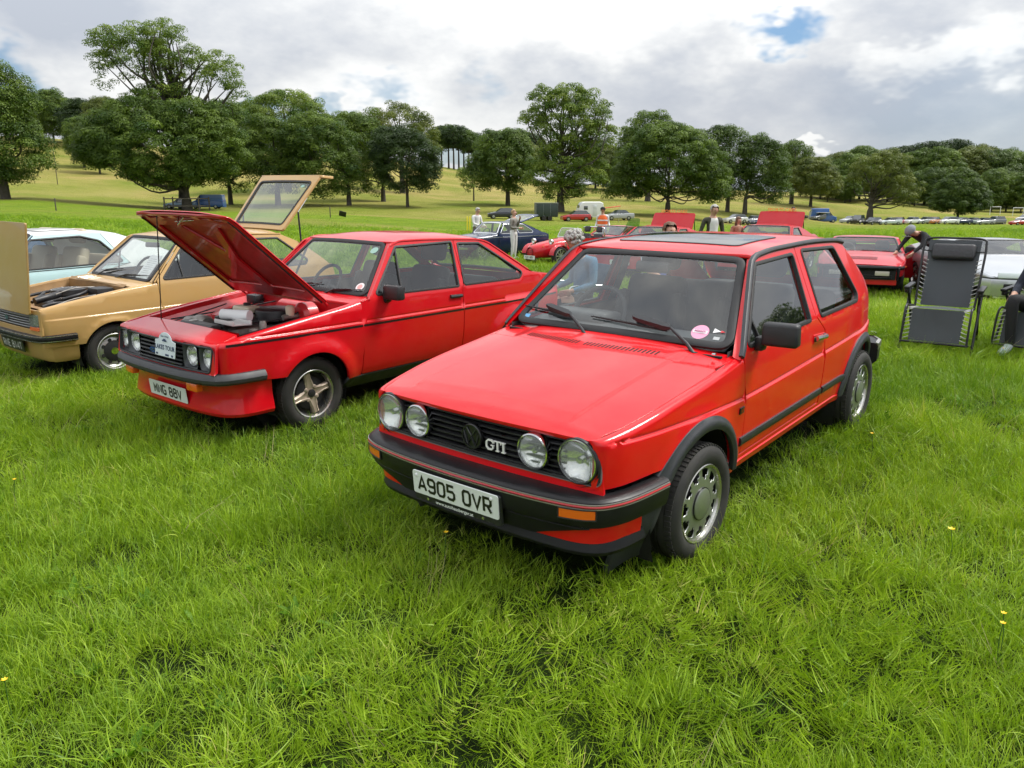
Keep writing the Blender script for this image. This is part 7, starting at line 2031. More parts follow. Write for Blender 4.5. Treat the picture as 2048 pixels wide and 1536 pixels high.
# ------------------------------------------------------------ other parked cars
def quick_spec(paint_, x0, x1, hw, wb, R, hood, belt, roof, wsb, wst, rend, rb, deck, door, k=.42, sill=.28, az=.28, quarter_win=True, nose_w=.10, tail_w=.06, hood_x1=None, top_r=.04, fast=True, glass_=None, low=.42, frame=.035):
	"""hood = [(x, z)...] bonnet line; deck = [(x, z)...] line from the rear screen base to the tail; door = (x0, x1, xtop)"""
	zr = roof
	hwr = hw - .03 - k * (zr - .03 - belt)
	d0, d1, d1t = door
	q = dict(paint=paint_, sec=[(.15, hw - .16), (.24, hw - .08), (.34, hw - .035), (.50, hw - .008), (.62, hw), (.75, hw - .008), (belt, hw - .028)],
			 plan=[(x0, -nose_w), (x0 + .2, -nose_w * .5), (x0 + .5, -nose_w * .15), (x0 + .9, 0), (x1 - .9, 0), (x1 - .4, -tail_w * .3), (x1, -tail_w)],
			 belt=[(x0, belt), (x1, belt)], k=k, top=list(hood) + [(wsb + .12, belt + .02)] + [p for p in deck if p[0] > wsb + .3], r=top_r, nose=x0 + .06, rn=.05, res=.09,
			 arches=((0., az, R), (wb, az, R)), door=(d0, d1), sill=sill, lowf=low, fend=wsb - .02, ws=((wsb, hw - .09, belt + .005), (wst, hwr - .05, zr - .035)),
			 zr=[(wst - .04, zr - .028), (wst + .12, zr - .006), ((wst + rend) / 2, zr), (rend - .1, zr - .018), (rend + .02, zr - .045)], zg=[(wst - .08, zr - .075), (wst + .06, zr - .042), ((wst + rend) / 2, zr - .034), (rend, zr - .062), (rend + .1, zr - .10)],
			 roof_end=rend, pillar=[(wsb - .01, belt), ((wsb + wst) / 2 - .03, (belt + zr) / 2 - .02), (wst - .03, zr - .05)], hood=(x0 + .03, wsb - .14), zc=[(x, z + .03) for x, z in hood] + [(wsb, belt + .03)],
			 rw=((rb, hw - .16, deck[0][1] + .01), (rend, hwr - .05, zr - .06)), rpillar=[(rb + .03, deck[0][1]), ((rb + rend) / 2 + .02, (deck[0][1] + zr) / 2 - .02), (rend + .02, zr - .07)],
			 deck=(rb - .02, x1 - .02), dzc=[(x, z + .015) for x, z in deck], tail=(x1 - .01, .32, deck[-1][1] - .02, hw - tail_w - .02), front=(x0 + .012, .26, hood[0][1] + .0, hw - nose_w - .045, []), len=x1 - x0, yo=hw - .06, glass=glass_)
	zt = zr - .045
	q['door_out'] = rounded([(d0, sill), (d1, sill), (d1, belt - .04), (d1t, zt), (wst + .04, zt, .05), (wsb + .02, belt + .005), (d0, belt - .005)], .015)
	q['door_holes'] = [rounded([(wsb + .02 + frame * 2.2, belt + .012), (wst + .035 + frame * .6, zt - frame), (d1t - frame, zt - frame), (d1 - frame, belt + .012)], .025)]
	qs = [(d1 + .006, sill), (d1 + .006, belt - .04), (d1t + .006, zt), (rend - .02, zt - .012), ((rend + rb) / 2, (zt + deck[0][1]) / 2 + .01), (rb, deck[0][1] + .005)] + [(x, z - .004) for x, z in deck[1:]] + [(x1, .40), (x1 - .12, .34)]
	q['quarter_out'] = qs + arc(wb, az, R, 160, 8, 16)
	if quarter_win and rend - d1t > .15:
		q['quarter_holes'] = [rounded([(d1 + frame, belt + .014), (d1t + frame, zt - frame), (rend - .05, zt - frame - .012), ((rend + rb) / 2 - .04 + .10 * 0, belt + .07), ((rend + rb) / 2 - .10, belt + .014)], .03)]
	else: q['quarter_holes'] = []
	return q
def shut_fenders(K, car): pass
def wheels4(car, wb, yw, R, r, w, style, z=None, tread=False, steer=0.):
	for (x, s) in ((0, -1), (0, 1), (wb, -1), (wb, 1)): wheel(car, (x, s * yw, (z or R) - .012), R, r, w, style, mirror_side=s, tread=tread, spin=.3 + x, steer=steer if x == 0 else 0)
def place_on(o, u, y, yaw, dz=0.0):
	p = at(u, y, dz); o.location = p; o.rotation_euler = (0, 0, yaw)
def pale_blue_coupe():
	p = Vector((-6.80, 8.90, float(ground_z(np.array([-6.]), np.array([9.5]))[0])))
	car = thing('pale_blue_coupe', 'pale blue coupe with a white roof and cream leather seats behind the tan hatchback', 'car', p, (0, 0, 1.08))
	body = paint('pale_blue_paint', (.42, .60, .62), .3, .06); wr = paint('white_roof_paint', (.74, .75, .75), .3, .04)
	q = quick_spec(body, -.80, 3.25, .80, 2.5, .34, [(-.80, .70), (-.4, .78), (.2, .84), (.5, .865)], .88, 1.33, .50, 1.05, 2.15, 3.0, [(3.0, .93), (3.12, .92), (3.25, .86)], (.50, 1.86, 1.80), k=.50)
	q['roof_mat'] = wr; q['door_holes'] = [rounded([(.60, .892), (.98, 1.235, .05), (1.62, 1.255, .10), (1.86, 1.19, .10), (2.10, .905, .04)], .03)]
	q['door_out'] = rounded([(.50, .28), (1.86, .28), (1.90, .84), (2.16, .89), (2.0, 1.10), (1.90, 1.288), (1.05, 1.288, .05), (.52, .885), (.50, .875)], .015)
	q['quarter_out'] = [(1.866, .28), (1.906, .835), (2.17, .885), (2.01, 1.105), (1.91, 1.288), (2.12, 1.275), (2.6, 1.11), (3.0, .935), (3.25, .856), (3.25, .40), (3.13, .34)] + arc(2.5, .28, .34, 160, 8, 16)
	q['quarter_holes'] = []
	q['roof_holes'] = [rounded([(1.22, -.34), (1.75, -.34), (1.75, .34), (1.22, .34)], .05)]
	K = shell(car, q)
	for o in K['quarter']: o.data.materials[0] = wr
	RS = K['RS']
	patch('sunroof', inset(q['roof_holes'][0], .005), lambda x, y: RS(x, y) + np.array([0, 0, .012]), wr, K['roof'], res=.15, thick=.02)
	strip('sunroof_seal', q['roof_holes'][0], RS, [(.02, -.01), (.018, .006), (-.012, .006), (-.014, -.01)], M_rubber, K['roof'], closed=True)
	strip('belt_line', [(.56, .872), (2.14, .884)], K['S'].door, box_prof(.006, .003), M_dark, car, sides=2)
	cabin(car, .46, 2.6, .66, .26, 1.45, mat('cream_leather', (.46, .38, .28), .5, bump=(40, .3, .004)), dash_z=.87, belt=.87, wheel_y=.34, back=.60, bench=2.05, trim=mat('cream_trim', (.36, .30, .23), .7))
	mirror_box(car, K['door'], .62, .86, .955, (.09, .18, .115), m_=wr)
	wheels4(car, 2.5, .66, .30, .19, .18, 'steel')
	return car
def navy_gt():
	car = thing('navy_gt_car', 'dark blue fastback sports car with chrome trim and its tailgate raised', 'car')
	body = paint('navy_paint', (.010, .022, .062), .25, .03)
	q = quick_spec(body, -.72, 3.05, .745, 2.31, .325, [(-.72, .66), (-.4, .74), (.1, .79), (.5, .82)], .84, 1.24, .66, .98, 1.95, 2.70, [(2.70, .86), (2.9, .84), (3.05, .78)], (.68, 1.56, 1.48), k=.50)
	q['seal'] = M_chrome
	K = shell(car, q); S = K['S']
	bpy.data.objects.remove(K['rw'].children[0]) if False else None
	for z in (.735,): strip('chrome_strip', [(-.55, z), (2.95, z + .01)], S.door, box_prof(.016, .006), M_chrome, car, sides=2)
	cabin(car, .62, 2.4, .60, .24, 1.35, M_seat, dash_z=.82, belt=.82, wheel_y=.32, back=.46, zseat=.26)
	# tailgate up
	h0 = np.array([1.92, 0, 1.215]); D = np.array([math.cos(.30), 0, math.sin(.30)]); Lt = .80
	T = lambda y, t: h0 + np.outer(t, D) + np.stack([0 * y, y, 0 * y], 1) + np.outer(.02 * (1 - (y / .5) ** 2) + 0 * t, np.array([-D[2], 0, D[0]]))
	o_ = rounded([(-.46, 0), (.46, 0), (.54, Lt), (-.54, Lt)], .05); hole = rounded([(-.38, .09), (.38, .09), (.44, Lt - .14), (-.44, Lt - .14)], .05)
	tg = patch('tailgate', o_, T, body, car, [hole], flip=True, res=.1, thick=.03)[0]
	patch('tailgate_glass', hole, T, M_glass, tg, flip=True, res=.2, thick=0); strip('tailgate_trim', hole, T, box_prof(.022, .008), M_chrome, tg, closed=True, flip=True)
	ap = [(-.30, .44), (.30, .44), (.32, .60), (-.32, .60)]
	for s in (1, -1): headlight(car, (-.70, s * .52, .60), .088)
	patch('grille', ap, lambda y, z: np.stack([-.722 + .02 * (y / .3) ** 2 + 0 * z, y, z], 1), M_chrome, car, flip=True, res=.2, thick=.02)
	sweep_plan('front_bumper', [(-.45, .74), (-.66, .70), (-.78, .5), (-.80, 0), (-.78, -.5), (-.66, -.70), (-.45, -.74)], [(0, .46), (.03, .45), (.03, .38), (0, .37)], M_chrome, car)
	sweep_plan('rear_bumper', [(2.85, -.72), (3.06, -.66), (3.12, 0), (3.06, .66), (2.85, .72)], [(0, .48), (.03, .47), (.03, .40), (0, .39)], M_chrome, car)
	wheels4(car, 2.31, .63, .30, .185, .16, 'star')
	place_on(car, 938, 26.6, .72)
	return car
def red_seven():
	"""open sports car with separate cycle wings"""
	car = thing('red_open_sports_car', 'small red open sports car with separate front wings and a roll bar', 'car')
	P = paint('red_paint_kit', (.52, .008, .016), .3, .03)
	# body: long nose widening to the cockpit
	prof = [(-.62, .16, .26, .50), (-.55, .24, .22, .58), (-.2, .30, .20, .66), (.3, .38, .20, .74), (.75, .50, .20, .79), (1.1, .55, .20, .80)]
	def sect(x, hw, z0, z1, n=13):
		return [(x, hw * (abs(math.cos(a)) ** .35) * (1 if math.cos(a) > 0 else -1) * (1 - .10 * max(math.sin(a), 0)), (z0 + z1) / 2 + (z1 - z0) / 2 * math.sin(a)) for a in np.linspace(-math.pi / 2, 1.5 * math.pi, 24, endpoint=False)]
	grid_mesh('body', [sect(*p_) for p_ in prof], P, car, closed_v=True, cap=True, sharp=60)
	G = [[(x, s * hw, z) for s in (-1,) for z in (.20, .50, .78)] for x, hw in ((1.0, .55), (1.6, .60), (2.1, .62), (2.6, .58))]
	grid_mesh('body_side', G, P, car, sides=2, sharp=60)
	G = [[(2.1, y, .80), (2.35, y, .80), (2.75, y, .72), (2.80, y, .30)] for y in np.linspace(-.60, .60, 7)]
	grid_mesh('tail', G, P, car)
	box('cockpit_floor', (1.2, 1.1, .02), (1.6, 0, .22), M_dark, car, bevel=0); box('cockpit_back', (.03, 1.1, .5), (2.05, 0, .5), M_trim, car)
	# nose intake
	ap = lathe('nose_intake', [(.001, .03), (.13, .03), (.15, .0), (.16, .0)], M_dark, car, 24, 'x', (-.64, 0, .38))[0]
	for k in range(4): box('intake_slat', (.02, .28 - abs(k - 1.5) * .04, .016), (-.642, 0, .30 + k * .05), P, car, bevel=.004)
	for s in (-1, 1):
		# cycle wing
		G = [[(0 - .34 * math.cos(R_(a)), s * (.66 + dy), .29 + (.34 - .02 * (abs(dy) > .08)) * math.sin(R_(a))) for dy in (-.105, -.09, 0, .09, .105)] for a in np.linspace(5, 160, 16)]
		grid_mesh('front_wing', G, P, car, sharp=60)
		G = [[(2.26 - .36 * math.cos(R_(a)), s * (.68 + dy), .30 + (.36 - .02 * (abs(dy) > .1)) * math.sin(R_(a))) for dy in (-.13, -.11, 0, .11, .13)] for a in np.linspace(-5, 165, 16)]
		grid_mesh('rear_wing', G, P, car, sharp=60)
		headlight(car, (-.16, s * .42, .70), .075)
		lathe('headlight_shell', [(.08, .0), (.075, .05), (.04, .10), (.001, .11)], M_chrome, car, 20, 'x', (-.15, s * .42, .70))
		tubes_join('suspension_arms', [([(0, s * .56, .26), (-.15, s * .25, .30)], .012), ([(0, s * .56, .26), (.12, s * .28, .30)], .012), ([(0, s * .56, .38), (-.02, s * .26, .46)], .012)], M_black, car, 6)
		box('lamp_amber', (.03, .05, .05), (-.36, s * .30, .56), M_orange, car, bevel=.01)
	W, L_ = screen_surface((.92, .50, .79), (1.06, .46, 1.06), .02)
	o_ = rounded([(-.50, 0), (.50, 0), (.46, L_), (-.46, L_)], .04)
	ws = patch('windscreen', o_, W, M_glass, car, flip=True, res=.2, thick=0)[0]; strip('windscreen_frame', o_, W, box_prof(.024, .012, .012), M_chrome, ws, closed=True, flip=True)
	tube('roll_bar', smooth_path([(2.05, -.48, .6), (2.05, -.48, .98), (2.05, -.42, 1.08), (2.05, 0, 1.09), (2.05, .42, 1.08), (2.05, .48, .98), (2.05, .48, .6)], 5), .022, M_chrome, car)
	for s in (1, -1): seat(car, (1.75, s * .27, .30), M_seat, w=.42, back=.52)
	steering_wheel(car, (1.32, .26, .74), .15)
	number_plate(car, (-.655, 0, .235), (0, -1, 0), (0, 0, 1), 'S31 MRY')
	for (x, s) in ((0, -1), (0, 1), (2.26, -1), (2.26, 1)): wheel(car, (x, s * .66, .28), .285, .20, .18, 'star', mirror_side=s, tread=False)
	place_on(car, 1092, 24.4, .66)
	return car
def red_lid_car(label, u, y, yaw, plate=None):
	"""low red mid-engined coupe with its rear lid up"""
	car = thing('red_mid_engined_car', label, 'car')
	P = paint('red_paint_lid', (.50, .008, .014), .3, .03)
	q = quick_spec(P, -.85, 3.15, .80, 2.4, .32, [(-.85, .58), (-.4, .68), (.2, .77), (.5, .81)], .82, 1.20, .55, 1.10, 1.75, 2.5, [(2.5, .92), (2.8, .92), (3.15, .86)], (.55, 1.66, 1.60), k=.52)
	K = shell(car, q)
	shole = rounded([(1.22, -.36), (1.60, -.36), (1.60, .36), (1.22, .36)], .04); RS = K['RS']
	patch('sunroof', shole, lambda x, y: RS(x, y) + np.array([0, 0, .010]), P, K['roof'], res=.15, thick=.012)
	cabin(car, .5, 2.2, .64, .24, 1.35, M_seat, dash_z=.80, belt=.80, back=.46, zseat=.26)
	h0 = np.array([1.95, 0, 1.10]); D = np.array([math.cos(1.05), 0, math.sin(1.05)]); Ll = .46
	LS = lambda off: (lambda y, t: h0 + np.outer(t, D) + np.stack([0 * y, y, 0 * y], 1) + np.outer(off + .03 * (1 - (y / .6) ** 2) * 1 + 0 * t, np.array([-D[2], 0, D[0]])))
	lid = patch('engine_lid', rounded([(-.60, 0), (.60, 0), (.58, Ll), (-.58, Ll)], .05), LS(0), P, car, flip=True, res=.12, thick=.03)[0]
	top = h0 + D * (Ll + .01)
	text_part('lid_lettering', 'SPORTS CARS', .12, tuple(top + np.array([-.05, 0, .03])), (0, -1, 0), (.3, 0, 1), mat('lid_orange', (.75, .22, .03), .5), lid, .002, .01)
	tube('lid_strut', [(2.3, -.55, .95), tuple(h0 + D * .4 + np.array([0, -.55, 0]))], .012, M_black, lid)
	mirror_box(car, K['door'], .70, .86, .90, (.07, .15, .10), m_=P)
	if plate: number_plate(car, (-.86, 0, .40), (0, -1, 0), (0, 0, 1), plate)
	wheels4(car, 2.4, .68, .30, .19, .19, 'star')
	place_on(car, u, y, yaw)
	return car
def red_wedge():
	car = thing('red_wedge_sports_car', 'red wedge-shaped sports car with black front bumper and its driver\'s side door open', 'car')
	P = paint('red_paint_wedge', (.50, .006, .016), .28, .03)
	q = quick_spec(P, -.95, 3.3, .83, 2.55, .34, [(-.95, .62), (-.5, .71), (.0, .77), (.4, .80)], .78, 1.11, .42, 1.02, 1.75, 2.6, [(2.6, .92), (2.9, .90), (3.3, .84)], (.42, 1.60, 1.52), k=.55, nose_w=.10)
	def ex(x, y): return -.012 * sstep(.30, .26, np.abs(y)) * sstep(-.62, -.60, x) * sstep(-.28, -.30, x)
	K = shell(car, q); S = K['S']
	HS = K['HS']
	patch('bonnet_vent', rounded([(-.62, -.30), (-.38, -.30), (-.38, .30), (-.62, .30)], .02), lambda x, y: HS(x, y) + np.array([0, 0, .003]), mat('vent_dark_red', (.16, .006, .01), .5), K['hood'], res=.1, thick=.006)
	parts = [([(-.61, -.28 + k * .0295, .01) , (-.39, -.28 + k * .0295, .01)], .003) for k in range(20)]
	tubes_join('vent_slats', [([tuple(HS(np.array([a[0]]), np.array([a[1]]))[0] + np.array([0, 0, .010])) for a in pp], r) for pp, r in parts], P, K['hood'], 4)
	bp = [(-.72, .80), (-.90, .74), (-.99, .55), (-1.02, 0), (-.99, -.55), (-.90, -.74), (-.72, -.80)]
	sweep_plan('front_bumper', bp, [(-.05, .63), (.0, .62), (.015, .59), (.0, .555), (-.05, .55)], M_bumper, car)
	gr = patch('grille', [(-.66, .36), (.66, .36), (.66, .55), (-.66, .55)], lambda y, z: np.stack([-.962 + .05 * (np.abs(y) / .7) ** 3 + 0 * z, y, z], 1), M_dark, car, flip=True, res=.2, thick=.02)[0]
	for s in (1, -1):
		box('fog_lamp', (.04, .26, .09), (-.965, s * .42, .48), mat('fog_glass', (.55, .50, .42), .2, coat=1), gr, bevel=.012)
		box('bumper_end', (.07, .035, .24), (-.93, s * .70, .47), M_bumper, car, (0, 0, -s * .5), .01)
		box('side_lamp', (.05, .02, .03), (-.62, s * .825, .60), M_orange, car, bevel=.005)
	for z in (.40, .44): box('grille_bar', (.02, 1.2, .012), (-.965, 0, z), M_black, gr, bevel=.003)
	simple_wiper(car, K['W'], (.25, -.01), (-.25, .05)); simple_wiper(car, K['W'], (-.15, -.01), (-.62, .05))
	cabin(car, .45, 2.3, .66, .24, 1.40, M_seat, dash_z=.79, belt=.79, back=.44, zseat=.24)
	mirror_box(car, None, .60, .88, .87, (.07, .16, .10), m_=M_black)
	# swing the left door open about its front edge
	d = K['door'][0]
	piv = Vector((.42, -.80, 0)); a = R_(-58)
	d.matrix_local = Matrix.Translation(piv) @ Matrix.Rotation(a, 4, 'Z') @ Matrix.Translation(-piv)
	strip('door_card', rounded([(.50, .34), (1.54, .34), (1.54, .74), (.50, .74)], .02), S.off(-.03), box_prof(.03, .01), M_trim, d, closed=True)
	wheels4(car, 2.55, .72, .31, .20, .20, 'star')
	place_on(car, 1736, 16.2, 1.12)
	return car
def silver_coupe():
	car = thing('silver_sports_car', 'silver low sports coupe with two-line number plate, cut off by the right edge', 'car')
	P = mat('silver_paint', (.50, .52, .54), .28, .75, coat=1, bump=(2.2, .03, .02))
	q = quick_spec(P, -.95, 3.3, .86, 2.4, .33, [(-.95, .60), (-.5, .72), (.0, .82), (.35, .87)], .84, 1.14, .38, 1.08, 1.75, 3.0, [(3.0, .90), (3.1, .89), (3.3, .84)], (.45, 1.60, 1.52), k=.55, nose_w=.13)
	K = shell(car, q)
	HS = K['HS']
	pan = patch('nose_badge_panel', [(-.90, -.17), (-.74, -.13), (-.74, .13), (-.90, .17)], lambda x, y: HS(x, y) + np.array([0, 0, .004]), mat('badge_dark', (.06, .065, .075), .3), car, res=.1, thick=.004)[0]
	tubes_join('arrow_badge', [([tuple(HS(np.array([a]), np.array([b]))[0] + np.array([0, 0, .008])) for a, b in pl], .006) for pl in ([(-.86, .035), (-.78, .0), (-.86, -.035)], [(-.80, .01), (-.80, -.045)])], M_chrome, pan, 5)
	sweep_plan('front_bumper', [(-.70, .82), (-.90, .74), (-1.0, .5), (-1.03, 0), (-1.0, -.5), (-.90, -.74), (-.70, -.82)], [(-.04, .58), (.0, .57), (.01, .54), (.0, .40), (-.01, .30), (-.04, .28)], P, car)
	sweep_plan('bumper_strip', [(-.70, .82), (-.90, .74), (-1.0, .5), (-1.03, 0), (-1.0, -.5), (-.90, -.74), (-.70, -.82)], [(0, .595), (.012, .59), (.012, .575), (0, .57)], M_black, car)
	for s in (1, -1):
		box('headlight', (.06, .34, .10), (-.965, s * .50, .63), mat('lamp_cover', (.60, .66, .66), .1, coat=1), car, (0, .3, -s * .22), .02)
		box('intake', (.03, .30, .10), (-1.018, s * .44, .45), M_dark, car, (0, 0, -s * .1), .01)
	pl = number_plate(car, (-1.048, 0, .455), (0, -1, 0), (0, 0, 1), '', .34, .20, .072, .044, .011, lines=[('P92', .047), ('DVK', -.047)])
	simple_wiper(car, K['W'], (.30, -.01), (-.20, .06)); simple_wiper(car, K['W'], (-.10, -.01), (-.60, .06))
	cabin(car, .45, 2.3, .66, .24, 1.40, M_seat, dash_z=.86, belt=.86, back=.46, zseat=.26)
	mirror_box(car, K['door'], .60, .92, .93, (.07, .16, .10), m_=P)
	wheels4(car, 2.4, .74, .31, .20, .20, 'star')
	place_on(car, 2052, 13.6, 1.42)
	return car
# ------------------------------------------------------------ vehicles far across the field
FARM = {}
def far_mesh(kind):
	"""one small body per kind: slot 0 paint, 1 glass, 2 black, 3 lamps"""
	if kind in FARM: return FARM[kind]
	#            front  hood z  cowl   ws top  roof  rear top  rear base  rear z   tail
	P = {'hatch': (-.75, .72, .45, 1.10, 1.43, 2.55, 3.05, .95, 3.15, .83), 'saloon': (-.8, .70, .5, 1.15, 1.42, 2.3, 2.85, .98, 3.55, .86), 'estate': (-.8, .72, .5, 1.12, 1.47, 3.2, 3.45, .95, 3.5, .87), 'suv': (-.8, .95, .45, 1.0, 1.75, 3.2, 3.5, 1.1, 3.6, .92), 'van': (-.6, 1.05, .1, .75, 2.05, 3.9, 4.0, 1.2, 4.05, .98), 'minivan': (-.7, .9, .2, 1.0, 1.70, 3.2, 3.5, 1.05, 3.6, .92)}[kind]
	x0, hz, cw, wt, rz, rt, rb, rbz, x1, hw = P
	belt = hz + .20 if kind != 'van' else 1.25
	V, F, fm = [], [], []
	# stations of half sections: (x, [(y, z)...5 points]) lower body then greenhouse
	low = [(x0, hz - .18, .86), (x0 + .06, hz - .02, .94), (cw, belt, 1), ((cw + rb) / 2, belt, 1), (rb, rbz if kind == 'saloon' else belt, 1), (x1 - .06, (rbz if kind == 'saloon' else belt) - .02, .96), (x1, (rbz if kind == 'saloon' else belt) - .10, .90)]
	rows = []
	for x, zt, f in low:
		rows.append([(x, s * yy * f, zz) for s, yy, zz in ((-1, hw * .80, .22), (-1, hw * .97, .34), (-1, hw, .62), (-1, hw * .97, zt - .05), (-1, hw * .88, zt), (1, hw * .88, zt), (1, hw * .97, zt - .05), (1, hw, .62), (1, hw * .97, .34), (1, hw * .80, .22))])
	n = 10
	for i, r in enumerate(rows):
		V += r
		if i:
			for j in range(n - 1): F.append(((i - 1) * n + j, i * n + j, i * n + j + 1, (i - 1) * n + j + 1)); fm.append(0)
	F.append(tuple(range(n))); fm.append(0); F.append(tuple(reversed([(len(rows) - 1) * n + j for j in range(n)]))); fm.append(0)
	b = len(V); g = [(cw, .86, belt), (wt, .72 if kind != 'van' else .86, rz - .03), (wt + .25, .74 if kind != 'van' else .88, rz), (rt - .2, .74 if kind != 'van' else .88, rz), (rt, .70 if kind != 'van' else .86, rz - .04), (rb, .84, rbz if kind == 'saloon' else belt)]
	# greenhouse: belt loop and roof loop
	for x, f, z in g:
		bz = belt if x < rb else (rbz if kind == 'saloon' else belt)
		V += [(x, -hw * .88, bz), (x, -hw * f, z), (x, hw * f, z), (x, hw * .88, bz)]
	for i in range(5):
		a, c = b + i * 4, b + (i + 1) * 4
		gl = 1
		F += [(a, c, c + 1, a + 1), (a + 2, c + 2, c + 3, a + 3)]
		side = 1 if (kind != 'van' or i == 0) else 0
		fm += [side, side]
		F.append((a + 1, c + 1, c + 2, a + 2)); fm.append(1 if i == 0 else (1 if i == 4 and kind != 'van' else 0))
	me = mesh('body', V, F, None, mats=[MAT['underbody_black']] * 1, smooth=False) if False else None
	m = bpy.data.meshes.new('far_body'); m.from_pydata(V, [], F)
	for k in range(2): m.materials.append(None)
	m.polygons.foreach_set('material_index', fm)
	bm = bmesh.new(); bm.from_mesh(m); bmesh.ops.recalc_face_normals(bm, faces=bm.faces); bm.to_mesh(m); bm.free()
	m.materials[0] = M_dark; m.materials[1] = mat('far_glass', (.03, .04, .045), .08, coat=1, spec=.8)
	wv = []
	for x in (0, {'hatch': 2.45, 'saloon': 2.65, 'estate': 2.65, 'suv': 2.65, 'van': 2.9, 'minivan': 2.7}[kind]):
		for s in (-1, 1): wv.append((x, s * hw * .90))
	FARM[kind] = (m, wv, P, belt)
	return FARM[kind]
FARP = {}
def far_car(label, u, y, yaw, kind, col, group='vehicles parked across the field', name=None, sc=1.0):
	m, wv, P, belt = far_mesh(kind)
	nm = name or {'hatch': 'parked_hatchback', 'saloon': 'parked_saloon', 'estate': 'parked_estate_car', 'suv': 'parked_off_roader', 'van': 'parked_van', 'minivan': 'parked_people_carrier'}[kind]
	t = thing(nm, label, 'van' if kind == 'van' else 'car', at(u, y), (0, 0, yaw), group)
	t.scale = (sc,) * 3
	pm = mat('far_paint_%02d_%02d_%02d' % tuple(int(c * 99) for c in col), col, .3, coat=.8)
	o = link('body', m, t); o.material_slots[0].link = 'OBJECT'; o.material_slots[0].material = pm
	if 'wheel' not in FARP:
		w = lathe('wheel', [(.001, -.09), (.19, -.09), (.30, -.08), (.315, 0), (.30, .08), (.19, .09), (.001, .09)], M_tyre, t, 18, 'y')[0]
		hb = lathe('hub', [(.001, -.1), (.17, -.095), (.18, -.07)], M_alloy, t, 14, 'y', sides=1)[0]
		FARP['wheel'], FARP['hub'] = w.data, hb.data
		bpy.data.objects.remove(w); bpy.data.objects.remove(hb)
		l = box('lamp', (.05, .28, .12), (0, 0, 0), mat('far_lamp', (.7, .72, .7), .15, coat=1), t, bevel=.02)[0]; FARP['lamp'] = l.data; bpy.data.objects.remove(l)
		l = box('tail_lamp', (.05, .20, .16), (0, 0, 0), mat('far_tail_lamp', (.45, .02, .02), .2, coat=1), t, bevel=.02)[0]; FARP['tail'] = l.data; bpy.data.objects.remove(l)
	for x, yy in wv:
		w = link('wheel', FARP['wheel'], t, (x, yy, .31)); link('hub', FARP['hub'], w, (0, 0, 0), (0, 0, 0 if yy < 0 else math.pi))
	for s in (-1, 1):
		link('headlight', FARP['lamp'], t, (P[0] + .03, s * P[9] * .62, P[1] - .14)); link('rear_light', FARP['tail'], t, (P[8] - .02, s * P[9] * .72, belt - .14))
	return t
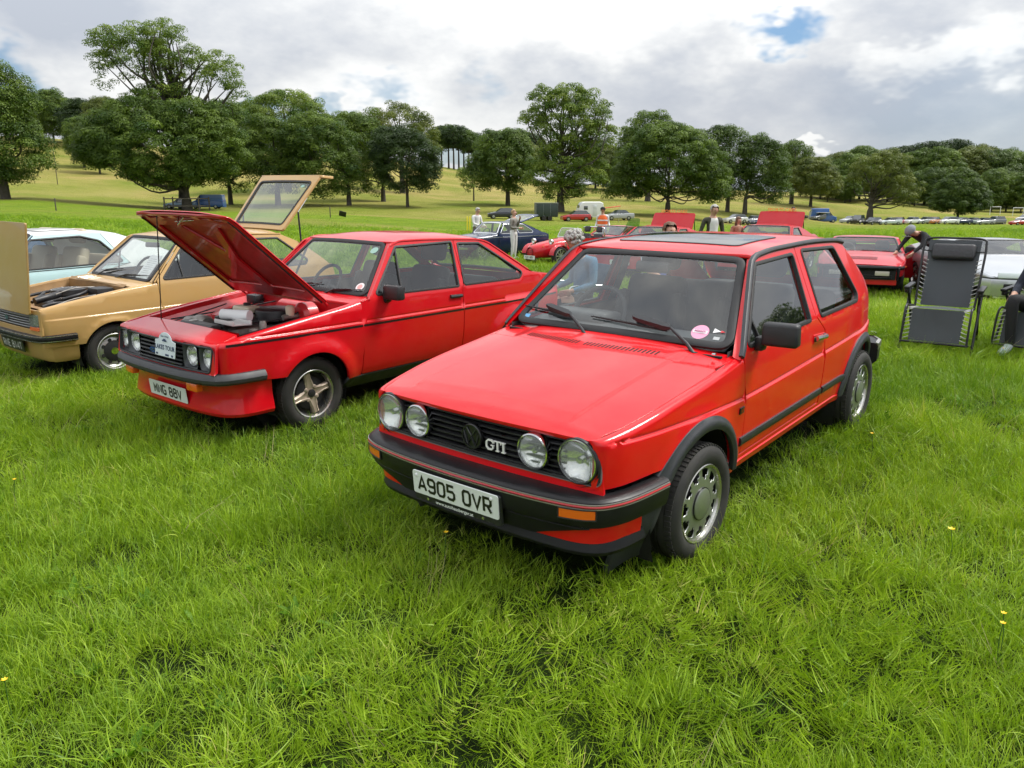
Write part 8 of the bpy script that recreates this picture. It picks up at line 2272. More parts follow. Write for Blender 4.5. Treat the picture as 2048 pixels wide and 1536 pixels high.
def build_far():
	wht, sil, gry, blk, nvy, red, org, blu = (.70, .71, .71), (.36, .38, .40), (.12, .13, .14), (.012, .012, .014), (.012, .025, .08), (.42, .015, .02), (.45, .14, .02), (.03, .10, .32)
	A = lambda *a, **k: far_car(*a, **k)
	# the long row at right, seen side on
	row = [(1459, 128, .25, 'hatch', wht, 'white hatchback in the far row, left of the long-haired woman'), (1494, 130, .2, 'hatch', sil, 'silver hatchback in the far row just right of the long-haired woman'), (1516, 128, .3, 'saloon', nvy, 'navy saloon in the far row left of the right-hand raised red lid'),
		   (1609, 150, 2.6, 'estate', blk, 'black estate car in the far row just right of the raised red lid'), (1634, 152, .5, 'estate', gry, 'dark grey estate car in the far row left of the blue van'),
		   (1694, 156, .4, 'saloon', sil, 'silver saloon in the far row just right of the blue van'), (1716, 155, .9, 'suv', blk, 'black off-roader in the far row, second right of the blue van'), (1742, 156, .6, 'estate', blk, 'black estate car in the far row below the dead-limbed tree'),
		   (1772, 157, .15, 'saloon', (.55, .62, .64), 'pale silver-blue saloon in the far row, left of the small red car'), (1800, 158, .9, 'hatch', red, 'small red hatchback in the far row left of the lone dark cone-shaped tree'), (1820, 159, .5, 'hatch', wht, 'white hatchback in the far row just right of the small red one'),
		   (1846, 160, .3, 'saloon', sil, 'silver saloon in the far row left of the orange car'), (1869, 160, .8, 'hatch', org, 'orange hatchback in the far row'), (1890, 161, .25, 'estate', wht, 'white estate car in the far row just right of the orange one'), (1917, 162, .2, 'saloon', nvy, 'dark blue saloon in the far row below the cone-shaped tree'),
		   (1940, 163, .3, 'saloon', (.30, .36, .32), 'grey-green saloon in the far row right of the cone-shaped tree'), (1962, 163, .2, 'saloon', sil, 'silver saloon in the far row, second right of the cone-shaped tree'), (1988, 164, .4, 'minivan', gry, 'grey people carrier in the far row left of the small white van'), (2012, 165, 1.3, 'van', wht, 'small white van in the far row near the right edge'),
		   (2036, 160, .2, 'saloon', red, 'red saloon at the right end of the far row'), (2048, 168, .3, 'minivan', wht, 'white people carrier behind the red saloon at the right edge')]
	for u, y, yaw, kd, c, lb in row: A(lb, u, y, yaw, kd, c, sc=.62 if kd == 'van' else 1.0)
	v = A('blue high-roofed van with a white awning in the far row', 1668, 153, 3.0, 'van', blu, sc=1.05)
	box('awning', (2.2, 1.6, .06), (2.0, .9, 1.75), M_white, v, (.1, 0, 0), .02); box('high_roof', (3.0, 1.7, .6), (2.3, 0, 2.25), MAT[[k for k in MAT if k.startswith('far_paint_02')][0]] if any(k.startswith('far_paint_02') for k in MAT) else M_dark, v, bevel=.15)
	# group in the middle distance
	A('dark hatchback parked beyond the dark blue coupe', 985, 108, .15, 'hatch', (.015, .018, .03)); A('red hatchback between the dark trailer and the white camper', 1134, 106, .2, 'hatch', red)
	A('silver saloon beside the white camper', 1219, 112, .3, 'saloon', sil)
	A('pale blue car partly behind the big tree at left', 338, 116, .2, 'saloon', (.22, .34, .46)); A('blue van partly behind the big tree at left', 392, 119, .1, 'van', blu)
	A('blue car corner showing at the far left edge beside the pale blue coupe', -345, 15.5, .9, 'saloon', (.06, .12, .24))
	# horse trailer
	t = thing('horse_trailer', 'dark green box trailer between the dark blue coupe and the red hatchback', 'trailer', at(1092, 107), (0, 0, .12)); g_ = mat('trailer_green', (.022, .038, .036), .5, var=(3, .4, (.04, .055, .05)))
	box('body', (2.9, 1.8, 1.75), (0, 0, 1.35), g_, t, bevel=.08); box('roof', (3.0, 1.86, .14), (0, 0, 2.28), mat('trailer_roof', (.16, .18, .17), .5), t, bevel=.05)
	for x in (-1.45, -.5, .45, 1.45): box('rib', (.06, 1.84, 1.7), (x, 0, 1.35), mat('trailer_rib', (.10, .12, .12), .5), t, bevel=.01)
	for x in (-.4, .4):
		for s in (-1, 1): link('wheel', FARP['wheel'], t, (x, s * .92, .31))
	box('drawbar', (1.4, .1, .1), (-2.1, 0, .5), M_dark, t, bevel=.01)
	# camper
	t = thing('white_camper', 'white camper van beyond the marshal in orange', 'van', at(1180, 110), (0, 0, .15))
	G = []
	for x, z0, z1 in ((-1.7, .45, 1.5), (-1.62, .42, 1.95), (-1.3, .40, 2.40), (-.9, .40, 2.48), (1.2, .40, 2.48), (1.62, .42, 2.30), (1.72, .45, 1.3)):
		G.append([(x, -1.0, z0), (x, -1.05, (z0 + z1) / 2), (x, -.98, z1 - .08), (x, -.85, z1), (x, .85, z1), (x, .98, z1 - .08), (x, 1.05, (z0 + z1) / 2), (x, 1.0, z0)])
	grid_mesh('body', G, mat('camper_white', (.72, .73, .72), .4, coat=.3), t, closed_v=True, cap=True, sharp=30)
	fg = MAT['far_glass']
	box('window', (.55, .03, .50), (-.85, -1.045, 1.65), fg, t, bevel=.02); wd = box('door', (.62, .03, 1.5), (.45, -1.045, 1.35), mat('camper_door', (.62, .64, .64), .4), t, bevel=.02)[0]; box('window', (.42, .03, .45), (.45, -1.06, 1.75), mat('pale_blind', (.6, .63, .65), .4), wd, bevel=.02)
	box('window', (.03, 1.2, .5), (-1.66, 0, 1.8), fg, t, bevel=.02)
	for x in (-.2,):
		for s in (-1, 1): link('wheel', FARP['wheel'], t, (x, s * .98, .31))
	# red boot lid up behind the marshal
	t = thing('red_awning', 'slanting red awning beyond the marshal in orange', 'awning', at(1222, 104), (0, 0, 0))
	box('canopy', (2.4, 1.4, .08), (0, 0, 1.95), mat('awning_red', (.62, .09, .05), .7), t, (0, -.12, 0), .02)
	for x in (-1.0, 1.0): tube('pole', [(x, -.6, 0), (x, -.6, 1.95)], .03, M_alloy, t)
def build_cars():
	pale_blue_coupe()
	navy_gt(); red_seven()
	red_lid_car('red mid-engined coupe with raised engine lid, left of the man in camouflage', 1276, 19.3, .95, 'A385 NCR')
	red_lid_car('red mid-engined coupe with raised engine lid, right of the long-haired woman', 1511, 19.0, .95)
	red_wedge(); silver_coupe()
	# low red kit car with a raised tinted canopy behind the open sports car
	car = thing('red_kit_car', 'low red kit car with a raised tinted door behind the open sports car', 'car')
	P = paint('red_paint_kit2', (.48, .008, .014), .3, .03)
	q = quick_spec(P, -.8, 3.0, .78, 2.3, .31, [(-.8, .52), (-.3, .62), (.2, .70), (.5, .74)], .75, 1.08, .5, 1.1, 1.6, 2.4, [(2.4, .80), (2.7, .80), (3.0, .74)], (.5, 1.55, 1.5), k=.5)
	K = shell(car, q); cabin(car, .5, 2.0, .6, .22, 1.3, M_seat, dash_z=.73, belt=.73, back=.40, zseat=.20); wheels4(car, 2.3, .66, .29, .19, .18, 'star')
	S2 = lambda y, t: np.stack([1.0 + .25 * t, -.70 + .12 * y * y - .5 * t, .85 + t * .75 + 0 * y], 1) if False else np.stack([1.05 + y, -.70 - .35 * t, .80 + t], 1)
	patch('raised_door', rounded([(-.45, 0), (.45, 0), (.30, .55), (-.28, .55)], .12), S2, glass('tinted_green', (.35, .55, .48)), car, res=.2, thick=0)
	place_on(car, 1192, 28.0, .7)
	build_far()
# ------------------------------------------------------------ reclining garden chairs and small things
def recliner(label, loc, rotz):
	"""zero-gravity recliner seen upright: tube frame, laced cloth, head cushion"""
	c = thing('reclining_chair', label, 'chair', loc, (0, 0, rotz), 'reclining chairs on the grass')
	fr = mat('frame_black', (.018, .018, .020), .4, .3); cl = mat('mesh_cloth', (.040, .048, .053), .6, bump=(420, .5, .002), var=(8, .4, (.060, .070, .078)))
	w = .27
	# local: x across, y depth (towards viewer is -y), z up
	back0, back1 = np.array([0, .02, .43]), np.array([0, .30, 1.13])
	seat1, foot0, foot1 = np.array([0, -.40, .47]), np.array([0, -.42, .465]), np.array([0, -.50, .13])
	for s in (-1, 1):
		top = [(s * w, .02, .43), (s * (w + .01), .16, .80), (s * (w + .01), .27, 1.06)]
		tube('side_tube', smooth_path([(s * (w + .02), -.50, .12), (s * (w + .02), -.42, .45), (s * (w + .015), -.22, .46), (s * w, .02, .43)], 5), .0105, fr, c)
		tube('leg', [(s * (w + .055), -.36, 0.0), (s * (w + .055), -.02, .60), (s * (w + .055), .02, .645)], .0125, fr, c)
		tube('leg', [(s * (w + .040), .36, 0.0), (s * (w + .040), -.05, .46), (s * (w + .05), -.20, .62)], .0125, fr, c)
		tube('arm_support', [(s * (w + .055), -.24, .60), (s * (w + .055), .10, .60)], .010, fr, c)
		box('armrest', (.055, .36, .030), (s * (w + .055), -.08, .645), fr, c, (.05, 0, 0), .010, 2)
		box('locking_knob', (.05, .055, .05), (s * (w + .055), -.20, .605), M_black, c, (0, 0, 0), .012, 2)
	bt = smooth_path([(-w, .02, .43), (-(w + .012), .16, .80), (-(w + .012), .265, 1.05), (-(w - .03), .295, 1.115), (0, .30, 1.122), (w - .03, .295, 1.115), (w + .012, .265, 1.05), (w + .012, .16, .80), (w, .02, .43)], 6)
	tube('back_frame', bt, .0115, fr, c)
	tube('cross_tube', [(-(w + .05), -.30, .10), (w + .05, -.30, .10)], .0105, fr, c)
	tube('cross_tube', [(-(w + .04), .30, .07), (w + .04, .30, .07)], .0105, fr, c)
	tube('foot_bar', [(-(w + .02), -.50, .13), (w + .02, -.50, .13)], .0105, fr, c)
	def sheet(nm, p0, p1, hw0, hw1, sag, nn=10):
		p0, p1 = np.array(p0), np.array(p1); d = p1 - p0; nrm = np.array([0, d[2], -d[1]]); nrm /= np.linalg.norm(nrm)
		G = [[p0 + d * t + np.array([(hw0 + (hw1 - hw0) * t) * s, 0, 0]) + nrm * (-sag * (1 - s * s)) * math.sin(math.pi * min(max(t, .05), .95)) for s in np.linspace(-1, 1, 9)] for t in np.linspace(0, 1, nn)]
		return grid_mesh(nm, G, cl, c)[0]
	sheet('back_cloth', (0, .03, .44), (0, .285, 1.10), w - .045, w - .03, -.015)
	sheet('seat_cloth', (0, -.39, .455), (0, .02, .425), w - .04, w - .045, .02)
	sheet('leg_cloth', (0, -.405, .455), (0, -.495, .145), w - .035, w - .045, .012)
	# bungee lacing along the cloth edges
	lace = mat('lacing_pale', (.40, .40, .38), .6)
	parts = []
	def lacing(p0, p1, hw0, hw1, n):
		for s in (-1, 1):
			for k in range(n):
				t0, t1 = (k + .1) / n, (k + .6) / n
				a = np.array(p0) * (1 - t0) + np.array(p1) * t0 + np.array([s * hw0, 0, 0]); b = np.array(p0) * (1 - t1) + np.array(p1) * t1 + np.array([s * hw1, 0, 0])
				parts.append(([a, (a + b) / 2 + np.array([0, -.012, 0]), b], .0045))
	lacing((0, .03, .44), (0, .22, .93), w - .05, w - .005, 12); lacing((0, -.405, .455), (0, -.495, .145), w - .045, w + .012, 8); lacing((0, -.39, .455), (0, .02, .425), w - .045, w + .008, 8)
	tubes_join('lacing', parts, lace, c, 5)
	bm = bmesh.new(); bm_box(bm, (.40, .075, .17), (0, .225, .985), (-.36, 0, 0), .035, 3)
	bm_out('head_cushion', bm, mat('cushion_black', (.022, .022, .025), .55, coat=.2, bump=(30, .4, .01)), c)
	for s in (-1, 1): tube('cushion_strap', [(s * .20, .23, .99), (s * (w + .01), .25, .99)], .006, fr, c)
	return c
def folding_chair(label, loc, rotz, col):
	c = thing('folding_chair', label, 'chair', loc, (0, 0, rotz))
	al = M_chrome
	for s in (-1, 1):
		tube('leg', [(s * .24, -.22, 0), (s * .24, .24, .42)], .011, al, c); tube('leg', [(s * .24, .26, 0), (s * .24, -.22, .42)], .011, al, c)
		tube('back_post', [(s * .24, .22, .40), (s * .24, .32, .86)], .011, al, c); tube('arm_post', smooth_path([(s * .25, -.22, .42), (s * .26, -.22, .64), (s * .26, .26, .64)], 5), .011, al, c)
	m_ = cloth('chair_' + label[:6].replace(' ', '_'), col)
	box('seat', (.46, .44, .02), (0, 0, .42), m_, c, bevel=.008); box('backrest', (.46, .02, .34), (0, .295, .70), m_, c, (-.2, 0, 0), .008)
	return c
def build_things():
	p = at(1916, 7.95); recliner('black reclining chair standing empty on the grass by the red hatchback', (p.x, p.y, p.z), -.62)
	p = at(2128, 7.70); recliner('black reclining chair cut off by the right edge with someone sitting in it', (p.x, p.y, p.z), -.85)
	p = at(1158, 8.95); folding_chair('blue folding chair under the curly-haired person', (p.x, p.y + .02, p.z), -1.15, (.05, .10, .16))
	p = at(1345, 9.9); folding_chair('grey folding chair under the person in bright blue', (p.x, p.y, p.z), .3, (.12, .13, .14))
	p = at(1120, 8.6)
	bm = bmesh.new(); bm_box(bm, (.34, .24, .30), (0, 0, .15), (0, 0, 0), .025, 2); bm_box(bm, (.36, .26, .06), (0, 0, .33), (0, 0, 0), .02, 2, mi=1)
	o = bm_out('cool_box', bm, [mat('cooler_red', (.55, .03, .03), .4), mat('cooler_lid', (.62, .10, .09), .4)], None); o.location = p; o.rotation_euler = (0, 0, .4)
	tag(o, 'red cool box on the grass behind the red hatchback', 'cool box')
	p = at(1777, 8.35)
	bm = bmesh.new(); bm_box(bm, (.055, .04, .030), (0, 0, .10), (.1, .1, .3), .006); bm_box(bm, (.05, .036, .006), (0, 0, .118), (.1, .1, .3), .002, mi=1); bm_box(bm, (.012, .012, .10), (0, 0, .05), (0, 0, 0), .002)
	o = bm_out('small_metal_post', bm, [M_dark, M_chrome], None); o.location = p; tag(o, 'small dark post with a bright metal cap standing in the grass', 'post')
	# post-and-rail guard round the big tree at left
	wood = mat('weathered_wood', (.10, .085, .065), .9, bump=(20, .5, .01), var=(5, .5, (.05, .042, .034)))
	b = at(370, 112.5)
	g = thing('tree_guard', 'low wooden rail fence guarding the big tree at left', 'fence', b)
	for (x, y) in ((-2.4, -1.5), (2.4, -1.5), (2.6, 1.8), (-2.6, 1.8)): box('post', (.16, .16, 2.0), (x, y, .95), wood, g, bevel=.02)
	for (a, d, L_) in (((0, -1.5), 0, 4.9), ((0, 1.8), 0, 5.2), ((-2.5, .15), math.pi / 2, 3.4), ((2.5, .15), math.pi / 2, 3.4)):
		for z in (.7, 1.7): box('rail', (L_, .07, .14), (a[0], a[1], z), wood, g, (0, 0, d), .01)
	def post(u, y, h, label, m_=wood, w=.09, cat='post'):
		o = box('fence_post', (w, w, h), (0, 0, h / 2 - .1), m_, None, bevel=.01)[0]; o.location = at(u, y); tag(o, label, cat); return o
	post(108, 78, 1.3, 'lone wooden post in the field at far left'); post(658, 84, 1.2, 'short wooden post in the field behind the raised tan tailgate')
	post(118, 150, 6.5, 'tall thin pole on the dry slope at left', w=.10)
	yel = mat('marker_yellow', (.75, .62, .03), .6)
	for u, n in ((933.5, 'left'), (938.5, 'right')): post(u, 62, 1.25, '%s of the pair of yellow marker posts by the pale-shirted man' % n, yel, .10)
	o = box('notice_board', (.75, .06, .55), (0, 0, .45), M_ink, None, (.3, .25, 0), bevel=.01)[0]; o.location = at(683, 83); tag(o, 'small black notice board leaning in the field', 'board')
	for u, n in ((1994, 'left'), (2040, 'right')):
		t = thing('goal_frame', '%s of two white goal frames at the wood edge' % n, 'goal', at(u, 196), (0, 0, .05))
		for s in (-1, 1): tube('post', [(s * 1.3, 0, 0), (s * 1.3, 0, 2.0)], .06, M_white, t)
		tube('crossbar', [(-1.36, 0, 2.0), (1.36, 0, 2.0)], .06, M_white, t)
	# buttercups
	yl = mat('petal_yellow', (.85, .55, .01), .5); st = mat('stem_green', (.05, .12, .01), .7)
	k = 0
	where = ['right of the front wheel', 'near the bottom right corner, upper of a pair', 'near the bottom right corner, lower of a pair', 'at the left edge', 'at far left near the tan car', 'low by the red hatchback\'s number plate', 'by the empty recliner', 'right of the red hatchback\'s door']
	for (u, v, sz) in ((1903, 1078, 1.5), (2012, 1243, 1.0), (2008, 1258, 1.0), (8, 1320, 1.0), (24, 935, 1.0), (888, 1058, 1.2), (2003, 726, .9), (1745, 888, 1.1)):
		t_ = (768 - v) / FPX; dz = (t_ * math.cos(PITCH) - math.sin(PITCH)) / (math.cos(PITCH) + t_ * math.sin(PITCH))
		y = (CAM_H - .20) / -dz; x = (u - 1024) / FPX * (y * math.cos(PITCH) + (CAM_H - .2) * math.sin(PITCH))
		gz = float(ground_z(np.array([x]), np.array([y]))[0])
		f = thing('buttercup', 'small yellow flower in the grass ' + where[k], 'flower', (x, y, gz), (0, 0, k), 'yellow flowers in the grass'); k += 1
		tube('stem', [(0, 0, 0), (.01, 0, .12), (0, .01, .205 - gz * 0)], .0018, st, f, 5)
		for j in range(6):
			a = j * math.pi / 3; sz_ = sz * .62; q = np.array([(0, 0, .205), (.010 * sz_, .006 * sz_, .210), (.019 * sz_, 0, .213), (.010 * sz_, -.006 * sz_, .210)])
			ca, sa = math.cos(a), math.sin(a)
			link('petal', mesh('petal', [(p_[0] * ca - p_[1] * sa, p_[0] * sa + p_[1] * ca + .01, p_[2]) for p_ in q], [(0, 1, 2, 3)], yl, smooth=False), f)
# ------------------------------------------------------------ people
M_skin = mat('skin', (.52, .30, .21), .55, var=(20, .3, (.45, .22, .16)))
def cloth(name, c, c2=None): return mat('cloth_' + name, c, .9, bump=(70, .5, .006), var=(9, .5, c2 or tuple(x * .6 for x in c)))
STAND = dict(pelvis=(0, 0, .95), spine=(0, .01, 1.12), chest=(0, .0, 1.33), neck=(0, .01, 1.475), head=(0, -.015, 1.60), crown=(0, -.005, 1.69),
			 lsh=(.185, 0, 1.41), lel=(.235, .03, 1.13), lwr=(.235, -.06, .90), rsh=(-.185, 0, 1.41), rel=(-.235, .03, 1.13), rwr=(-.235, -.06, .90),
			 lhip=(.10, 0, .90), lkn=(.115, -.02, .50), lan=(.115, .02, .09), lto=(.13, -.15, .035), rhip=(-.10, 0, .90), rkn=(-.115, -.02, .50), ran=(-.115, .02, .09), rto=(-.13, -.15, .035))
SIT = dict(STAND, pelvis=(0, .05, .48), spine=(0, .10, .65), chest=(0, .10, .86), neck=(0, .06, 1.02), head=(0, .02, 1.15), crown=(0, .02, 1.24),
		   lsh=(.185, .09, .95), lel=(.26, .06, .68), lwr=(.20, -.16, .62), rsh=(-.185, .09, .95), rel=(-.26, .06, .68), rwr=(-.20, -.16, .62),
		   lhip=(.10, .02, .47), lkn=(.13, -.40, .50), lan=(.13, -.42, .09), lto=(.14, -.59, .035), rhip=(-.10, .02, .47), rkn=(-.13, -.40, .50), ran=(-.13, -.40, .09), rto=(-.14, -.57, .035))
def person(label, loc, rotz, pose, top, legs, shoes=None, hair=None, scale=1.0, sleeve=True, hair_style='short', cap=None, vest=None, group=None, shirt_open=None, top2=None):
	"""one continuous skinned body; garments are colour regions of it, hair, cap and waistcoat are separate children"""
	J = {k: Vector(v) for k, v in pose.items()}
	shoes = shoes or cloth('shoe_dark', (.03, .028, .026)); hair = hair or mat('hair_grey', (.42, .40, .38), .8, bump=(60, .9, .01))
	V, E, Rr, tags = [], [], [], []
	idx = {}
	def vert(name, p, r, r2=None):
		idx[name] = len(V); V.append(Vector(p)); Rr.append((r, r2 or r)); return idx[name]
	vert('pelvis', J['pelvis'], .155, .115)
	vert('spine', J['spine'], .140, .105); vert('chest', J['chest'], .155, .110); vert('neckb', J['chest'] * .25 + J['neck'] * .75, .075, .065); vert('neck', J['neck'] * .8 + J['head'] * .2, .052)
	vert('head', J['head'], .078, .092); vert('crown', J['crown'], .068, .080)
	E += [('pelvis', 'spine', 'top'), ('spine', 'chest', 'top'), ('chest', 'neckb', 'top'), ('neckb', 'neck', 'skin'), ('neck', 'head', 'skin'), ('head', 'crown', 'skin')]
	for s in 'lr':
		sh, el, wr = J[s + 'sh'], J[s + 'el'], J[s + 'wr']
		vert(s + 'sh', sh, .068); vert(s + 'um', sh * .5 + el * .5, .052); vert(s + 'el', el, .043); vert(s + 'fm', el * .55 + wr * .45, .042); vert(s + 'wr', wr, .027, .032)
		d = (wr - el).normalized(); hand = wr + d * .075
		vert(s + 'palm', hand, .030, .038)
		fa = 'top' if sleeve else 'skin'
		E += [('chest', s + 'sh', 'top'), (s + 'sh', s + 'um', 'top'), (s + 'um', s + 'el', 'top' if sleeve else 'skin'), (s + 'el', s + 'fm', fa), (s + 'fm', s + 'wr', fa), (s + 'wr', s + 'palm', 'skin')]
		side = d.cross(Vector((1, 0, 0))); side = side.normalized() if side.length > .1 else Vector((0, 1, 0))
		nrm = d.cross(side).normalized()
		for k, (o, Lf) in enumerate(((-.030, .065), (-.010, .078), (.011, .074), (.030, .058))):
			b = hand + side * o * .9 + d * .03
			vert(s + 'f%da' % k, b, .0095); vert(s + 'f%db' % k, b + d * Lf * .55 + nrm * .008, .009); vert(s + 'f%dc' % k, b + d * Lf * .9 + nrm * .026, .008)
			E += [(s + 'palm', s + 'f%da' % k, 'skin'), (s + 'f%da' % k, s + 'f%db' % k, 'skin'), (s + 'f%db' % k, s + 'f%dc' % k, 'skin')]
		tb = wr + d * .035 + side * -.035
		vert(s + 'ta', tb, .012); vert(s + 'tb', tb + d * .04 - side * .018 + nrm * .012, .010)
		E += [(s + 'palm', s + 'ta', 'skin'), (s + 'ta', s + 'tb', 'skin')]
		hp, kn, an, to = J[s + 'hip'], J[s + 'kn'], J[s + 'an'], J[s + 'to']
		vert(s + 'hip', hp, .098, .10); vert(s + 'th', hp * .5 + kn * .5, .082); vert(s + 'kn', kn, .062); vert(s + 'cf', kn * .6 + an * .4, .058); vert(s + 'an', an, .045); vert(s + 'to', to, .040, .032)
		E += [('pelvis', s + 'hip', 'legs'), (s + 'hip', s + 'th', 'legs'), (s + 'th', s + 'kn', 'legs'), (s + 'kn', s + 'cf', 'legs'), (s + 'cf', s + 'an', 'legs'), (s + 'an', s + 'to', 'shoes')]
	me = bpy.data.meshes.new('person')
	me.from_pydata([tuple(v) for v in V], [(idx[a], idx[b]) for a, b, _ in E], [])
	bm = bmesh.new(); bm.from_mesh(me); bm.verts.ensure_lookup_table()
	lay = bm.verts.layers.skin.verify()
	for i, v in enumerate(bm.verts): v[lay].radius = Rr[i]; v[lay].use_root = (i == 0)
	bm.to_mesh(me); bm.free()
	ob = bpy.data.objects.new('person_build', me); COL.objects.link(ob)
	ob.modifiers.new('skin', 'SKIN'); ss = ob.modifiers.new('sub', 'SUBSURF'); ss.levels = 1; ss.render_levels = 1
	dg = bpy.context.evaluated_depsgraph_get(); dg.update()
	bme = bpy.data.meshes.new_from_object(ob.evaluated_get(dg))
	bpy.data.objects.remove(ob); bpy.data.meshes.remove(me)
	mats = [top, legs, M_skin, shoes, top2 or top]; key = {'top': 0, 'legs': 1, 'skin': 2, 'shoes': 3}
	bme.materials.clear()
	for m_ in mats: bme.materials.append(m_)
	A = np.array([tuple(V[idx[a]]) for a, b, _ in E]); B = np.array([tuple(V[idx[b]]) for a, b, _ in E]); K = np.array([key[t] for _, _, t in E])
	C = np.array([tuple(p.center) for p in bme.polygons])
	d = B - A; L2 = (d * d).sum(1)
	t = np.clip(((C[:, None] - A[None]) * d[None]).sum(-1) / L2[None], 0, 1)
	dist = np.linalg.norm(A[None] + t[..., None] * d[None] - C[:, None], axis=-1)
	mi = K[dist.argmin(1)]
	fwd = Vector((0, -1, 0))
	if top2 is not None:                                          # open jacket: the shirt shows down the front
		ch, sp = np.array(J['chest']), np.array(J['pelvis'])
		lat = np.abs(C[:, 0] - ch[0]); front = C[:, 1] < (ch[1] - .02)
		mi = np.where((mi == 0) & front & (lat < .062) & (C[:, 2] > sp[2] + .0), 4, mi)
	bme.polygons.foreach_set('material_index', mi.astype(np.int32)); bme.polygons.foreach_set('use_smooth', np.ones(len(mi), bool))
	o = link('person', bme); o.location = loc; o.rotation_euler = (0, 0, rotz); o.scale = (scale,) * 3
	tag(o, label, 'person', group)
	# head details
	hd = J['head']; up = (J['crown'] - J['head']).normalized(); f = (Vector((0, -1, 0)) - up * up.dot(Vector((0, -1, 0)))).normalized(); rt = up.cross(f)
	def hp(a, b, c): return hd + rt * a + f * b + up * c
	nose = bmesh.new(); r = bmesh.ops.create_icosphere(nose, subdivisions=1, radius=1)
	for v in r['verts']: v.co = hp(v.co.x * .016, .098 + v.co.y * .018, .005 + v.co.z * .026)
	for s in (-1, 1):
		r = bmesh.ops.create_icosphere(nose, subdivisions=1, radius=1)
		for v in r['verts']: v.co = hp(s * .084 + v.co.x * .012, -.005 + v.co.y * .022, .0 + v.co.z * .034)
	bm_out('nose_and_ears', nose, M_skin, o)
	fc = bmesh.new()
	for s in (-1, 1):
		r = bmesh.ops.create_icosphere(fc, subdivisions=1, radius=1)
		for v in r['verts']: v.co = hp(s * .032 + v.co.x * .013, .086 + v.co.y * .008, .030 + v.co.z * .007)
	r = bmesh.ops.create_icosphere(fc, subdivisions=1, radius=1)
	for v in r['verts']: v.co = hp(v.co.x * .026, .088 + v.co.y * .008, -.040 + v.co.z * .006)
	bm_out('eyes_and_mouth', fc, mat('face_dark', (.10, .045, .035), .6), o)
	hb = bmesh.new(); r = bmesh.ops.create_icosphere(hb, subdivisions=3, radius=1)
	rg_ = np.random.default_rng(abs(hash(label)) % 1000)
	dele = []
	for v in hb.verts:
		c = v.co.copy(); n = rg_.normal(0, .03)
		v.co = hp(c.x * .091 * (1 + n), -.014 - c.y * .100 * (1 + n), .045 + c.z * .093 * (1 + n))
		a = v.co - hd
		if a.dot(f) > .035 and a.dot(up) < .088: dele.append(v)
		elif a.dot(up) < (-.045 if a.dot(f) < 0 else .0) and hair_style != 'long': dele.append(v)
	bmesh.ops.delete(hb, geom=dele, context='VERTS')
	if hair_style == 'long':
		for sx in (-.07, -.035, 0, .035, .07):
			r = bmesh.ops.create_icosphere(hb, subdivisions=2, radius=1)
			for v in r['verts']: v.co = hp(sx * 1.2 + v.co.x * .038, -.055 + v.co.y * .04 + abs(sx) * .6, -.10 + v.co.z * .19 * (1 + rg_.normal(0, .04)))
	if hair_style == 'curly':
		for k in range(60):
			th, ph = rg_.uniform(0, 6.28), math.acos(rg_.uniform(-.25, 1))
			c = Vector((math.sin(ph) * math.cos(th), math.sin(ph) * math.sin(th), math.cos(ph)))
			p = hp(c.x * .098, -.018 - c.y * .108, .045 + c.z * .10)
			if (p - hd).dot(f) > .05 and (p - hd).dot(up) < .06: continue
			r = bmesh.ops.create_icosphere(hb, subdivisions=1, radius=.024)
			for v in r['verts']: v.co = v.co * rg_.uniform(.8, 1.3) + p
	bm_out('hair', hb, hair, o, sharp=80)
	if cap is not None:
		cb = bmesh.new(); r = bmesh.ops.create_icosphere(cb, subdivisions=3, radius=1)
		bmesh.ops.delete(cb, geom=[v for v in cb.verts if v.co.z < -.12], context='VERTS')
		for v in cb.verts: c = v.co.copy(); v.co = hp(c.x * .108, -.01 + c.y * .125, .055 + c.z * .098)
		bm_box(cb, (.15, .10, .012), tuple(hp(0, .135, .052)), (0, 0, 0), .005)
		bm_out('cap', cb, cap, o)
	if vest is not None:
		C0, P0 = J['chest'], J['pelvis']
		G = []
		for k, t_ in enumerate(np.linspace(0, 1, 7)):
			c = (C0 + Vector((0, 0, .10))) * (1 - t_) + P0 * t_
			w_, d_ = np.interp(t_, [0, .25, 1], [.15, .205, .19]), np.interp(t_, [0, .25, 1], [.10, .150, .145])
			G.append([(c.x + w_ * math.cos(a), c.y + d_ * math.sin(a), c.z) for a in np.linspace(0, 2 * math.pi, 20, endpoint=False)])
		vo = grid_mesh('waistcoat', G, vest, o, closed_v=True, sharp=60)[0]
		for z_, in ((-.12,), (-.30,)):
			G2 = [[(C0.x + .21 * math.cos(a), C0.y + .156 * math.sin(a), C0.z + z_ + dz) for a in np.linspace(0, 2 * math.pi, 20, endpoint=False)] for dz in (0, .05)]
			grid_mesh('reflective_band', G2, mat('reflective_band', (.75, .76, .74), .3), vo, closed_v=True)
	return o
def pose(base, **k): d = dict(base); d.update(k); return d
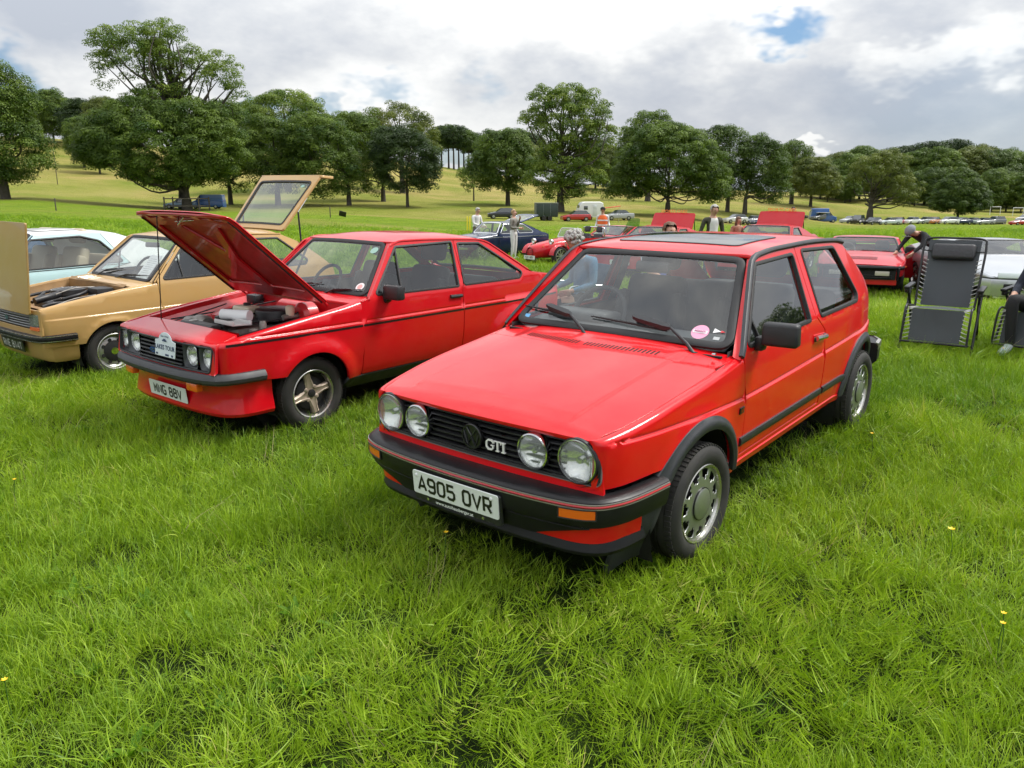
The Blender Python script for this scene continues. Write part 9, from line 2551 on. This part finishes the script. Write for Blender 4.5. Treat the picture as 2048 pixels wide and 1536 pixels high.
def build_people():
	grey = mat('hair_white', (.36, .35, .33), .8, bump=(60, .9, .01)); brown = mat('hair_brown', (.12, .055, .025), .6, bump=(60, .9, .01)); blonde = mat('hair_blonde', (.38, .24, .12), .6, bump=(60, .9, .01)); dark = mat('hair_dark', (.025, .018, .015), .6)
	jeans = cloth('jeans', (.030, .042, .075)); black = cloth('black', (.014, .014, .016), (.03, .03, .032)); white = cloth('white', (.72, .71, .70), (.55, .55, .56)); khaki = cloth('khaki', (.16, .14, .10))
	# man in a pale shirt at the blue coupe's bonnet, looking down
	person('white-haired man in a pale shirt bending over the dark blue coupe\'s bonnet', at(952, 29.6), .9, pose(STAND, head=(0, -.07, 1.585), crown=(0, -.09, 1.672), neck=(0, -.03, 1.47), chest=(0, -.03, 1.33), lwr=(.12, -.32, 1.05), lel=(.24, -.06, 1.14), rwr=(-.12, -.30, 1.05), rel=(-.24, -.06, 1.14)), white, khaki, hair=grey)
	person('woman in a grey tweed jacket and white trousers, hand raised to her face', at(1027, 26.4), 1.1, pose(STAND, lel=(.24, -.04, 1.14), lwr=(.06, -.20, 1.40), rel=(-.23, .0, 1.12), rwr=(-.02, -.22, 1.10)), cloth('tweed', (.26, .25, .22), (.15, .145, .13)), white, shoes=cloth('shoe_pale', (.5, .5, .5)), hair=blonde, scale=.95)
	person('marshal in an orange high-visibility waistcoat and dark cap', at(1206, 31.0), -.2, pose(STAND, lwr=(.30, -.12, .96), rwr=(-.28, -.10, .95), lkn=(.10, -.10, .52), lan=(.10, .10, .10), lto=(.11, -.06, .04)), white, jeans, cap=cloth('cap_black', (.02, .02, .02)), vest=mat('hi_vis_orange', (.85, .16, .03), .7, var=(10, .3, (.65, .12, .03))), hair=dark)
	camo = mat('camouflage_cloth', (.085, .082, .055), .9, bump=(60, .5, .006), var=(11, .95, (.025, .028, .018)))
	person('grey-haired man in an open camouflage jacket and white shirt, looking down', at(1428, 17.2), .25, pose(STAND, head=(0, -.05, 1.59), crown=(0, -.065, 1.68), lwr=(.20, -.14, .95), rwr=(-.20, -.14, .95), lel=(.27, .03, 1.13), rel=(-.27, .03, 1.13)), camo, jeans, hair=grey, scale=1.0, top2=white)
	person('young woman with long wavy brown hair behind the red hatchback\'s roof', at(1478, 20.0), .5, pose(STAND, head=(0, -.04, 1.59), crown=(0, -.05, 1.68)), cloth('rust_top', (.30, .12, .07), (.5, .4, .3)), jeans, hair=brown, hair_style='long', scale=.80)
	person('dark-haired person in black beyond the right-hand raised red lid', at(1588, 40.0), .1, STAND, black, jeans, hair=dark, scale=1.02)
	# bending into the red sports car
	person('man in a grey cap and dark jacket leaning into the red sports car\'s open door', at(1858, 16.1), -1.15,
		   pose(STAND, pelvis=(0, .18, .92), spine=(0, .10, 1.08), chest=(0, -.14, 1.20), neck=(0, -.30, 1.24), head=(0, -.40, 1.26), crown=(0, -.47, 1.31), lsh=(.17, -.20, 1.22), rsh=(-.17, -.20, 1.22), lel=(.24, -.34, 1.0), rel=(-.24, -.34, 1.0), lwr=(.20, -.52, .86), rwr=(-.20, -.52, .86), lhip=(.10, .17, .89), rhip=(-.10, .17, .89), lkn=(.11, .10, .48), rkn=(-.11, .10, .48), lan=(.11, .16, .09), ran=(-.11, .16, .09), lto=(.12, -.02, .035), rto=(-.12, -.02, .035)),
		   black, black, cap=cloth('cap_grey', (.22, .23, .25), (.15, .15, .17)), hair=grey, scale=.98)
	# seated behind the red hatchback
	denim = cloth('denim_blue', (.10, .22, .34), (.06, .14, .24))
	p = at(1158, 8.8)
	person('seated person with curly grey hair and a blue jacket, seen past the red hatchback\'s windscreen', (p.x, p.y, p.z), -1.15, pose(SIT, neck=(0, .0, 1.01), head=(0, -.06, 1.12), crown=(0, -.08, 1.21), chest=(0, .06, .86)), denim, black, hair=grey, hair_style='curly')
	p = at(1345, 9.8)
	person('seated person in a bright blue top, seen through the red hatchback\'s windows', (p.x, p.y, p.z), .3, SIT, cloth('bright_blue', (.09, .18, .52), (.07, .13, .40)), khaki, hair=brown, sleeve=False)
	# right edge of the picture, on the second recliner
	teal = cloth('teal', (.03, .30, .32), (.02, .22, .24))
	p = at(2120, 7.55)
	person('seated person in dark trousers and pale trainers cut off by the right edge', (p.x, p.y, p.z), -.95, pose(SIT, pelvis=(0, .10, .50), chest=(0, .22, .88), neck=(0, .24, 1.03), head=(0, .21, 1.16), crown=(0, .22, 1.25), spine=(0, .17, .68), lsh=(.185, .21, .97), rsh=(-.185, .21, .97), lkn=(.13, -.36, .60), rkn=(-.13, -.36, .60), lan=(.12, -.26, .12), ran=(-.12, -.30, .12), lto=(.13, -.44, .06), rto=(-.13, -.48, .06)), cloth('navy_top', (.02, .025, .04)), black, shoes=cloth('trainer_pale', (.55, .62, .66)), hair=brown, hair_style='long')
build_ground()
build_trees()
build_hatchback()
build_red_coupe()
build_tan_hatch()
build_cars()
build_things()
build_people()
build_grass()
